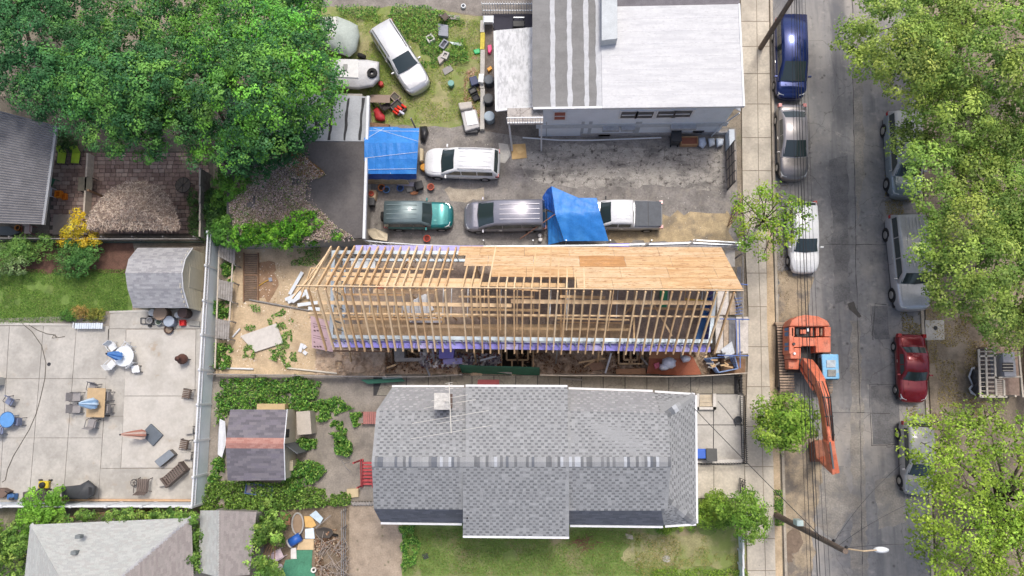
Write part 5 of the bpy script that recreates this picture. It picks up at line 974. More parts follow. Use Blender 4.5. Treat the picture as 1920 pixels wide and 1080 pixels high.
bush('shrub', 'dark shrub in the shade between the lime chairs and the maple', 'shrub', spread(110, 150, 245, 275, 6, .6, .4, .45, 53), [rgb(c) for c in ('3f5f34', '4c6c3c')], dens=5, leaf=.11)
# ------------------------------------------------------------------ shrubs, vines, ground cover
HD = [rgb(c) for c in ('54803f', '638f49', '477238', '6f9a50')]
bush('shrub', 'yellow golden shrub behind the thatched hut', 'shrub', [(148, 425, 1.5, .55, .6), (135, 440, 1.2, .6, .5), (160, 445, 1.2, .65, .5), (178, 452, 1.0, .4, .3), (148, 405, 1.6, .35, .45), (125, 450, 1.0, .45, .4)], [rgb(c) for c in ('e0c93a', 'd2b92e', 'ecd84f', 'c4a82a')], dens=6, leaf=.12)
bush('shrub', 'rounded green shrub below the golden shrub at the lawn edge', 'shrub', spread(120, 205, 462, 498, 10, .9, .65, .6, 11), HD, 'shrubs along the lawn', dens=6)
bush('shrub', 'light green shrub at the left end of the lawn bed', 'shrub', spread(10, 95, 450, 490, 13, 1.0, .65, .6, 12), [rgb(c) for c in ('6f9648', '7fa653', '5d8540')], 'shrubs along the lawn', dens=6)
bush('shrub', 'feathery pale shrub hanging over the lawn at the left edge', 'shrub', spread(-20, 45, 470, 510, 8, .9, .6, .5, 13), [rgb(c) for c in ('7d9a60', '8aa56b', '6d8a55')], 'shrubs along the lawn', dens=5)
for x, y, c, lb in ((130, 592, ['4f7a35', '5d8a3c'], 'low green clipped shrub at the end of the white bench'), (150, 587, ['b59a5a', 'a0884c', '8a8a45'], 'low tan shrub between two clipped shrubs above the white bench'), (180, 591, ['8f9040', '7a8238', '9c9848'], 'low olive clipped shrub nearest the barn-roofed shed')):
    bush('shrub', lb, 'shrub', [(x-6, y, .35, .38, .35), (x+6, y+1, .35, .4, .35), (x, y-2, .45, .38, .3)], [rgb(k) for k in c], 'clipped shrubs by the bench', clump=.14, dens=12, leaf=.07)
bush('shrub', 'bright leafy shrub leaning over the white fence at the bottom left', 'shrub', spread(55, 115, 928, 985, 11, 2.0, .65, .6, 15), [rgb(c) for c in ('76a83a', '88b846', '628f30')], dens=5, leaf=.13)
IV = [rgb(c) for c in ('6d9440', '82a64a', '587a34', '98b658', '4a6a2c')]
bush('ivy', 'ivy mass along the west side of the hip-roofed house', 'ivy', spread(-30, 50, 980, 1090, 22, 1.8, .75, .6, 16), IV, 'ivy around the bottom left roofs', dens=4.5, leaf=.13)
bush('ivy', 'ivy band between the white fence and the hip-roofed house', 'ivy', spread(100, 360, 962, 972, 30, 2.3, .34, .35, 17), IV, 'ivy around the bottom left roofs', dens=6, leaf=.12)
bush('ivy', 'ivy column between the hip-roofed house and the little gable shed', 'ivy', spread(361, 370, 970, 1085, 16, 2.5, .3, .4, 18), IV, 'ivy around the bottom left roofs', dens=6, leaf=.12)
bush('ivy', 'ivy climbing over the east side of the little gable shed', 'ivy', spread(460, 520, 985, 1085, 20, 2.1, .5, .5, 19)+spread(480, 530, 945, 985, 7, 1.0, .5, .4, 20), IV, 'ivy around the bottom left roofs', dens=5, leaf=.13)
scatter('ground_ivy', [(392, 905), (425, 900), (540, 905), (600, 915), (660, 925), (660, 945), (520, 955), (480, 975), (380, 955)], 9500, IV, 0, .14, .55, (20, .24), LEAF, up=.45, seed=31, jit=.4)
WD = [rgb(c) for c in ('5a913c', '74a848', '487831', '88b452', '98b65a', '3e6a32')]
for k, (pl, n, h_) in enumerate([([(410, 712), (560, 706), (605, 712), (600, 745), (560, 770), (430, 770), (410, 800)], 7500, .6), ([(535, 880), (560, 860), (600, 868), (612, 888), (580, 910), (540, 925)], 3000, .7), ([(560, 755), (640, 745), (662, 765), (640, 780), (600, 790), (570, 780)], 2400, .5), ([(626, 810), (650, 806), (663, 830), (655, 856), (632, 852)], 1600, .7), ([(660, 778), (680, 776), (682, 797), (662, 798)], 500, .35), ([(625, 785), (642, 786), (640, 803), (624, 801)], 450, .35), ([(556, 822), (596, 820), (596, 838), (560, 845)], 900, .45), ([(402, 870), (420, 855), (428, 880), (420, 905), (395, 900)], 900, .6), ([(410, 640), (435, 645), (434, 690), (408, 692)], 1300, .5), ([(405, 565), (432, 560), (430, 600), (406, 598)], 900, .5), ([(415, 500), (440, 492), (440, 530), (420, 530)], 600, .4)]):
    scatter('weed_patch', rough_poly(pl, 5, 12, k), n, WD, 0, .14, h_, (13, .27), LEAF, up=.45, seed=k, jit=.4)
for k, (pl, n) in enumerate([([(500, 600), (530, 580), (548, 600), (545, 640), (560, 680), (540, 690), (520, 660), (515, 625)], 1500), ([(545, 470), (600, 465), (600, 500), (550, 500)], 700), ([(455, 650), (480, 648), (478, 672), (455, 672)], 350), ([(508, 655), (525, 655), (525, 675), (508, 675)], 260), ([(470, 575), (490, 572), (488, 585), (470, 586)], 120), ([(462, 605), (478, 607), (476, 620), (463, 618)], 120)]): scatter('weed_patch', rough_poly(pl, 4, 10, k), n, WD, 0, .1, .25, (12, .38), LEAF, up=.6, seed=k+20)
GR = [rgb(c) for c in ('649238', '76a242', '558030', '88a84c')]; DRYC = [rgb(c) for c in ('a99a5a', '8f8a48', 'b8a868', '7a8440')]
scatter('grass', [(0, 505), (240, 505), (240, 583), (196, 583), (190, 602), (0, 608)], 22000, GR+[rgb('8aa84a'), rgb('46702a')], 0, .08, .1, (30, .3), LEAF, up=.35, asp=.3)
scatter('grass', [(620, 30), (780, 25), (900, 40), (905, 215), (820, 232), (700, 232), (690, 180)], 20000, [rgb(c) for c in ('86a83a', '97b544', '6f9836', 'a8b650', 'b5b060')], 0, .09, .13, (26, .3), LEAF, up=.4, asp=.3, seed=3)
scatter('weed_patch', [(630, 15), (800, 12), (870, 40), (880, 120), (800, 130), (700, 40), (640, 32)], 5500, WD, 0, .12, .4, (30, .36), LEAF, up=.6, seed=6)
scatter('grass', [(756, 990), (1200, 995), (1205, 1078), (756, 1078)], 19000, GR+[rgb('8a7a45')], 0, .08, .08, (40, .36), LEAF, up=.4, asp=.3, seed=9)
scatter('weed_patch', rough_poly([(752, 985), (778, 985), (786, 1010), (780, 1050), (756, 1070)], 6, 9, 3), 1900, WD, 0, .12, .4, (11, .28), LEAF, up=.6)
scatter('grass', [(1190, 1000), (1392, 1000), (1395, 1080), (1190, 1080)], 5000, DRYC+GR[:1], 0, .08, .08, (30, .4), LEAF, up=.4, asp=.3, seed=12)
scatter('weed_patch', [(1220, 1066), (1400, 1066), (1400, 1085), (1220, 1085)], 1400, BG, 0, .1, .3, (12, .3), LEAF, seed=4)
scatter('weed_patch', [(1450, 918), (1466, 918), (1468, 985), (1452, 985)], 900, WD+YG[:2], .1, .1, .2, (10, .25), LEAF, seed=5)
scatter('fallen_leaf', [(1655, 220), (1725, 220), (1740, 780), (1700, 780), (1690, 600), (1660, 400)], 6500, [rgb(c) for c in ('8a7c3f', '9a8a48', '75703a', '6b5a35')], .012, .08, .03, (30, .4), DRY, up=.9, seed=7)
scatter('fallen_leaf', [(1735, 580), (1850, 580), (1850, 800), (1750, 800)], 3200, [rgb(c) for c in ('8a7c3f', '9a8a48', '6b5a35', 'a89a70')], .105, .08, .03, (30, .42), DRY, up=.9, seed=8)
scatter('fallen_leaf', [(1448, 120), (1475, 120), (1480, 600), (1455, 600)], 1500, [rgb('8a7c5f'), rgb('6b5a45')], .012, .06, .02, (18, .45), DRY, up=.9, seed=9)
scatter('debris', [(610, 658), (1380, 662), (1380, 700), (610, 698)], 2600, [rgb(c) for c in ('8a6a4f', 'a08468', '5d4433', '9a8878', '7a5a44')], -.45, .16, .45, (18, .4), DRY, up=.7, seed=2)
scatter('debris', [(790, 662), (940, 664), (940, 690), (790, 690)], 700, [rgb(c) for c in ('a9a0a0', '6d6670', 'cfcac6', '8a5a4a')], -.2, .3, .5, None, DRY, up=.7, seed=12)
scatter('debris', [(690, 240), (800, 240), (1360, 270), (1360, 450), (700, 450)], 900, [rgb(c) for c in ('cfcac0', '8f8578', '6a5f55')], 0, .06, .02, (40, .5), DRY, up=.9, seed=13)
scatter('debris', [(592, 1005), (648, 985), (648, 1080), (598, 1080), (590, 1040)], 800, [rgb(c) for c in ('8a6a55', 'a88a70', '5d4a3a', 'c9b8a0')], 0, .14, .2, (20, .42), DRY, up=.7, seed=14)
scatter('debris', [(445, 470), (630, 470), (630, 695), (445, 695)], 700, [rgb(c) for c in ('d9cbb0', '9a7a55', 'efe8dc')], 0, .09, .03, (30, .5), DRY, up=.9, seed=15)
scatter('debris', [(870, 150), (900, 60), (902, 230), (870, 215)], 900, [rgb(c) for c in ('b08a78', 'c0a08a', '8a6a4a')], 0, .1, .06, (20, .4), DRY, up=.8, seed=16)
# ------------------------------------------------------------------ fences
VB = M('pale_vinyl_panel', (.68, .75, .8), .45, .05, 1, .02)
def vinyl(root, pts, hgt=1.8, lat=True):
    for i, (a, b) in enumerate(zip(pts, pts[1:])):
        p, q = P(*a), P(*b); z = lambda v, k: v+Vector((0, 0, k)); part(root, 'panel', MB().beam(z(lerp(p, q, .02), .72), z(lerp(p, q, .98), .72), .04, 1.3), VB)
        for k in (1.42, hgt-.03): part(root, 'rail', MB().beam(z(p, k), z(q, k), .09, .09), WHITE)
        d = (q-p); n = max(6, int(d.length/.16)); lm = MB()
        for j in range(n):
            u, v = j/n, min(1, (j+1.6)/n); lm.beam(z(lerp(p, q, u), 1.45), z(lerp(p, q, v), hgt-.05), .015, .03); lm.beam(z(lerp(p, q, u), hgt-.05), z(lerp(p, q, v), 1.45), .018, .03)
        part(root, 'lattice', lm, WHITE)
    for a in pts:
        ps = part(root, 'post', MB().box(P(*a), (.13, .13, hgt+.08)), WHITE); c = P(*a); part(ps, 'post_cap', MB().box((c.x, c.y, hgt+.08), (.17, .17, .08), 0, None, .4), WHITE)
yy = [447, 507, 570, 632, 695, 758, 823, 888, 950]
t = thing('vinyl_fence', 'tall white vinyl fence with lattice top along the east side of the patio', 'fence', P(400, 700))
vinyl(t, [(lerp(414, 386, (y-447)/503), y-(8 if y == 950 else 0)) for y in yy])
t = thing('vinyl_fence', 'white vinyl fence with lattice top along the south side of the patio', 'fence', P(180, 940))
vinyl(t, [(-22, 941), (44, 941), (109, 941), (168, 941), (232, 941), (296, 941), (384, 941.5)])
part(t, 'base_plank', MB().beam(P(115, 937, .12), P(360, 938, .12), .12, .2), M('tan_plank', (.5, .33, .2), .8, .15))
BF = 'old grey board fence sections'
for k, (pl, lb) in enumerate([([(410, 452), (442, 461), (440, 497), (409, 480)], 'weathered grey fence boards beside the north end of the white fence'), ([(410, 524), (437, 530), (435, 566), (408, 558)], 'weathered grey fence boards in the middle between two other board sections'), ([(404, 597), (431, 602), (429, 636), (403, 634)], 'weathered grey fence boards nearest the big pale loose sheet')]):
    t = thing('board_section', lb, 'fence', P(*pl[3]), BF); q = [P(x, y, .9) for x, y in pl]
    for i in range(6):
        u, v = (i+.06)/6, (i+.94)/6; part(t, 'board', MB().prism([lerp(q[0], q[1], u), lerp(q[0], q[1], v), lerp(q[3], q[2], v), lerp(q[3], q[2], u)], .03), WOODG)
    for v in (.3, .7): part(t, 'rail', MB().beam(lerp(q[0], q[3], v)-Vector((0, 0, .06)), lerp(q[1], q[2], v)-Vector((0, 0, .06)), .08, .07), WOODG)
    for c in q: part(t, 'post', MB().box((c.x, c.y, 0), (.07, .07, .85)), WOODG)
t = thing('fence_rail', 'two long pale rails linking the weathered board sections', 'rail', P(420, 560))
for a, b in (((411, 470), (403, 690)), ((437, 480), (428, 640))): part(t, 'rail', MB().beam(P(*a, .8), P(*b, .8), .09, .06), M('pale_rail', (.5, .44, .36), .85, .15))
for a in ((404, 688), (436, 490), (429, 638)): part(t, 'post', MB().box(P(a[0], a[1]), (.08, .08, .8)), WOODG)
t = thing('plank_fence', 'low weathered plank fence between the sandy lot and the rear yard', 'fence', P(560, 704))
L = [(404, 702), (480, 703), (560, 704), (650, 706), (730, 707), (800, 707), (868, 703)]
for a, b in zip(L, L[1:]): [part(t, 'plank', MB().beam(UP(*a, z_), UP(*b, z_), .05, .25), WOODG) for z_ in (.5, .9)]
for a in L: part(t, 'post', MB().box(P(*a), (.09, .09, 1.05)), WOODG)
GPL = M('green_plywood', (.03, .13, .085), .7, .2, 2)
t = thing('site_fence', 'green painted plywood hoarding leaning along the trench', 'hoarding', P(940, 700))
gl = [(866, 698), (905, 700), (945, 701), (985, 702), (1012, 703)]
for a, b in zip(gl, gl[1:]): p, q = P(*a), P(*b); u = Vector((0, .42, 1.5)); part(t, 'panel', MB().add([p, q, q+u, p+u, p+Vector((0, -.03, 0)), q+Vector((0, -.03, 0)), q+u+Vector((0, -.03, 0)), p+u+Vector((0, -.03, 0))], [(0, 1, 2, 3), (7, 6, 5, 4), (3, 2, 6, 7), (0, 3, 7, 4), (1, 5, 6, 2)]), GPL)
t = thing('green_board', 'fallen dark green board beside the plank fence', 'board', P(715, 710)); part(t, 'panel', MB().prism(PP([(676, 712), (752, 708), (760, 715), (690, 720)], .5), .03), GPL); part(t, 'panel', MB().prism(PP([(716, 707), (752, 704), (755, 709), (718, 711)], .6), .03), M('grey_green', (.3, .36, .34), .7, .2))
for a in ((690, 714), (748, 712)): part(t, 'support', MB().box(P(*a), (.1, .1, .47)), WOODG)
t = thing('site_fence', 'pale plywood hoarding edge along the alley by the red tarp', 'hoarding', P(1200, 704))
gl = [(1012, 704), (1060, 705), (1120, 705), (1180, 706), (1240, 707), (1300, 706), (1350, 703), (1392, 700)]
for a, b in zip(gl, gl[1:]): p, q = UP(*a, .75), UP(*b, .75); part(t, 'panel', MB().beam(p, q, .05, 1.5), M('pale_ply', (.5, .44, .36), .85, .2))
part(t, 'loose_plank', MB().prism(PP([(1052, 708), (1092, 711), (1092, 714), (1053, 711)], .12), .1), WOODG)
t = thing('white_railing', 'white metal railing north of the framed shell near the garage corner', 'railing', P(770, 460))
rl_ = [(689, 459), (730, 463), (790, 467), (880, 470)]
for z_ in (1.35, .2):
    for a, b in zip(rl_, rl_[1:]): part(t, 'rail', MB().beam(UP(a[0], a[1], z_), UP(b[0], b[1], z_), .06, .06), WHITE)
for k in range(18): x = 688+k*11; y = interp([p[0] for p in rl_], [p[1] for p in rl_], x); part(t, 'baluster', MB().beam(P(x, y, 0), UP(x, y, 1.35), .055, .055), WHITE)
t = thing('scaffold_rail', 'grey scaffold rails and mesh along the north side of the framed shell', 'scaffold', P(1150, 462))
for a, b, m in (((900, 462), (1140, 460), STEEL), ((1140, 460), (1290, 456), STEEL), ((1290, 455), (1388, 460), STEEL), ((1140, 465), (1300, 462), WOODG), ((1300, 450), (1388, 455), STEEL)): part(t, 'rail', MB().beam(P(*a, 1.6), P(*b, 1.6), .07, .07), m)
part(t, 'mesh', MB().prism(PP([(1130, 457), (1290, 453), (1388, 456), (1388, 464), (1290, 462), (1130, 464)], 1.5), .03), M('grey_mesh', (.36, .36, .38), .8, .3, 6))
part(t, 'purple_sheet', MB().prism(PP([(1142, 457), (1180, 456), (1180, 463), (1141, 464)], 1.56), .03), PUR)
for a, b in (((1200, 464), (1218, 455)), ((1286, 463), (1306, 448)), ((1362, 464), (1382, 457))): part(t, 'brace', MB().beam(P(*a, 1.7), P(*b, 1.7), .1, .05), WOODG)
for x in (910, 1000, 1060, 1140, 1215, 1300, 1380): part(t, 'post', MB().box(P(x, 460), (.06, .06, 1.55)), STEEL)
# lot gates
t = thing('lot_gate', 'brown sheet-metal gate closing the car lot at the sidewalk', 'gate', P(1363, 316))
GB = M('brown_sheet', (.36, .31, .26), .8, .15, 3); g0, g1 = P(1362, 284), P(1363.5, 356)
for k in range(4):
    p, q = lerp(g0, g1, k/4), lerp(g0, g1, (k+.96)/4); part(t, 'panel', MB().beam(p+Vector((0, 0, 1)), q+Vector((0, 0, 1)), .03, 1.9), GB); part(t, 'post', MB().beam(p, p+Vector((0, 0, 2.0)), .07, .07), DARK)
    for z_ in (.7, 1.35): part(t, 'rail', MB().beam(p+Vector((-.03, 0, z_)), q+Vector((-.03, 0, z_)), .03, .05), DARK)
part(t, 'post', MB().beam(g1, g1+Vector((0, 0, 2)), .07, .07), DARK)
t = thing('wire_gate', 'open rusty wire gate leaf behind the sparse street tree', 'gate', P(1366, 400)); g0, g1 = P(1364, 425), P(1378, 382)
for z_ in (.1, .9, 1.7): part(t, 'rail', MB().beam(g0+Vector((0, 0, z_)), g1+Vector((0, 0, z_)), .05, .05), WOODB)
for k in range(7): p = lerp(g0, g1, k/6); part(t, 'bar', MB().beam(p, p+Vector((0, 0, 1.7)), .03, .03), WOODB)
# front iron fence
IRON = M('black_iron', (.015, .015, .016), .5, .2)
def iron(lab, a, b, n, z0=.1, hh=1.1, nm='iron_fence', orn=False):
    p, q = P(*a, z0), P(*b, z0); t = thing(nm, lab, 'fence' if nm == 'iron_fence' else 'gate', p)
    for k in (.08, hh-.1): part(t, 'rail', MB().beam(p+Vector((0, 0, k)), q+Vector((0, 0, k)), .04, .04), IRON)
    for i in range(n): s = lerp(p, q, i/(n-1)); part(t, 'picket', MB().tube([s, s+Vector((0, 0, hh)), s+Vector((.03, 0, hh+.08))], .018, 5), IRON)
    if orn:
        for v in (.3, .7): c = lerp(p, q, v)+Vector((0, 0, hh*.5)); part(t, 'scroll', MB().wheel(c, (1, 0, 0), .2, .04, 12, r0=.13), IRON)
    return t
iron('black iron picket fence in front of the grey shingled house', (1387, 742), (1391, 866), 34)
iron('scrolled iron gate at the end of the alley', (1381, 707), (1383, 740), 7, nm='iron_gate', orn=True)
iron('scrolled iron gate beside the front hedge', (1387, 896), (1388, 924), 7, nm='iron_gate', orn=True)
iron('short iron railing across the front court beside the bins', (1306, 868), (1392, 866), 18)
t = thing('white_fence', 'low white panelled fence along the sidewalk at the bottom', 'fence', P(1390, 1040))
for k in range(5): a, b = P(1384, 1003+k*26), P(1385, 1003+k*26+24); part(t, 'panel', MB().beam(a+Vector((0, 0, .55)), b+Vector((0, 0, .55)), .04, .9), VB); part(t, 'post', MB().box(a, (.12, .12, 1.15)), WHITE); part(t, 'rail', MB().beam(a+Vector((0, 0, 1.02)), b+Vector((0, 0, 1.02)), .1, .08), WHITE)
t = thing('boundary_fence', 'dark wire and board fence between the thatched hut yard and the lawn', 'fence', P(200, 452))
for a, b in (((-20, 450), (190, 452)), ((190, 452), (386, 452))):
    for z_ in (.3, 1.2): part(t, 'board', MB().beam(UP(a[0], a[1]+4, z_), UP(b[0], b[1]+4, z_), .05, .3), M('dark_green_board', (.045, .07, .06), .8, .3) if z_ < 1 else WOODG)
for x in range(-10, 390, 56): part(t, 'post', MB().box(P(x, 452), (.08, .08, 1.4)), WOODG)
t = thing('side_fence', 'grey post-and-rail fence between the thatched hut yard and the garage', 'fence', P(390, 390))
for k in range(4): a, b = P(396, 330+k*31), P(395, 330+k*31+30); part(t, 'panel', MB().beam(a+Vector((0, 0, .8)), b+Vector((0, 0, .8)), .04, 1.3), WOODG); part(t, 'post', MB().box(a, (.09, .09, 1.6)), WOODG); part(t, 'rail', MB().beam(a+Vector((0, 0, 1.5)), b+Vector((0, 0, 1.5)), .1, .06), M('pale_rail', (.5, .44, .36)))
t = thing('picket_fence', 'white picket fence at the top beside the grey flat roof', 'fence', P(950, 15))
for z_ in (.3, 1.1): part(t, 'rail', MB().beam(UP(905, 24, z_), UP(1010, 24, z_), .05, .06), WHITE)
for k in range(22): part(t, 'picket', MB().beam(P(906+k*4.8, 24, 0), UP(906+k*4.8, 24, 1.3), .07, .03), WHITE)
t = thing('kerb_wall', 'narrow concrete divider with yellow paint between the weedy yard and the path', 'wall', P(908, 140))
for k, (a, b, m) in enumerate(((38, 60, CONC), (61, 92, M('yellow_paint', (.55, .45, .06), .7, .3, 5)), (93, 165, CONC), (166, 242, CONC))): part(t, 'block', MB().prism(PP([(901, a), (909, a), (908, b), (900, b)], .4), .4), m)
t = thing('wire_fence', 'old wire fence with posts beside the bare yard', 'fence', P(650, 1020))
for k in range(5): part(t, 'post', MB().box(P(650, 955+k*30), (.07, .07, 1.2)), WOODG)
for z_ in (.3, .7, 1.1): part(t, 'wire', MB().tube([UP(650, 950, z_), UP(650, 1085, z_)], .012, 4), STEEL)
# ------------------------------------------------------------------ utility poles, lamp, wires
POLE = M('pole_wood', (.17, .13, .1), .9, .25, 4, .5)
b1, t1 = P(1456, 966, .1), P(1456, 966, .1)+Vector((0, 0, 9.6)); t = thing('utility_pole', 'wooden utility pole with street lamp arm at the bottom right', 'utility pole', b1); b1_top = t1
part(t, 'pole', MB().tube([b1-Vector((0, 0, .1)), t1], .19, 10, r2=.13), POLE)
part(t, 'transformer_box', MB().box(lerp(b1, t1, .42)+Vector((-.25, .35, 0)), (.35, .3, .6)), M('teal_box', (.42, .52, .5), .5, .1), bevel=.03)
for k in (.8, .95): part(t, 'insulator', MB().lathe(lerp(b1, t1, k)+Vector((.2, .1, 0)), [(.06, 0), (.09, .1), (.03, .2)], 8), DARK)
part(t, 'cable_bundle', MB().tube([lerp(b1, t1, .1)+Vector((.2, -.1, 0)), t1+Vector((.18, -.08, -.5))], .07, 6), BLACK)
lh = P(1648, 1031, 9.3); arm = [t1+Vector((0, 0, -.8)), lerp(t1, lh, .5)+Vector((0, 0, .1)), lh]; la = part(t, 'lamp_arm', MB().tube(arm, .035, 6), M('tan_metal', (.5, .38, .24), .5, .1))
part(la, 'lamp_head', MB().lathe(lh+Vector((.1, 0, -.1)), [(.06, 0), (.17, .04), (.18, .12), (.08, .2)], 14, None, 2.0, .8), M('lamp_grey', (.68, .7, .7), .4, .08), True)
b2 = P(1426, 90, .1); t2 = b2+Vector((0, 0, 9.6)); t = thing('utility_pole', 'wooden utility pole beside the white flat roof at the top', 'utility pole', b2)
part(t, 'pole', MB().tube([b2-Vector((0, 0, .1)), t2], .17, 10, r2=.12), POLE); part(t, 'transformer', MB().lathe(lerp(b2, t2, .62)+Vector((-.15, .35, 0)), [(.18, 0), (.2, .1), (.2, .5), (.1, .6)], 10), M('teal_box', ()))
def wire(lab, a, b, za, zb, r=.02, sag=.35, grp='overhead lines along the street'):
    p, q = (P(*a, za) if isinstance(a, tuple) else a), (P(*b, zb) if isinstance(b, tuple) else b); pts = [lerp(p, q, k/16)-Vector((0, 0, sag*4*(k/16)*(1-k/16))) for k in range(17)]
    solo('overhead_cable', lab, 'cable', MB().tube(pts, r, 5), BLACK, grp)
for k, (xa_, xb_, z_, r) in enumerate(((1489, 1524, 6.2, .016), (1492, 1536, 6.6, .022), (1497, 1541, 7.0, .018), (1502, 1552, 7.6, .01), (1508, 1560, 8.4, .009), (1483, 1517, 5.8, .011))):
    lab = ['thick black cable second in the bundle above the excavator', 'thickest black cable in the middle of the bundle above the excavator', 'black cable right of the thickest cable above the excavator', 'thin line right of the cable bundle above the parked blue minivan', 'thinnest line on the road side of the bundle', 'thin cable nearest the sidewalk in the overhead bundle'][k]
    wire(lab, (xa_, -60), (xb_, 1150), z_, z_, r)
wire('service wire slanting across the front court of the grey shingled house', (1301, 765), lerp(b1, t1, .75), 5.0, 0, .02, .25, 'service wires'); wire('thin wire crossing the road below the lamp arm', t1+Vector((0, 0, -.5)), (1760, 1020), 0, 8.5, .012, .4, 'service wires')
wire('thin wire crossing the road south of the excavator boom', lerp(b1, t1, .9), (1750, 925), 0, 8, .012, .5, 'service wires'); wire('thin wire from the pole top down past the street tree', lerp(b1, t1, .85), (1690, 870), 0, 7.5, .012, .5, 'service wires')
# ------------------------------------------------------------------ small builders
def V(x, y, z): return Vector((x, y, z))
def barrel(name, lab, cat, px, py, r, hh, col, lid=None, grp=None, z=0):
    p = P(px, py, z); t = thing(name, lab, cat, p, grp); part(t, 'body', MB().lathe((0, 0, 0), [(r*.88, 0), (r, .12), (r*.97, hh*.33), (r, hh*.36), (r*.97, hh*.66), (r, hh*.7), (r*.98, hh)], 16), MC(col, .5), True, True)
    part(t, 'lid', MB().lathe((0, 0, hh), [(r*1.05, 0), (r*1.05, .04), (r*.9, .06), (r*.15, .07)], 16), MC(lid or col, .5), False, True); return t
def pot(name, lab, px, py, r, hh, col, soil='2c221a', z=0):
    p = P(px, py, z); t = thing(name, lab, 'pot', p); part(t, 'body', MB().lathe((0, 0, 0), [(r*.7, 0), (r, hh), (r*1.08, hh), (r*1.08, hh+.04), (r*.85, hh+.04), (r*.8, hh-.05)], 14), MC(col), True, True); part(t, 'fill', MB().lathe((0, 0, hh-.06), [(r*.82, 0), (r*.8, .02)], 14), MC(soil), False, True); return t
def binbox(lab, px, py, sx, sy, hh, col, rz=0, lidc=None, name='wheelie_bin', z=0):
    p = P(px, py, z); t = thing(name, lab, 'bin', p, None, rz); part(t, 'body', MB().box((0, 0, .06), (sx*.8, sy*.8, hh), 0, None, 1.2), MC(col, .5), local=True, bevel=.03); part(t, 'lid', MB().box((.02, 0, hh+.06), (sx*1.04, sy*1.04, .07)), MC(lidc or col, .5), local=True, bevel=.03)
    part(t, 'handle', MB().tube([(-sx*.55, -sy*.35, hh), (-sx*.62, 0, hh), (-sx*.55, sy*.35, hh)], .025, 5), BLACK, local=True)
    for s in (-1, 1): part(t, 'wheel', MB().wheel((-sx*.42, s*sy*.36, .1), (0, 1, 0), .1, .06, 10), RUBBER, local=True)
    return t
def crate(name, lab, cat, px, py, sx, sy, hh, col, rz=0, z=0, fill=None, grp=None, th=.05):
    p = P(px, py, z); t = thing(name, lab, cat, p, grp, rz); m = MC(col)
    for (cx, cy, a, b) in ((0, sy/2-th/2, sx, th), (0, -sy/2+th/2, sx, th), (sx/2-th/2, 0, th, sy-2*th), (-sx/2+th/2, 0, th, sy-2*th)): part(t, 'side', MB().box((cx, cy, 0), (a, b, hh)), m, local=True)
    part(t, 'bottom', MB().box((0, 0, .01), (sx-2*th, sy-2*th, .03 if not fill else hh*.6)), MC(fill or col), local=True); return t
def slab(name, lab, cat, pl, z, th, mat, grp=None, bevel=.01, lean=0):
    q = PP(pl, z)
    if lean: q = [v+Vector((0, 0, lean*(k in (0, 1)))) for k, v in enumerate(q)]
    return solo(name, lab, cat, MB().prism(q, th), mat, grp, bevel=bevel)
def chair(lab, px, py, rz, col, leg='3a3a3c', w=.5, arms=True, grp=None, z=0, slats=0, hb=.95, fcol=None):
    p = P(px, py, z); t = thing('chair', lab, 'chair', p, grp, rz); m = MC(col); lm = MC(leg, .5)
    if slats:
        for k in range(slats): part(t, 'seat_slat', MB().box((0, lerp(-w/2, w/2, (k+.5)/slats), .42), (w, w/slats*.7, .04)), m, local=True); part(t, 'back_slat', MB().beam((-w*.52, lerp(-w/2, w/2, (k+.5)/slats), .45), (-w*.72, lerp(-w/2, w/2, (k+.5)/slats), hb), w/slats*.7, .03), m, local=True)
    else:
        part(t, 'seat', MB().box((0, 0, .42), (w, w, .05)), m, local=True, bevel=.015); part(t, 'backrest', MB().hexa([(-w*.5, -w/2, .47), (-w*.44, -w/2, .47), (-w*.44, w/2, .47), (-w*.5, w/2, .47)], [(-w*.72, -w/2, hb), (-w*.66, -w/2, hb), (-w*.66, w/2, hb), (-w*.72, w/2, hb)]), m, local=True, bevel=.015)
    for sx in (-1, 1):
        for sy in (-1, 1): part(t, 'leg', MB().beam((sx*w*.46, sy*w*.48, .44), (sx*w*.56, sy*w*.52, 0), .035, .035), lm, local=True)
    if arms:
        for s in (-1, 1): part(t, 'armrest', MB().tube([(-w*.6, s*w*.54, .68), (w*.3, s*w*.56, .66), (w*.5, s*w*.54, .44)], .022, 5), lm, local=True)
    return t
def closed_umbrella(lab, a, b, zb, za, col, col2, r=.22, basez=None, base=None):
    p, q = P(*a, za), P(*b, zb); t = thing('parasol', lab, 'parasol', P(*b, 0) if base is None else P(*base, 0)); d = q-p
    pts = [lerp(p, q, k/6) for k in range(7)]; rr = [.03, .09, .13, .17, .2, .23, .17]; vs = []; n = 14; ax = d.normalized(); u = ax.orthogonal().normalized(); v = ax.cross(u); cols = []
    for i, c in enumerate(pts): vs += [c+(u*math.cos(2*math.pi*k/n)+v*math.sin(2*math.pi*k/n))*rr[i]*r/.22*(1.2 if k % 2 else .75) for k in range(n)]
    mb = MB()
    for i in range(6):
        for k in range(n): mb.add([vs[i*n+k], vs[i*n+(k+1) % n], vs[(i+1)*n+(k+1) % n], vs[(i+1)*n+k]], [(0, 1, 2, 3)], rgb(col if k % 4 < 2 else col2))
    part(t, 'canopy', mb, M('parasol_cloth', attr=True, rough=.8, var=.1), True); part(t, 'finial', MB().lathe(p-Vector((0, 0, .05)), [(.05, 0), (.06, .05), (.02, .1)], 8), DARK)
    part(t, 'pole', MB().tube([q, P(*(base or b), .05)], .025, 6), DARK); return t
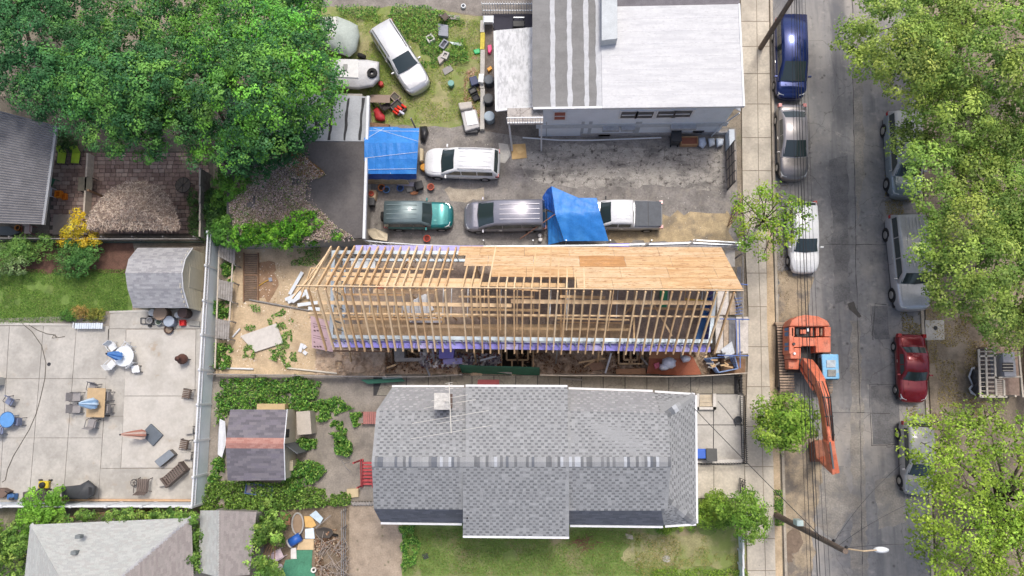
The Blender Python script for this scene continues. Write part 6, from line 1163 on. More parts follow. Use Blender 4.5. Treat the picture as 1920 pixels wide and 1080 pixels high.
def table(lab, pl, z, col, legs=.06, name='table', grp=None, th=.04):
    q = PP(pl, z); c = sum(q, Vector())/4; t = thing(name, lab, 'table', V(c.x, c.y, 0), grp); part(t, 'top', MB().prism(q, th), MC(col), bevel=.015)
    for v in q: k = lerp(v, c, .12); part(t, 'leg', MB().box((k.x, k.y, 0), (legs, legs, z-th)), DARK)
    return t
def rtable(lab, px, py, r, z, col, spokes=0, frame='d8dcdf', name='round_table'):
    p = P(px, py, z); t = thing(name, lab, 'table', V(p.x, p.y, 0)); part(t, 'top', MB().lathe((0, 0, z-.02), [(r, 0), (r, .025)], 24), MC(col, .25), local=True); part(t, 'rim', MB().tube([(r*math.cos(k*math.pi/12), r*math.sin(k*math.pi/12), z) for k in range(25)], .025, 5), MC(frame, .5), local=True)
    for k in range(spokes): a = 2*math.pi*k/spokes; part(t, 'spoke', MB().beam((0, 0, z+.015), (r*math.cos(a), r*math.sin(a), z+.015), .02, .015), MC(frame, .5), local=True)
    for k in range(4): a = math.pi/4+k*math.pi/2; part(t, 'leg', MB().tube([(r*.6*math.cos(a), r*.6*math.sin(a), z-.03), (r*.8*math.cos(a), r*.8*math.sin(a), 0)], .02, 5), MC(frame, .5), local=True)
    return t
# ------------------------------------------------------------------ patio furniture
PC = 'grey sling chairs round the tan table'
table('long tan dining table in the middle of the concrete patio', [(164, 727), (198, 728), (195, 783), (161, 782)], .74, 'b59c78')
for k, (x, y, rz, lb) in enumerate(((152, 744, 0, 'grey sling chair left of the tan table on its upper side'), (152, 766, 0, 'grey sling chair left of the tan table on its lower side'), (208, 743, 3.14, 'grey sling chair right of the tan table on its upper side'), (208, 766, 3.14, 'grey sling chair right of the tan table on its lower side'), (183, 727, -1.75, 'grey sling chair tucked in at the head of the tan table'), (181, 793, 1.4, 'grey sling chair pulled out from the foot of the tan table'))): chair(lb, x, y, rz, '8f8c8c', '5a595b', .52, grp=PC)
closed_umbrella('folded blue and white striped parasol over the tan dining table', (146, 757), (180, 757), .95, 2.1, 'b9cfe2', '8fb0d0', .3, base=(181, 757))
rtable('round white glass table near the barn-roofed shed', 232, 668, .62, .74, 'dfe6e8', 4)
for k, (x, y, rz, lb) in enumerate(((219, 651, -.9, 'white chair upper left of the round white glass table'), (247, 652, -2.2, 'white chair upper right of the round white glass table'), (217, 684, .8, 'white chair lower left of the round white glass table'), (250, 681, 2.4, 'white chair lower right of the round white glass table'))): chair(lb, x, y, rz, 'd5d8da', 'cfd3d6', .46, grp='white chairs round the glass table')
closed_umbrella('folded bright blue parasol leaning out from the round white table', (199, 663), (226, 668), .95, 2.1, '4f86cf', '6ea0dd', .24, base=(232, 668))
table('small square white side table below the round white table', [(245, 686), (259, 685), (262, 698), (248, 699)], .45, 'e4e7ea')
rtable('round bright blue table at the left edge of the patio', 13, 787, .48, .7, '5f92c8', 0, '3a5f8a')
for x, y, rz, lb in ((28, 752, -2.1, 'blue-grey mesh chair standing above the round blue table'), (44, 790, 3.14, 'blue-grey mesh chair right of the round blue table'), (10, 806, 1.57, 'blue-grey mesh chair below the round blue table')): chair(lb, x, y, rz, '77809a', '4c4a50', .46, grp='mesh chairs by the blue table')
binbox('pale grey appliance on wheels at the left edge of the patio', 3, 715, .7, .6, .8, 'b5b5b0', name='appliance')
slab('stone_plinth', 'square dark plinth in the middle of the pale slab', 'plinth', [(282, 794), (305, 816), (286, 837), (264, 814)], .22, .16, MC('5d656d', .6), bevel=.04)
closed_umbrella('folded red striped parasol lying tilted over its square dark base', (225, 815), (272, 815), .5, 1.6, '9a6a5c', 'c9b5a8', .26, base=(283, 815))
t = thing('deck_box', 'dark grey deck storage box on the pale slab', 'box', P(308, 858)); part(t, 'body', MB().prism(PP([(289, 865), (317, 843), (327, 853), (299, 876)], .5), .5), MC('6a6863'), bevel=.02); part(t, 'lid', MB().prism(PP([(289.5, 865), (317, 843), (327, 853), (299, 876)], .56), .05), MC('7c838a', .5), bevel=.02)
WK = '6b5f58'; t = chair('brown wicker armchair beside the black round stand', 275, 908, 1.57, WK, '4d443f', .75, True, slats=6, hb=.85)
t = thing('loveseat', 'brown wicker loveseat near the corner of the white fence', 'sofa', P(333, 888), None, math.radians(42))
for k in range(9): part(t, 'seat_slat', MB().box((lerp(-.62, .62, k/8), 0, .38), (.1, .6, .05)), MC(WK), local=True)
part(t, 'backrest', MB().box((0, -.36, .3), (1.45, .1, .55)), MC('5d524c'), local=True, bevel=.03)
for s in (-1, 1): part(t, 'armrest', MB().box((s*.72, 0, .0), (.12, .7, .62)), MC('5d524c'), local=True, bevel=.03)
part(t, 'front_panel', MB().box((0, .32, 0), (1.4, .05, .36)), MC('5d524c'), local=True)
rtable('small round black plant stand left of the wicker armchair', 251, 905, .2, .4, '9a958c', 6, '4a4744')
for pl, lb in (([(294, 898), (310, 896), (313, 910), (296, 913)], 'small glass side table between the wicker armchair and the loveseat'), ([(346, 800), (361, 799), (361, 813), (346, 814)], 'square framed side table beside the white fence'), ([(343, 848), (358, 848), (357, 862), (342, 862)], 'framed side table just above the loveseat')): table(lb, pl, .42, 'b0aba2', .04, grp='small patio side tables', th=.025)
for x, y, lb in ((352, 832, 'brown slatted chair facing the white fence'), (357, 738, 'brown slatted chair half hidden by the white fence')): chair(lb, x, y, 3.0, '6a5a4e', '4d443f', .55, True, slats=5, grp='brown slatted chairs by the fence')
t = thing('chimenea', 'round brown clay chimenea on the pale slab', 'chimenea', P(350, 674)); part(t, 'bowl', MB().lathe((0, 0, .25), [(.1, 0), (.3, .15), (.34, .35), (.25, .55), (.13, .7), (.12, .9), (.16, .95)], 14), MC('5d3f36'), True, True)
for k in range(3): a = k*2.1; part(t, 'leg', MB().tube([(.2*math.cos(a), .2*math.sin(a), .35), (.32*math.cos(a), .32*math.sin(a), 0)], .025, 5), DARK, local=True)
part(t, 'mouth', MB().box((-.28, 0, .4), (.12, .22, .25)), MC('b07a66'), local=True, bevel=.02)
t = thing('covered_grill', 'large barbecue under a black fitted cover by the south fence', 'grill', P(145, 920)); part(t, 'cover', blob(shell(refine([(113, 913), (150, 909), (166, 900), (181, 912), (178, 928), (164, 936), (116, 935)]), (.05, .7, 1.0, 1.15), (1.0, .98, .93, .8))), MC('3f4144', .6), True); part(t, 'opening', MB().prism(PP([(166, 913), (173, 914), (172, 927), (166, 929)], 1.16), .1), BLACK)
t = thing('lawn_mower', 'yellow lawn mower standing by the south fence', 'lawn mower', P(87, 908)); p = P(87, 908); part(t, 'deck', MB().box((0, 0, .12), (.72, .48, .2), 0, None, .85), MC('c9b32c', .4), local=True, bevel=.05); part(t, 'engine', MB().lathe((0, 0, .3), [(.18, 0), (.18, .15), (.1, .22)], 12), BLACK, local=True); part(t, 'handle', MB().tube([(.3, -.2, .25), (.75, -.2, .8), (.75, .2, .8), (.3, .2, .25)], .02, 5), DARK, local=True)
for sx in (-.32, .32):
    for sy in (-.28, .28): part(t, 'wheel', MB().wheel((sx, sy, .12), (0, 1, 0), .12, .06, 12), RUBBER, local=True)
t = thing('pressure_washer', 'small blue pressure washer in the bottom left corner of the patio', 'pressure washer', P(29, 930)); part(t, 'body', MB().box((0, 0, .1), (.55, .4, .35), 0, None, .8), MC('3d6494', .4), local=True, bevel=.05); part(t, 'handle', MB().tube([(-.2, .15, .3), (-.15, .4, .75), (.15, .4, .75), (.2, .15, .3)], .02, 5), BLACK, local=True); part(t, 'reel', MB().wheel((.1, -.1, .45), (0, 1, 0), .15, .15, 12), DARK, local=True)
slab('covered_box', 'flat dark brown covered box between the blue washer and the leafy shrub', 'box', [(42, 923), (78, 918), (88, 930), (80, 940), (42, 941)], .5, .5, MC('55504c'), bevel=.05); slab('covered_box', 'brown wooden box in the bottom left corner of the patio', 'box', [(-15, 916), (4, 916), (18, 922), (4, 934), (-15, 935)], .45, .45, MC('6b5a50'), bevel=.04)
t = thing('bench', 'long white slatted bench at the edge of the lawn', 'bench', P(168, 611))
for k in range(12): a, b = P(141+k*4.35, 605.5, .45), P(141+k*4.35+3.6, 605.5, .45); part(t, 'seat_slat', MB().box(((a.x+b.x)/2, P(168, 611, .45).y, .42), (b.x-a.x, .36, .03)), MC('c9d2dc'))
for x in (145, 189): part(t, 'leg', MB().box(P(x, 611), (.06, .34, .42)), WHITE)
hz = [(42, 607), (60, 622), (78, 648), (86, 680), (84, 710), (76, 745), (68, 775), (55, 805), (40, 830), (25, 855), (14, 880), (10, 900), (4, 904)]; solo('garden_hose', 'dark garden hose curving across the concrete patio', 'hose', MB().tube([P(x, y, .07) for x, y in hz], .02, 6), MC('5a564e'))
solo('garden_hose', 'short dark hose with a coiled end near the lawn edge', 'hose', MB().tube([P(x, y, .07) for x, y in ((54, 609), (70, 619), (88, 626), (104, 628), (106, 633), (98, 634), (100, 629), (110, 633), (121, 631))], .022, 6), MC('5a564e')); solo('floor_drain', 'round dark floor drain in the concrete patio', 'drain', MB().lathe(P(92, 683, .045), [(.12, 0), (.12, .012)], 16), DARK)
for i, (nm, lb, ct, x, y, r, hh, c, l) in enumerate((('barrel', 'white-lidded drum beside the round brown tabletop at the shed', 'drum', 295, 588, .22, .6, 'c9c9c5', None), ('barrel', 'wide brown round drum with flat lid against the barn-roofed shed', 'drum', 312, 590, .42, .75, '8a7360', '9a8470'), ('barrel', 'dark brown drum at the right end of the shed clutter', 'drum', 354, 589, .3, .8, '4f3f3a', '5d4a44'), ('barrel', 'blue-grey plastic drum in the middle of the shed clutter', 'drum', 326, 604, .33, .6, '8f9bab', 'a3adba'), ('barrel', 'small white bucket beside the dark brown drum', 'bucket', 338, 592, .17, .4, 'd5d8d8', None))): barrel(nm, lb, ct, x, y, r, hh, c, l)
pot('planter', 'grey ring planter left of the blue-grey drum', 302, 604, .22, .3, '9aa09a', '4c5a4c'); pot('planter', 'small grey pot touching the blue-grey drum', 313, 605, .17, .3, '9a9a96', '6a6a66'); pot('planter', 'dark brown bowl planter nearest the pale slab', 320, 618, .28, .25, '4a3830', '8a7a6a')
crate('crate', 'small bright red crate beside the white fence and the drums', 'crate', 346, 606, .32, .36, .35, 'cc2f2f', .1, fill='d8383a'); slab('grate', 'grey metal grate leaning by the fence next to the red crate', 'grate', [(353, 600), (374, 602), (374, 612), (353, 610)], .2, .05, MC('8f8e88'))
t = thing('hand_truck', 'black hand truck lying with a round pot near the shed', 'hand truck', P(279, 602)); m_ = [P(264, 596, .15), P(290, 597, .15), P(290, 608, .15), P(264, 607, .15)]
for a, b in ((0, 1), (1, 2), (2, 3), (3, 0)): part(t, 'frame', MB().tube([m_[a], m_[b]], .025, 5), DARK)
for k in (.35, .7): part(t, 'crossbar', MB().tube([lerp(m_[0], m_[1], k), lerp(m_[3], m_[2], k)], .02, 5), DARK)
for y in (593, 611): part(t, 'wheel', MB().wheel(P(281, y, .13), (0, 1, 0), .13, .08, 12), RUBBER)
pot('planter', 'pale pot sitting at the foot of the hand truck', 285, 602, .2, .3, 'b0ada8', '8a8a88')
# ------------------------------------------------------------------ thatched hut yard
t = thing('thatched_hut', 'straw-thatched garden hut on the paver terrace', 'hut', P(250, 410)); ol = [(166, 430), (163, 415), (172, 395), (190, 372), (212, 352), (240, 341), (270, 340), (295, 349), (315, 366), (328, 392), (338, 425), (330, 432), (290, 430), (250, 431), (210, 431)]
TH = M('thatch_base', (.3, .24, .19), .95, .3, 6, .8, 15); part(t, 'roof', blob(shell(refine(ol, 3), (1.9, 2.0, 2.35, 2.8, 3.1), (1.0, 1.0, .68, .35, .06), (252, 388))), TH)
n = 6500; u = RNG.random(n)**.6; k = RNG.integers(0, len(ol), n); fq = RNG.random(n); C = []; N_ = []
for i in range(n):
    a, b = ol[k[i]], ol[(k[i]+1) % len(ol)]; ex, ey = lerp(a[0], b[0], fq[i]), lerp(a[1], b[1], fq[i]); z_ = 3.15-1.15*u[i]**1.0+.06*RNG.random(); C.append(P(lerp(252, ex, u[i]), lerp(388, ey, u[i]), z_)); N_.append((0, 0, 1))
leaves('thatch', np.array(C), np.array(N_)+RNG.normal(size=(n, 3))*.35, RNG.uniform(.25, .5, n), pal([rgb(c) for c in ('cbb8a8', 'b8a594', 'a08c7c', 'd8c8b4', '8c7a6e')], n), DRY, t, 'stuff', .1)
for x, y in ((190, 425), (320, 425), (200, 372), (305, 372)): part(t, 'post', MB().box(P(x, y), (.12, .12, 1.95)), WOODB)
for x, lb in ((122, 'lime green lounge chair on the left of the pair under the maple'), (148, 'lime green lounge chair on the right of the pair under the maple')):
    t = thing('lounge_chair', lb, 'lounge chair', P(x, 295), 'lime lounge chairs', -.08); part(t, 'seat', MB().hexa([(-.28, -.5, .25), (.28, -.5, .25), (.28, .2, .3), (-.28, .2, .3)], [(-.28, -.5, .31), (.28, -.5, .31), (.28, .2, .36), (-.28, .2, .36)]), MC('a8c83a'), local=True, bevel=.02); part(t, 'backrest', MB().hexa([(-.28, .2, .3), (.28, .2, .3), (.28, .55, .75), (-.28, .55, .75)], [(-.28, .2, .36), (.28, .2, .36), (.28, .52, .8), (-.28, .52, .8)]), MC('9cbc38'), local=True)
    for s in (-1, 1): part(t, 'runner', MB().tube([(s*.31, -.55, .05), (s*.31, -.5, .3), (s*.31, .25, .3), (s*.31, .5, .02)], .025, 5), DARK, local=True)
chair('dark green plastic chair half under the corrugated patio cover', 103, 344, 1.2, '2f6b4c', '2f6b4c', .5); chair('white chair with a red and blue cushion beside the orange crate', 98, 364, 0, 'c8ccd6', 'b9bcc4', .55); crate('crate', 'orange plastic crate nearest the white cushioned chair', 'crate', 114, 366, .4, .45, .35, 'e08a28', 0, grp='orange crates', fill='d87f22'); crate('crate', 'darker orange crate standing behind the other orange crate', 'crate', 124, 370, .3, .4, .25, 'c9741f', .1, grp='orange crates', fill='b9661a')
table('dark framed glass table on the paver terrace', [(147, 332), (173, 331), (172, 357), (145, 358)], .7, '6f6a5c', .04); solo('divider_rail', 'long pale rail dividing the paver terrace', 'rail', MB().beam(P(170, 290, .35), P(163, 405, .35), .12, .7), M('pale_rail', ()), bevel=.01)
rtable('round dark wire table beside the ivy at the terrace end', 343, 347, .5, .7, '5a5148', 8, '2a2724'); slab('paving_sheet', 'flat tan board beneath the golden shrub', 'board', [(100, 402), (165, 402), (165, 440), (98, 440)], .08, .06, MC('8f8478'))
chair('red garden chair behind the thatched hut', 229, 426, 1.57, '9a4a3a', '5a5550', .5); chair('small white and red chair below the corrugated patio cover', 62, 434, -1.57, 'b9a8a0', '8a4038', .5); slab('ground_sheet', 'crumpled dark plastic sheet below the corrugated patio cover', 'sheet', [(-10, 425), (15, 424), (38, 436), (20, 442), (-10, 440)], .3, .3, MC('4c5250', .4), bevel=.03); pot('planter', 'small orange pot below the corrugated patio cover', 39, 429, .18, .3, 'b5742f')
# ------------------------------------------------------------------ weedy yard clutter
BLK = 'concrete blocks in the weeds'; CB = 'b5b2ac'
crate('concrete_block', 'hollow pale concrete chimney block left of the block heap', 'block', 808, 76, .5, .5, .35, 'c2bfba', .6, grp=BLK, th=.1, fill='3c3a36'); crate('concrete_block', 'grey concrete block with dark hollow in the middle of the heap', 'block', 833, 86, .4, .62, .3, '8c8f98', -.6, grp=BLK, th=.08, fill='50525a'); crate('concrete_block', 'pale square concrete block at the bottom of the heap', 'block', 836, 108, .42, .48, .4, CB, -.4, grp=BLK, th=.1, fill='a8a5a0'); slab('concrete_block', 'small pale stone leaning on the bottom concrete block', 'block', [(820, 108), (828, 100), (832, 112), (824, 120)], .3, .3, MC('b0a8a2'), BLK); slab('concrete_slab', 'grey speckled slab standing above the block heap', 'slab', [(821, 44), (840, 47), (840, 68), (822, 66)], .35, .3, MC('8f929a')); slab('concrete_slab', 'flat square grey slab lying below the block heap', 'slab', [(829, 130), (844, 121), (850, 131), (834, 141)], .1, .08, MC('8f8c88')); barrel('bucket', 'teal lidded bucket in the weeds', 'bucket', 847, 161, .2, .4, '5f8f86', '6fa096')
slab('plank', 'weathered plank near the top of the weedy yard', 'plank', [(822, 27), (862, 29), (862, 37), (845, 36), (822, 30)], .15, .1, WOODG); chair('brown scrap chair lying by the weathered plank', 836, 38, .7, '5f544c', '5a4a40', .45)
solo('tyre_ring', 'small white ring planter on the path at the top', 'planter', MB().wheel(P(869, 12, .12), (0, 0, 1), .17, .2, 16, r0=.1), MC('d8dcde')); slab('plastic_scrap', 'scrap of clear plastic beside the block heap', 'plastic', [(842, 78), (865, 80), (868, 86), (850, 84)], .12, .1, MC('c5d0d4', .3)); slab('plastic_scrap', 'bright green plastic bag by the divider', 'plastic', [(887, 93), (899, 90), (901, 99), (890, 101)], .15, .14, MC('2fb06a', .4), bevel=.05)
table('rusty-topped workbench beside the garage', [(694, 177), (731, 178), (731, 193), (694, 192)], .8, '8c7a6e', .07); crate('tool_crate', 'open crate of red bottles in the weeds beside the workbench', 'crate', 748, 204, .75, .9, .35, '6a5f66', .75, fill='3f4038', th=.05)
for k, (x, y, c, lb) in enumerate(((744, 206, 'e03a26', 'red bottle lying lowest in the open crate'), (749, 202, 'e8452c', 'red bottle lying in the middle of the open crate'), (757, 199, 'd83a28', 'red and yellow bottle at the right end of the open crate'), (753, 211, 'cfd0e0', 'pale bottle in the open crate'), (741, 211, 'c93322', 'red bottle at the left end of the open crate'))): p = P(x, y, .35); solo('bottle', lb, 'bottle', MB().tube([p+V(-.14, .1, 0), p+V(.08, -.06, 0), p+V(.1, -.08, .0), p+V(.16, -.12, 0)], .085, 8), MC(c, .35), 'bottles in the crate', True)
t = thing('folded_umbrella', 'faded red folded umbrella lying beside the workbench', 'parasol', P(710, 215)); part(t, 'cloth', blob(shell(refine([(700, 206), (706, 200), (714, 206), (722, 218), (722, 226), (714, 228), (704, 224)]), (.02, .25, .42, .5), (1, 1, .75, .3))), MC('b03238', .6), True); part(t, 'pole', MB().tube([P(690, 211, .3), P(712, 207, .4)], .03, 5), WOODB)
slab('board_heap', 'heap of scrap boards in front of the blue shelter roof', 'boards', [(690, 229), (712, 231), (730, 233), (728, 239), (692, 238)], .4, .35, WOODB); crate('tool_crate', 'wooden tray of tools at the corner of the workbench', 'crate', 742, 184, .5, .6, .25, '9a8a78', .8, fill='55504a'); chair('broken dark chair frame between the umbrella and the crate', 726, 205, .4, '3c3434', '3a3034', .45)
solo('rubbish_heap', 'heap of black rubbish bags at the corner of the blue shelter', 'rubbish', blob(shell(refine([(787, 237), (800, 236), (804, 248), (797, 268), (788, 262)]), (.02, .35, .6), (1, .95, .4))), MC('2a2a2d', .35), smooth=True); barrel('propane_tank', 'round yellow tank in front of the white suv', 'tank', 797, 318, .22, .5, 'd0983c', 'c98f35'); slab('cardboard', 'cream board leaning on the end of the blue shelter', 'board', [(787, 277), (793, 279), (792, 300), (787, 302)], .9, .5, MC('c9b998')); barrel('gas_bottle', 'small red gas bottle beside the spare tyre of the covered trailer', 'gas bottle', 716, 161, .16, .35, 'c0403c')
slab('cardboard', 'flattened cardboard sheet on the lot behind the white suv', 'cardboard', [(958, 271), (985, 269), (988, 296), (960, 299)], .05, .03, MC('c2a06c')); slab('cardboard', 'smaller piece of cardboard on the flattened sheet', 'cardboard', [(966, 278), (976, 273), (984, 283), (973, 290)], .075, .02, MC('ccac78'))
# clutter beside the white house
barrel('bin', 'round black bin with a pile of toys on top', 'bin', 918, 158, .3, .7, '4c5258', '5a6066'); barrel('bin', 'round black domed bin between two other bins', 'bin', 917, 193, .32, .7, '3c3e40', '4c4e50'); barrel('bin', 'round grey bin with flat lid nearest the lot', 'bin', 919, 226, .32, .75, '8a97a0', '9caab4')
slab('storage_tub', 'dark blue tub beside the concrete divider', 'tub', [(879, 145), (893, 141), (898, 156), (884, 161)], .45, .45, MC('2f3a5c', .5), bevel=.04); slab('foam_box', 'white foam box on the concrete divider', 'box', [(898, 138), (908, 138), (906, 155), (896, 153)], .7, .3, MC('dfe0de'), bevel=.02)
crate('milk_crate', 'upper black crate below the dark blue tub', 'crate', 887, 172, .5, .4, .3, '2c2c2e', .5, fill='5a5a58', grp='black crates'); crate('milk_crate', 'lower black crate leaning on the other black crate', 'crate', 893, 185, .45, .45, .3, '222224', .5, fill='303034', grp='black crates')
t = thing('armchair', 'upturned grey recliner wrapped in plastic beside the weedy yard', 'armchair', P(880, 220)); part(t, 'seat', MB().prism(PP([(862, 202), (893, 205), (900, 238), (872, 246)], .55), .5), MC('a8a6a6', .35), bevel=.06); part(t, 'backrest', MB().prism(PP([(858, 192), (884, 189), (886, 202), (862, 206)], .85), .8), MC('b8b2a8'), bevel=.1); part(t, 'footrest', MB().prism(PP([(871, 240), (895, 236), (896, 248), (872, 249)], .35), .3), MC('4c4c4e'), bevel=.03); part(t, 'plastic', MB().prism(PP([(870, 208), (890, 206), (897, 232), (876, 236)], .6), .05), MC('d5d5d8', .2), bevel=.03)
chair('white plastic chair with a blue seat at the top corner of the porch', 917, 44, 1.57, 'd9dde2', 'd9dde2', .6, True); slab('toy_car', 'bright pink plastic toy beside the porch', 'toy', [(914, 85), (921, 83), (922, 92), (919, 99), (915, 98)], .3, .3, MC('e8407c', .4), bevel=.04); slab('toy_truck', 'orange and yellow toy lying near the round black bin', 'toy', [(913, 128), (920, 123), (923, 128), (916, 134)], .25, .2, MC('e09a28', .4), bevel=.03)
t = thing('kettle_grill', 'black grill on the dark deck behind the porch', 'grill', P(970, 42)); part(t, 'body', MB().prism(PP([(961, 38), (984, 38), (984, 50), (961, 50)], .9), .5), BLACK, bevel=.05); part(t, 'handle', MB().tube([P(963, 33, 1.0), P(983, 33, 1.0)], .05, 6), STEEL)
for x, y in ((963, 40), (982, 40), (963, 49), (982, 49)): part(t, 'leg', MB().box(P(x, y), (.05, .05, .45)), DARK)
slab('deck_platform', 'dark deck platform at the top behind the porch roof', 'deck', [(924, 26), (1003, 26), (1004, 56), (926, 56)], .2, .2, MC('2c2b38')); binbox('black wheelie bin against the south wall of the pale blue house', 1263, 266, .7, .62, .95, '34373c', 1.57)
crate('cardboard_box', 'open cardboard box with red marks beside the black wheelie bin', 'box', 1290, 268, 1.1, .55, .45, 'b08a68', 0, fill='8f5a48'); solo('rubbish_bag', 'white and blue rubbish bag next to the cardboard box', 'bag', blob(shell(refine([(1309, 258), (1322, 257), (1325, 270), (1318, 279), (1310, 274)]), (.02, .3, .55, .62), (.9, 1, .75, .2))), MC('b8c4d8', .3), 'rubbish bags', True); solo('rubbish_bag', 'clear rubbish bag left of the other clear bag by the gate', 'bag', blob(shell(refine([(1327, 259), (1340, 259), (1341, 272), (1330, 276)]), (.02, .3, .5, .56), (.9, 1, .75, .2))), MC('c8d0d8', .25), 'rubbish bags', True); solo('rubbish_bag', 'clear rubbish bag closest to the brown lot gate', 'bag', blob(shell(refine([(1342, 259), (1357, 260), (1356, 272), (1344, 277)]), (.02, .3, .5, .56), (.9, 1, .75, .2))), MC('bcc6d0', .25), 'rubbish bags', True)
solo('ground_pipe', 'long white pipe lying along the foot of the pale blue house', 'pipe', MB().tube([P(980, 258, .15), P(1050, 263, .1), (P(1110, 263, .1)), P(1240, 258, .15)], .05, 6), WHITE)
# around the green off-roader
for x, y, c, s, lb in ((717, 354, 'c9773f', '3a2a20', 'orange clay pot in the row below the blue shelter'), (726, 358, '5f86b8', '2a3440', 'light blue pot beside the orange clay pot'), (752, 355, '4a6aa8', '2c3a50', 'dark blue pot in the row below the blue shelter'), (809, 353, 'b5604a', '6a2f22', 'red clay pot in front of the white suv wheel'), (802, 449, 'c0503c', '6a2a22', 'red clay pot on the asphalt near the white railing')): pot('flower_pot', lb, x, y, .22, .3, c, s)
slab('cardboard_box', 'tan box with a red reel on top beside the garage', 'box', [(690, 355), (706, 357), (703, 374), (689, 372)], .5, .5, MC('c2a888'), bevel=.02); solo('cable_reel', 'red reel lying on the tan box beside the garage', 'reel', MB().wheel(P(696, 363, .56), (0, 0, 1), .18, .12, 14, r0=.05), MC('b5503c')); binbox('black tub bin below the tan box beside the garage', 699, 383, .5, .5, .6, '3c3d40', name='tub_bin'); slab('plywood_board', 'long pale board leaning at the garage corner by the white railing', 'board', [(684, 432), (705, 430), (727, 438), (726, 452), (700, 448), (685, 438)], .55, .05, MC('c9bda4'), lean=.3); slab('stone', 'grey stone slab in the row below the blue shelter', 'stone', [(761, 352), (773, 351), (774, 359), (763, 360)], .2, .2, MC('9a958f'), bevel=.03); slab('stone', 'orange terracotta shard below the blue shelter', 'shard', [(768, 362), (776, 358), (784, 360), (782, 364), (772, 365)], .12, .12, MC('c9875f'), bevel=.02); binbox('black tub at the corner of the blue shelter', 788, 352, .5, .5, .5, '2c2c2e', .3, name='tub_bin'); slab('plank', 'grey plank along the foot of the blue shelter', 'plank', [(742, 341), (780, 342), (782, 350), (745, 347)], .5, .08, MC('8f8a94'))
for x, y, lb in ((1012, 443, 'white paint bucket beside the grey minivan rear'), (1013, 451, 'small pale block below the white paint bucket')): barrel('bucket', lb, 'bucket', x, y, .12, .25, 'd5d3cf')
# sandy lot
t = thing('floor_grille', 'rusty slatted grille lying on the sandy lot', 'grille', P(470, 520))
for k in range(26): y = 476+k*3.4; part(t, 'slat', MB().prism(PP([(458, y), (483, y), (483, y+2), (458, y+2)], .12), .06), M('rusty_slat', (.2, .14, .1), .9, .3))
for a, b in (((457, 474), (457, 566)), ((484, 474), (484, 566)), ((457, 516), (484, 516))): part(t, 'frame', MB().beam(P(*a, .1), P(*b, .1), .08, .1), WOODB)
t = thing('shovel', 'yellow-handled shovel lying on the sandy lot', 'shovel', P(495, 530)); part(t, 'handle', MB().tube([P(476, 541, .06), P(503, 525, .1)], .025, 6), MC('d0a43a')); part(t, 'blade', MB().prism(PP([(503, 521), (509, 520), (511, 527), (505, 528)], .12), .02), MC('8f93a0', .4))
slab('gypsum_sheet', 'big pale grey loose sheet lying tilted on the sandy lot', 'sheet', [(450, 630), (518, 606), (531, 643), (478, 660)], .2, .08, MC('c4bfb8')); t = thing('foam_board', 'mauve printed insulation board leaning at the corner of the framed shell', 'board', P(603, 630)); part(t, 'panel', MB().prism(PP([(582, 592), (621, 603), (624, 660), (585, 652)], 1.2), .05), MC('b79ca0'))
for k, (x, y, w_, h_) in enumerate([(588+j*5.5, y0, 4, 3) for y0 in (618, 648) for j in range(3)]+[(588, 612, 3, 2), (588, 640, 3, 2)]+[(587, y0, 26, .8) for y0 in (606, 610, 628, 632)]): part(t, 'print_mark', MB().prism(PP([(x, y), (x+w_, y+w_*.25), (x+w_, y+w_*.25+h_), (x, y+h_)], 1.206), .004), MC('5a4448'))
for a in ((590, 598), (615, 648)): part(t, 'prop', MB().box(P(*a), (.08, .08, 1.13)), WOODN)
for k, (a, b, lb) in enumerate((((543, 552), (567, 510), 'longest white offcut standing out of the offcut heap'), ((535, 562), (565, 548), 'white offcut lying at the bottom left of the heap'), ((540, 567), (563, 555), 'grey-white offcut under the bottom left offcut'), ((573, 543), (579, 560), 'short white offcut beside the ridge end'), ((558, 572), (596, 567), 'long white offcut pointing at the framed shell'), ((548, 566), (572, 550), 'white offcut crossing the middle of the heap'), ((578, 578), (600, 580), 'white offcut under the gable end of the shell'))): solo('siding_offcut', lb, 'offcut', MB().beam(P(*a, .15+.06*k), P(*b, .2+.06*k), .22, .05), M('offcut', (.66, .7, .73), .5, .1), 'white offcuts on the sandy lot', bevel=.01)
for a, b, lb in (((562, 660), (567, 644), 'largest white scrap on the sand near the mauve board'), ((568, 653), (574, 648), 'small white scrap on the sand near the mauve board'), ((569, 659), (575, 664), 'second small white scrap on the sand near the mauve board')): solo('siding_offcut', lb, 'offcut', MB().beam(P(*a, .08), P(*b, .08), .22, .08), WHITE, 'white scraps by the mauve board', bevel=.01)
for a, b, m, lb in (((410, 690), (475, 692), WHITE, 'white pipe lying at the south-west corner of the sandy lot'), ((538, 690), (632, 700), M('cream_pipe', (.62, .58, .5), .6, .1), 'cream pipe lying along the south edge of the sandy lot'), ((468, 562), (580, 582), WOODG, 'long thin pole lying across the sandy lot'), ((436, 632), (450, 616), WHITE, 'short white post beside the board sections')): solo('pole', lb, 'pole', MB().tube([P(*a, .1), P(*b, .12)], .06, 6), m)
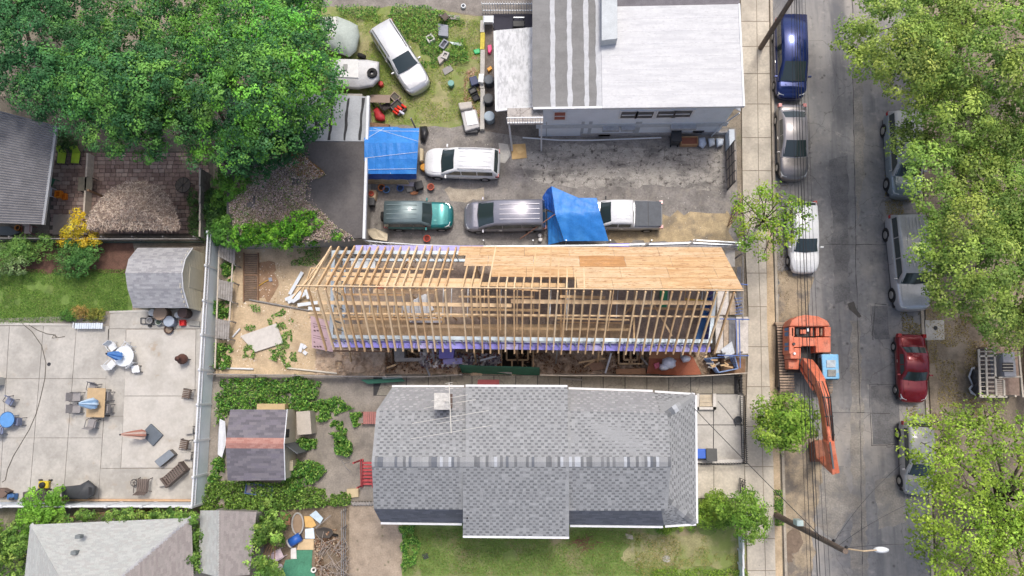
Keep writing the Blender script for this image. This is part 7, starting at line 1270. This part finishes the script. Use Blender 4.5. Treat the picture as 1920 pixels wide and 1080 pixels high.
# trench clutter
solo('tarp_sheet', 'rust-red tarp spread over the trench beside the blue frames', 'tarp', MB().add([P(*p) for p in ((1218, 662, .9), (1285, 660, 1.0), (1300, 670, .7), (1316, 702, .5), (1270, 704, .5), (1212, 700, .4), (1216, 684, .6), (1262, 682, .95))], [(0, 7, 6), (0, 1, 7), (1, 2, 7), (2, 3, 4), (2, 4, 7), (7, 4, 5), (7, 5, 6)]), M('rust_tarp', (.32, .105, .055), .6, .2, 2, .4))
solo('cardboard', 'brown cardboard sheet on the red tarp beside the trench', 'cardboard', MB().prism([P(1220, 660, 1.02), P(1276, 660, 1.06), P(1274, 672, 1.06), P(1216, 672, 1.0)], .03), MC('a87650')); 
for x, y, r, lb in ((1254, 680, 14, 'large white rubbish bag on the red tarp'), (1286, 673, 9, 'smaller white rubbish bag beside the large one'), (1245, 688, 10, 'white folded plastic below the large rubbish bag')): solo('rubbish_bag', lb, 'bag', blob(shell([(x+r*math.cos(a)*random.uniform(.8, 1.15), y+r*.8*math.sin(a)*random.uniform(.8, 1.15)) for a in np.linspace(0, 5.9, 12)], (.9, 1.2, 1.4, 1.5), (1, .95, .7, .25))), MC('c9ccd6', .35), 'white bags on the tarp', True)
slab('paint_box', 'pink and purple box on the red tarp', 'box', [(1226, 682), (1236, 679), (1237, 688), (1229, 692)], 1.05, .2, MC('b8506a', .4)); 
t = thing('frame_stack', 'stack of blue scaffold frames with timber offcuts at the end of the trench', 'scaffold frames', P(1350, 690))
for k in range(4):
    z_ = .35+k*.22; q = [UP(1318+k*2, 673, z_), UP(1360+k*3, 670, z_), UP(1375, 692, z_), UP(1340, 699, z_)]
    for a, b in ((0, 1), (1, 2), (2, 3), (3, 0)): part(t, 'frame', MB().beam(q[a], q[b], .07, .09), M('frame_blue', (.17, .26, .47), .5, .25, 4))
    part(t, 'crossbar', MB().beam(lerp(q[0], q[3], .5), lerp(q[1], q[2], .5), .05, .05), DARK)
part(t, 'support', MB().prism(PP([(1322, 674), (1372, 672), (1372, 694), (1342, 696)], .32), 1.2), WOODB)
for k in range(14):
    x, y = random.uniform(1320, 1366), random.uniform(670, 690); part(t, 'timber_offcut', MB().beam(P(x, y, 1.05+random.random()*.2), P(x+random.uniform(-16, 16), y+random.uniform(-6, 6), 1.1+random.random()*.2), .09, .04), random.choice((LUM[0], LUM[2], WOODG)))
for k, (a, b, lb) in enumerate((((1085, 680), (1135, 672), 'pale timber lying across the middle of the trench'), ((1095, 688), (1128, 668), 'timber crossing another in the middle of the trench'), ((885, 690), (960, 700), 'long grey plank bridging the trench near the concrete well'), ((800, 690), (806, 705), 'thin grey pole standing in the trench by the well'), ((930, 668), (900, 676), 'white pole lying in the trench rubble'), ((1190, 655), (1215, 685), 'grey timber leaning between the formwork and the red tarp'), ((725, 690), (742, 684), 'short plank on the dirt heap left of the concrete well'), ((1135, 700), (1146, 662), 'bent pale pole in the trench left of the second formwork'))): solo('timber', lb, 'timber', MB().beam(P(*a, .2), P(*b, .5), .11, .05), (LUM[0], LUM[2], WOODG, STEEL, WHITE, WOODG, WOODN, WHITE)[k], 'loose timbers in the trench')
slab('foam_board', 'purple board upright in the trench beside the concrete well', 'board', [(823, 654), (852, 654), (850, 672), (823, 672)], .6, .4, PUR); slab('foam_board', 'purple offcut lying below the upright purple board', 'board', [(830, 674), (866, 671), (867, 682), (832, 684)], .3, .2, PURP)
slab('flat_stone', 'big tan stone slab at the bottom of the trench', 'stone', [(1100, 680), (1128, 678), (1134, 692), (1110, 696)], .05, .3, MC('9a7a62'), bevel=.03); slab('flat_stone', 'tan stone slab left of the red tarp in the trench', 'stone', [(1155, 692), (1210, 690), (1212, 702), (1155, 702)], .1, .3, MC('a8805f'), bevel=.03)
slab('door_mat', 'faded red mat on the alley beside the grey shingled house', 'mat', [(896, 712), (936, 712), (936, 723), (895, 723)], .05, .02, MC('b05a5c'))
# rear yard of the shingled house
slab('metal_sheet', 'white corrugated sheet leaning behind the striped shed', 'sheet', [(416, 785), (426, 790), (424, 830), (416, 858), (408, 852), (409, 815)], .6, .04, MC('d3d6da'), lean=.3)
slab('cabinet', 'pale flat-topped cabinet outside the striped shed', 'cabinet', [(555, 772), (581, 770), (584, 814), (557, 816)], 1.1, 1.1, MC('b0a89c'), bevel=.03); slab('shed_board', 'tan slab at the north side of the striped shed', 'board', [(482, 757), (534, 757), (534, 768), (481, 768)], .9, .8, MC('b5a07a')); slab('cabinet', 'cream cupboard below the open door of the striped shed', 'cabinet', [(538, 865), (549, 863), (549, 882), (537, 885)], .9, .9, MC('b5ab94'))
crate('plastic_tub', 'blue and grey slatted tub below the striped shed', 'tub', 490, 917, 1.7, .65, .4, '4f6390', -.12, fill='77757c'); 
t = thing('red_staircase', 'red painted steps at the rear of the grey shingled house', 'steps', P(688, 885)); RD = M('red_wood', (.45, .07, .075), .7, .2, 4)
for k in range(7): part(t, 'tread', MB().prism(PP([(680, 866+k*6.5), (700, 866+k*6.5), (700, 870.5+k*6.5), (680, 870.5+k*6.5)], 1.3-k*.17), .06), RD)
for x in (680, 699): part(t, 'stringer', MB().beam(P(x, 862, 1.3), P(x, 912, .1), .06, .2), RD)
part(t, 'handrail', MB().beam(P(676, 862, 2.2), P(677, 910, 1.0), .06, .06), RD)
for k in (862, 910): part(t, 'post', MB().box(P(679, k), (.08, .08, 1.2 if k == 910 else 2.1)), RD)
t = thing('red_deck', 'small red rear deck at the corner of the grey shingled house', 'deck', P(694, 782))
for k in range(7): part(t, 'board', MB().prism(PP([(681+k*4, 772), (684.4+k*4, 772), (684.4+k*4, 795), (681+k*4, 795)], .5), .05), M('faded_red_wood', (.38, .16, .14), .8, .2))
for a in ((682, 773), (707, 773), (682, 794), (707, 794)): part(t, 'post', MB().box(P(*a), (.08, .08, .48)), WOODB)
slab('concrete_step', 'concrete step block below the red steps', 'step', [(650, 917), (672, 916), (672, 932), (650, 934)], .2, .2, MC('c2b08c')); 
t = thing('log_row', 'row of grey logs at the south edge of the rear yard', 'logs', P(680, 944))
for k in range(8): part(t, 'log', MB().tube([P(658+k*5.5, 942, .12), P(665+k*5.5, 947, .14)], .09, 7), WOODG)
solo('dead_branch', 'bare pale branches lying in the rear yard', 'branch', MB().tube([P(640, 862, .06), P(648, 876, .1), P(658, 884, .06)], .03, 5).tube([P(644, 868, .08), P(655, 866, .06)], .02, 5), WOODG)
# junk yard
slab('ground_tarp', 'green tarp spread on the ground of the junk yard', 'tarp', [(556, 1032), (586, 1031), (584, 1060), (592, 1082), (524, 1085), (535, 1050), (550, 1048)], .06, .04, M('green_tarp', (.06, .22, .13), .6, .2, 1.5, .5, 8)); 
p = P(552, 1014, .3); t = thing('drum', 'blue plastic drum with white end lying in the junk yard', 'drum', P(552, 1014)); part(t, 'body', MB().tube([p+V(-.25, -.12, 0), p+V(.35, .25, 0)], .27, 16), MC('2d5fb0', .4), True); part(t, 'end_cap', MB().tube([p+V(-.33, -.17, 0), p+V(-.25, -.12, 0)], .28, 16), MC('cfcac0'))
t = thing('tub_ring', 'oval grey tub rim filled with earth in the junk yard', 'tub', P(558, 982)); n = 28; ring_ = [P(558+10.5*math.cos(a)*(1), 982+20*math.sin(a), .25) for a in np.linspace(0, 2*math.pi, n)]; part(t, 'rim', MB().tube(ring_, .05, 6), MC('a8a5a0')); part(t, 'earth', MB().prism(PP([(558+9*math.cos(a), 982+18*math.sin(a)) for a in np.linspace(0, 5.9, 16)], .2), .2), MC('8f7a64'))
t = thing('wheelbarrow', 'dark wheelbarrow tray lying in the junk yard', 'wheelbarrow', P(605, 998)); part(t, 'tray', blob(shell(refine([(590, 992), (608, 988), (622, 992), (625, 1000), (618, 1009), (596, 1008)]), (.1, .4, .4, .2), (.7, 1, .88, .5))), MC('4a4540'), True); part(t, 'handle', MB().tube([P(592, 990, .4), P(620, 966, .5)], .03, 5), WOODG); part(t, 'wheel', MB().wheel(P(628, 1003, .2), (.2, 1, 0), .2, .08, 12), RUBBER)
for pl, z_, c, lb in (([(580, 966), (592, 957), (606, 972), (600, 982)], .3, 'b9cad4', 'pale blue printed board leaning in the junk yard'), ([(572, 992), (588, 990), (590, 1010), (572, 1010)], .15, 'd0dde6', 'white and blue bag lying beside the wheelbarrow tray'), ([(570, 968), (585, 968), (593, 985), (585, 990), (572, 988)], .1, 'd0a868', 'orange-tan board beside the oval tub'), ([(560, 1012), (588, 1010), (588, 1031), (557, 1031)], .08, 'c9b08a', 'tan plywood piece above the green tarp'), ([(545, 1028), (555, 1027), (556, 1048), (545, 1048)], .12, 'd8d5d0', 'narrow white panel on the green tarp'), ([(531, 965), (544, 963), (544, 985), (530, 984)], .1, 'a87a60', 'patch of red bricks beside the oval tub')): slab('scrap_board', lb, 'board', pl, z_, .05, MC(c))
solo('white_pipe_end', 'short white pipe standing at the edge of the green tarp', 'pipe', MB().wheel(P(588, 1069, .2), (.3, .3, 1), .17, .35, 14, r0=.08), MC('e0dcd4')); chair('pink and white plastic chair at the left edge of the junk yard', 527, 1037, .5, 'cdbcc2', 'cdbcc2', .5); pot('bucket_pot', 'small white tub below the pink and white chair', 527, 1061, .16, .2, 'd8ccd0', 'c9b8b8')
bm_ = MB()
for k in range(60):
    x, y = random.uniform(600, 655), random.uniform(1015, 1080); a = P(x, y, random.uniform(.05, .5)); d = V(random.uniform(-1, 1), random.uniform(-1, 1), random.uniform(-.1, .35)); bm_.tube([a, a+d*.5+V(0, 0, .1), a+d], .03, 4, r2=.01)
o = solo('brush_pile', 'tangled pile of bare grey branches beside the wire fence', 'branches', bm_, M('dead_wood', (.33, .28, .24), .9, .2)); bm_ = MB()
for k in range(40):
    x, y = random.uniform(1080, 1120), random.uniform(1008, 1032); a = P(x, y, random.uniform(.03, .2)); d = V(random.uniform(-.6, .6), random.uniform(-.3, .3), .05); bm_.tube([a, a+d], .02, 4)
solo('brush_pile', 'small heap of cut brown twigs on the south lawn', 'branches', bm_, WOODB); slab('lawn_grate', 'small dark square grate on the south lawn', 'grate', [(791, 1040), (801, 1037), (804, 1046), (794, 1050)], .06, .05, DARK); slab('flat_stone', 'round grey stone on the dry lawn', 'stone', [(1250+8*math.cos(a), 1048+7*math.sin(a)) for a in np.linspace(0, 5.6, 9)], .05, .05, MC('a8a49a')); slab('flat_stone', 'broken pale stone in the grass near the south gutter', 'stone', [(1172, 1000), (1186, 1003), (1188, 1012), (1176, 1010)], .05, .05, MC('a8a090'))
# front court
t = thing('entry_well', 'sunken concrete stair well at the corner of the front court', 'stair well', P(1322, 752))
for (a, b, c, d) in ((1306, 738, 1311, 768), (1337, 738, 1343, 768), (1306, 763, 1343, 768)): part(t, 'kerb_wall', MB().prism(PP([(a, b), (c, b), (c, d), (a, d)], .45), .3), M('pale_kerb', (.6, .57, .52), .85, .1))
for k in range(3): part(t, 'step', MB().prism(PP([(1312, 740+k*7.5), (1336, 740+k*7.5), (1336, 747+k*7.5), (1312, 747+k*7.5)], .2+.05*k), .15), M('tan_step', (.52, .45, .34), .9, .15))
binbox('black wheelie bin in the front court', 1326, 850, .62, .72, .95, '48494a', 0, '505150'); t = binbox('blue recycling bin tucked beside the house wall', 1307, 848, .55, .55, .85, '2f58b0', 0, '3a66c4', name='recycling_bin'); slab('low_wall', 'low white wall at the south side of the front court', 'wall', [(1306, 862), (1392, 861), (1392, 870), (1306, 868)], .4, .3, M('pale_kerb', ())); pot('planter', 'dark round planter at the front court fence', 1381, 787, .22, .35, '4c4f54', '3a3c40'); solo('garden_cable', 'thin grey cable lying on the front court', 'cable', MB().tube([P(x, y, .19) for x, y in ((1346, 752), (1358, 765), (1368, 778), (1376, 788), (1380, 800))], .015, 5), DARK); part(e, 'flagstone', MB().prism(PP([(1735, 640), (1770, 640), (1771, 690), (1737, 690)], .12), .05), CONC) if hasattr(e, 'location') and False else None
solo('manhole', 'small black round manhole cover across the street', 'manhole', MB().lathe(P(1754, 615, .126), [(.13, 0), (.13, .012)], 14), BLACK)
# ------------------------------------------------------------------ house across the street
t = thing('porch_house', 'house with pale metal porch railings and stairs at the right edge', 'house', P(1890, 690)); CRW = M('cream_metal', (.55, .5, .42), .6, .1)
UPZ = lambda L_, z: [Vector((v.x, v.y, z)) for v in PP(L_, 0)]
part(t, 'wall', MB().prism(UPZ([(1916, 560), (2050, 560), (2050, 742), (1918, 742)], 5.0), 4.95), M('brick_wall', (.25, .12, .09), .9, .25, 6)); part(t, 'roof', MB().prism(UPZ([(1922, 556), (2080, 556), (2080, 742), (1924, 742)], 5.3), .2), GREYR)
part(t, 'porch_floor', MB().prism(PP([(1850, 650), (1908, 650), (1912, 742), (1852, 742)], 1.0), 1.0), M('brick_floor', (.3, .22, .18), .9, .3, 5)); part(t, 'porch_block', MB().prism(PP([(1880, 662), (1902, 660), (1906, 706), (1884, 706)], 2.2), 1.2), M('grey_porch', (.36, .37, .4), .7, .1)); w_ = part(t, 'window', MB().prism(PP([(1880, 680), (1900, 680), (1900, 697), (1880, 697)], 2.24), .05), DARK)
for k in range(3): part(w_, 'bar', MB().beam(P(1880, 683+k*6, 2.27), P(1900, 683+k*6, 2.27), .04, .03), CRW)
for a, b in (((1835, 655), (1838, 745)), ((1848, 652), (1851, 745)), ((1864, 650), (1868, 745)), ((1835, 668), (1868, 667)), ((1838, 744), (1888, 744)), ((1872, 708), (1912, 706)), ((1851, 708), (1868, 708)), ((1910, 660), (1918, 745)), ((1882, 712), (1883, 744))): part(t, 'rail', MB().beam(P(*a, 2.0), P(*b, 2.0), .1, .08), CRW)
for k in range(22): y = 655+k*4.1; part(t, 'stair_bar', MB().beam(P(1836, y, 1.95), P(1866, y, 1.95), .05, .04), CRW if k % 2 else DARK)
for k in range(9): y = 712+k*3.8; part(t, 'stair_bar', MB().beam(P(1869, y, 1.95), P(1882, y, 1.95), .05, .04), CRW)
for x, y in ((1836, 660), (1838, 742), (1866, 742), (1910, 735)): part(t, 'post', MB().box(P(x, y, .1), (.1, .1, 1.85)), CRW)
t = thing('covered_motorbike', 'motorbike under a black and silver cover in front of the far porch', 'motorcycle', P(1833, 714)); ml = refine([(1822, 690), (1836, 688), (1848, 696), (1850, 722), (1842, 740), (1828, 742), (1818, 732), (1824, 724), (1817, 706)]); part(t, 'cover', blob(shell(ml, (.12, .6, 1.0, 1.15), (1, 1, .8, .3), (1836, 714))), M('black_cover', (.02, .022, .025), .35, .3, 2, .5, 6), True); part(t, 'silver_band', blob(shell(refine([(1821, 690), (1828, 688), (1824, 706), (1829, 722), (1824, 736), (1830, 742), (1820, 738), (1816, 728), (1822, 722), (1815, 706)]), (.2, .66, .8), (1.02, 1.02, .9))), M('silver_band', (.5, .52, .55), .35, .15), True)
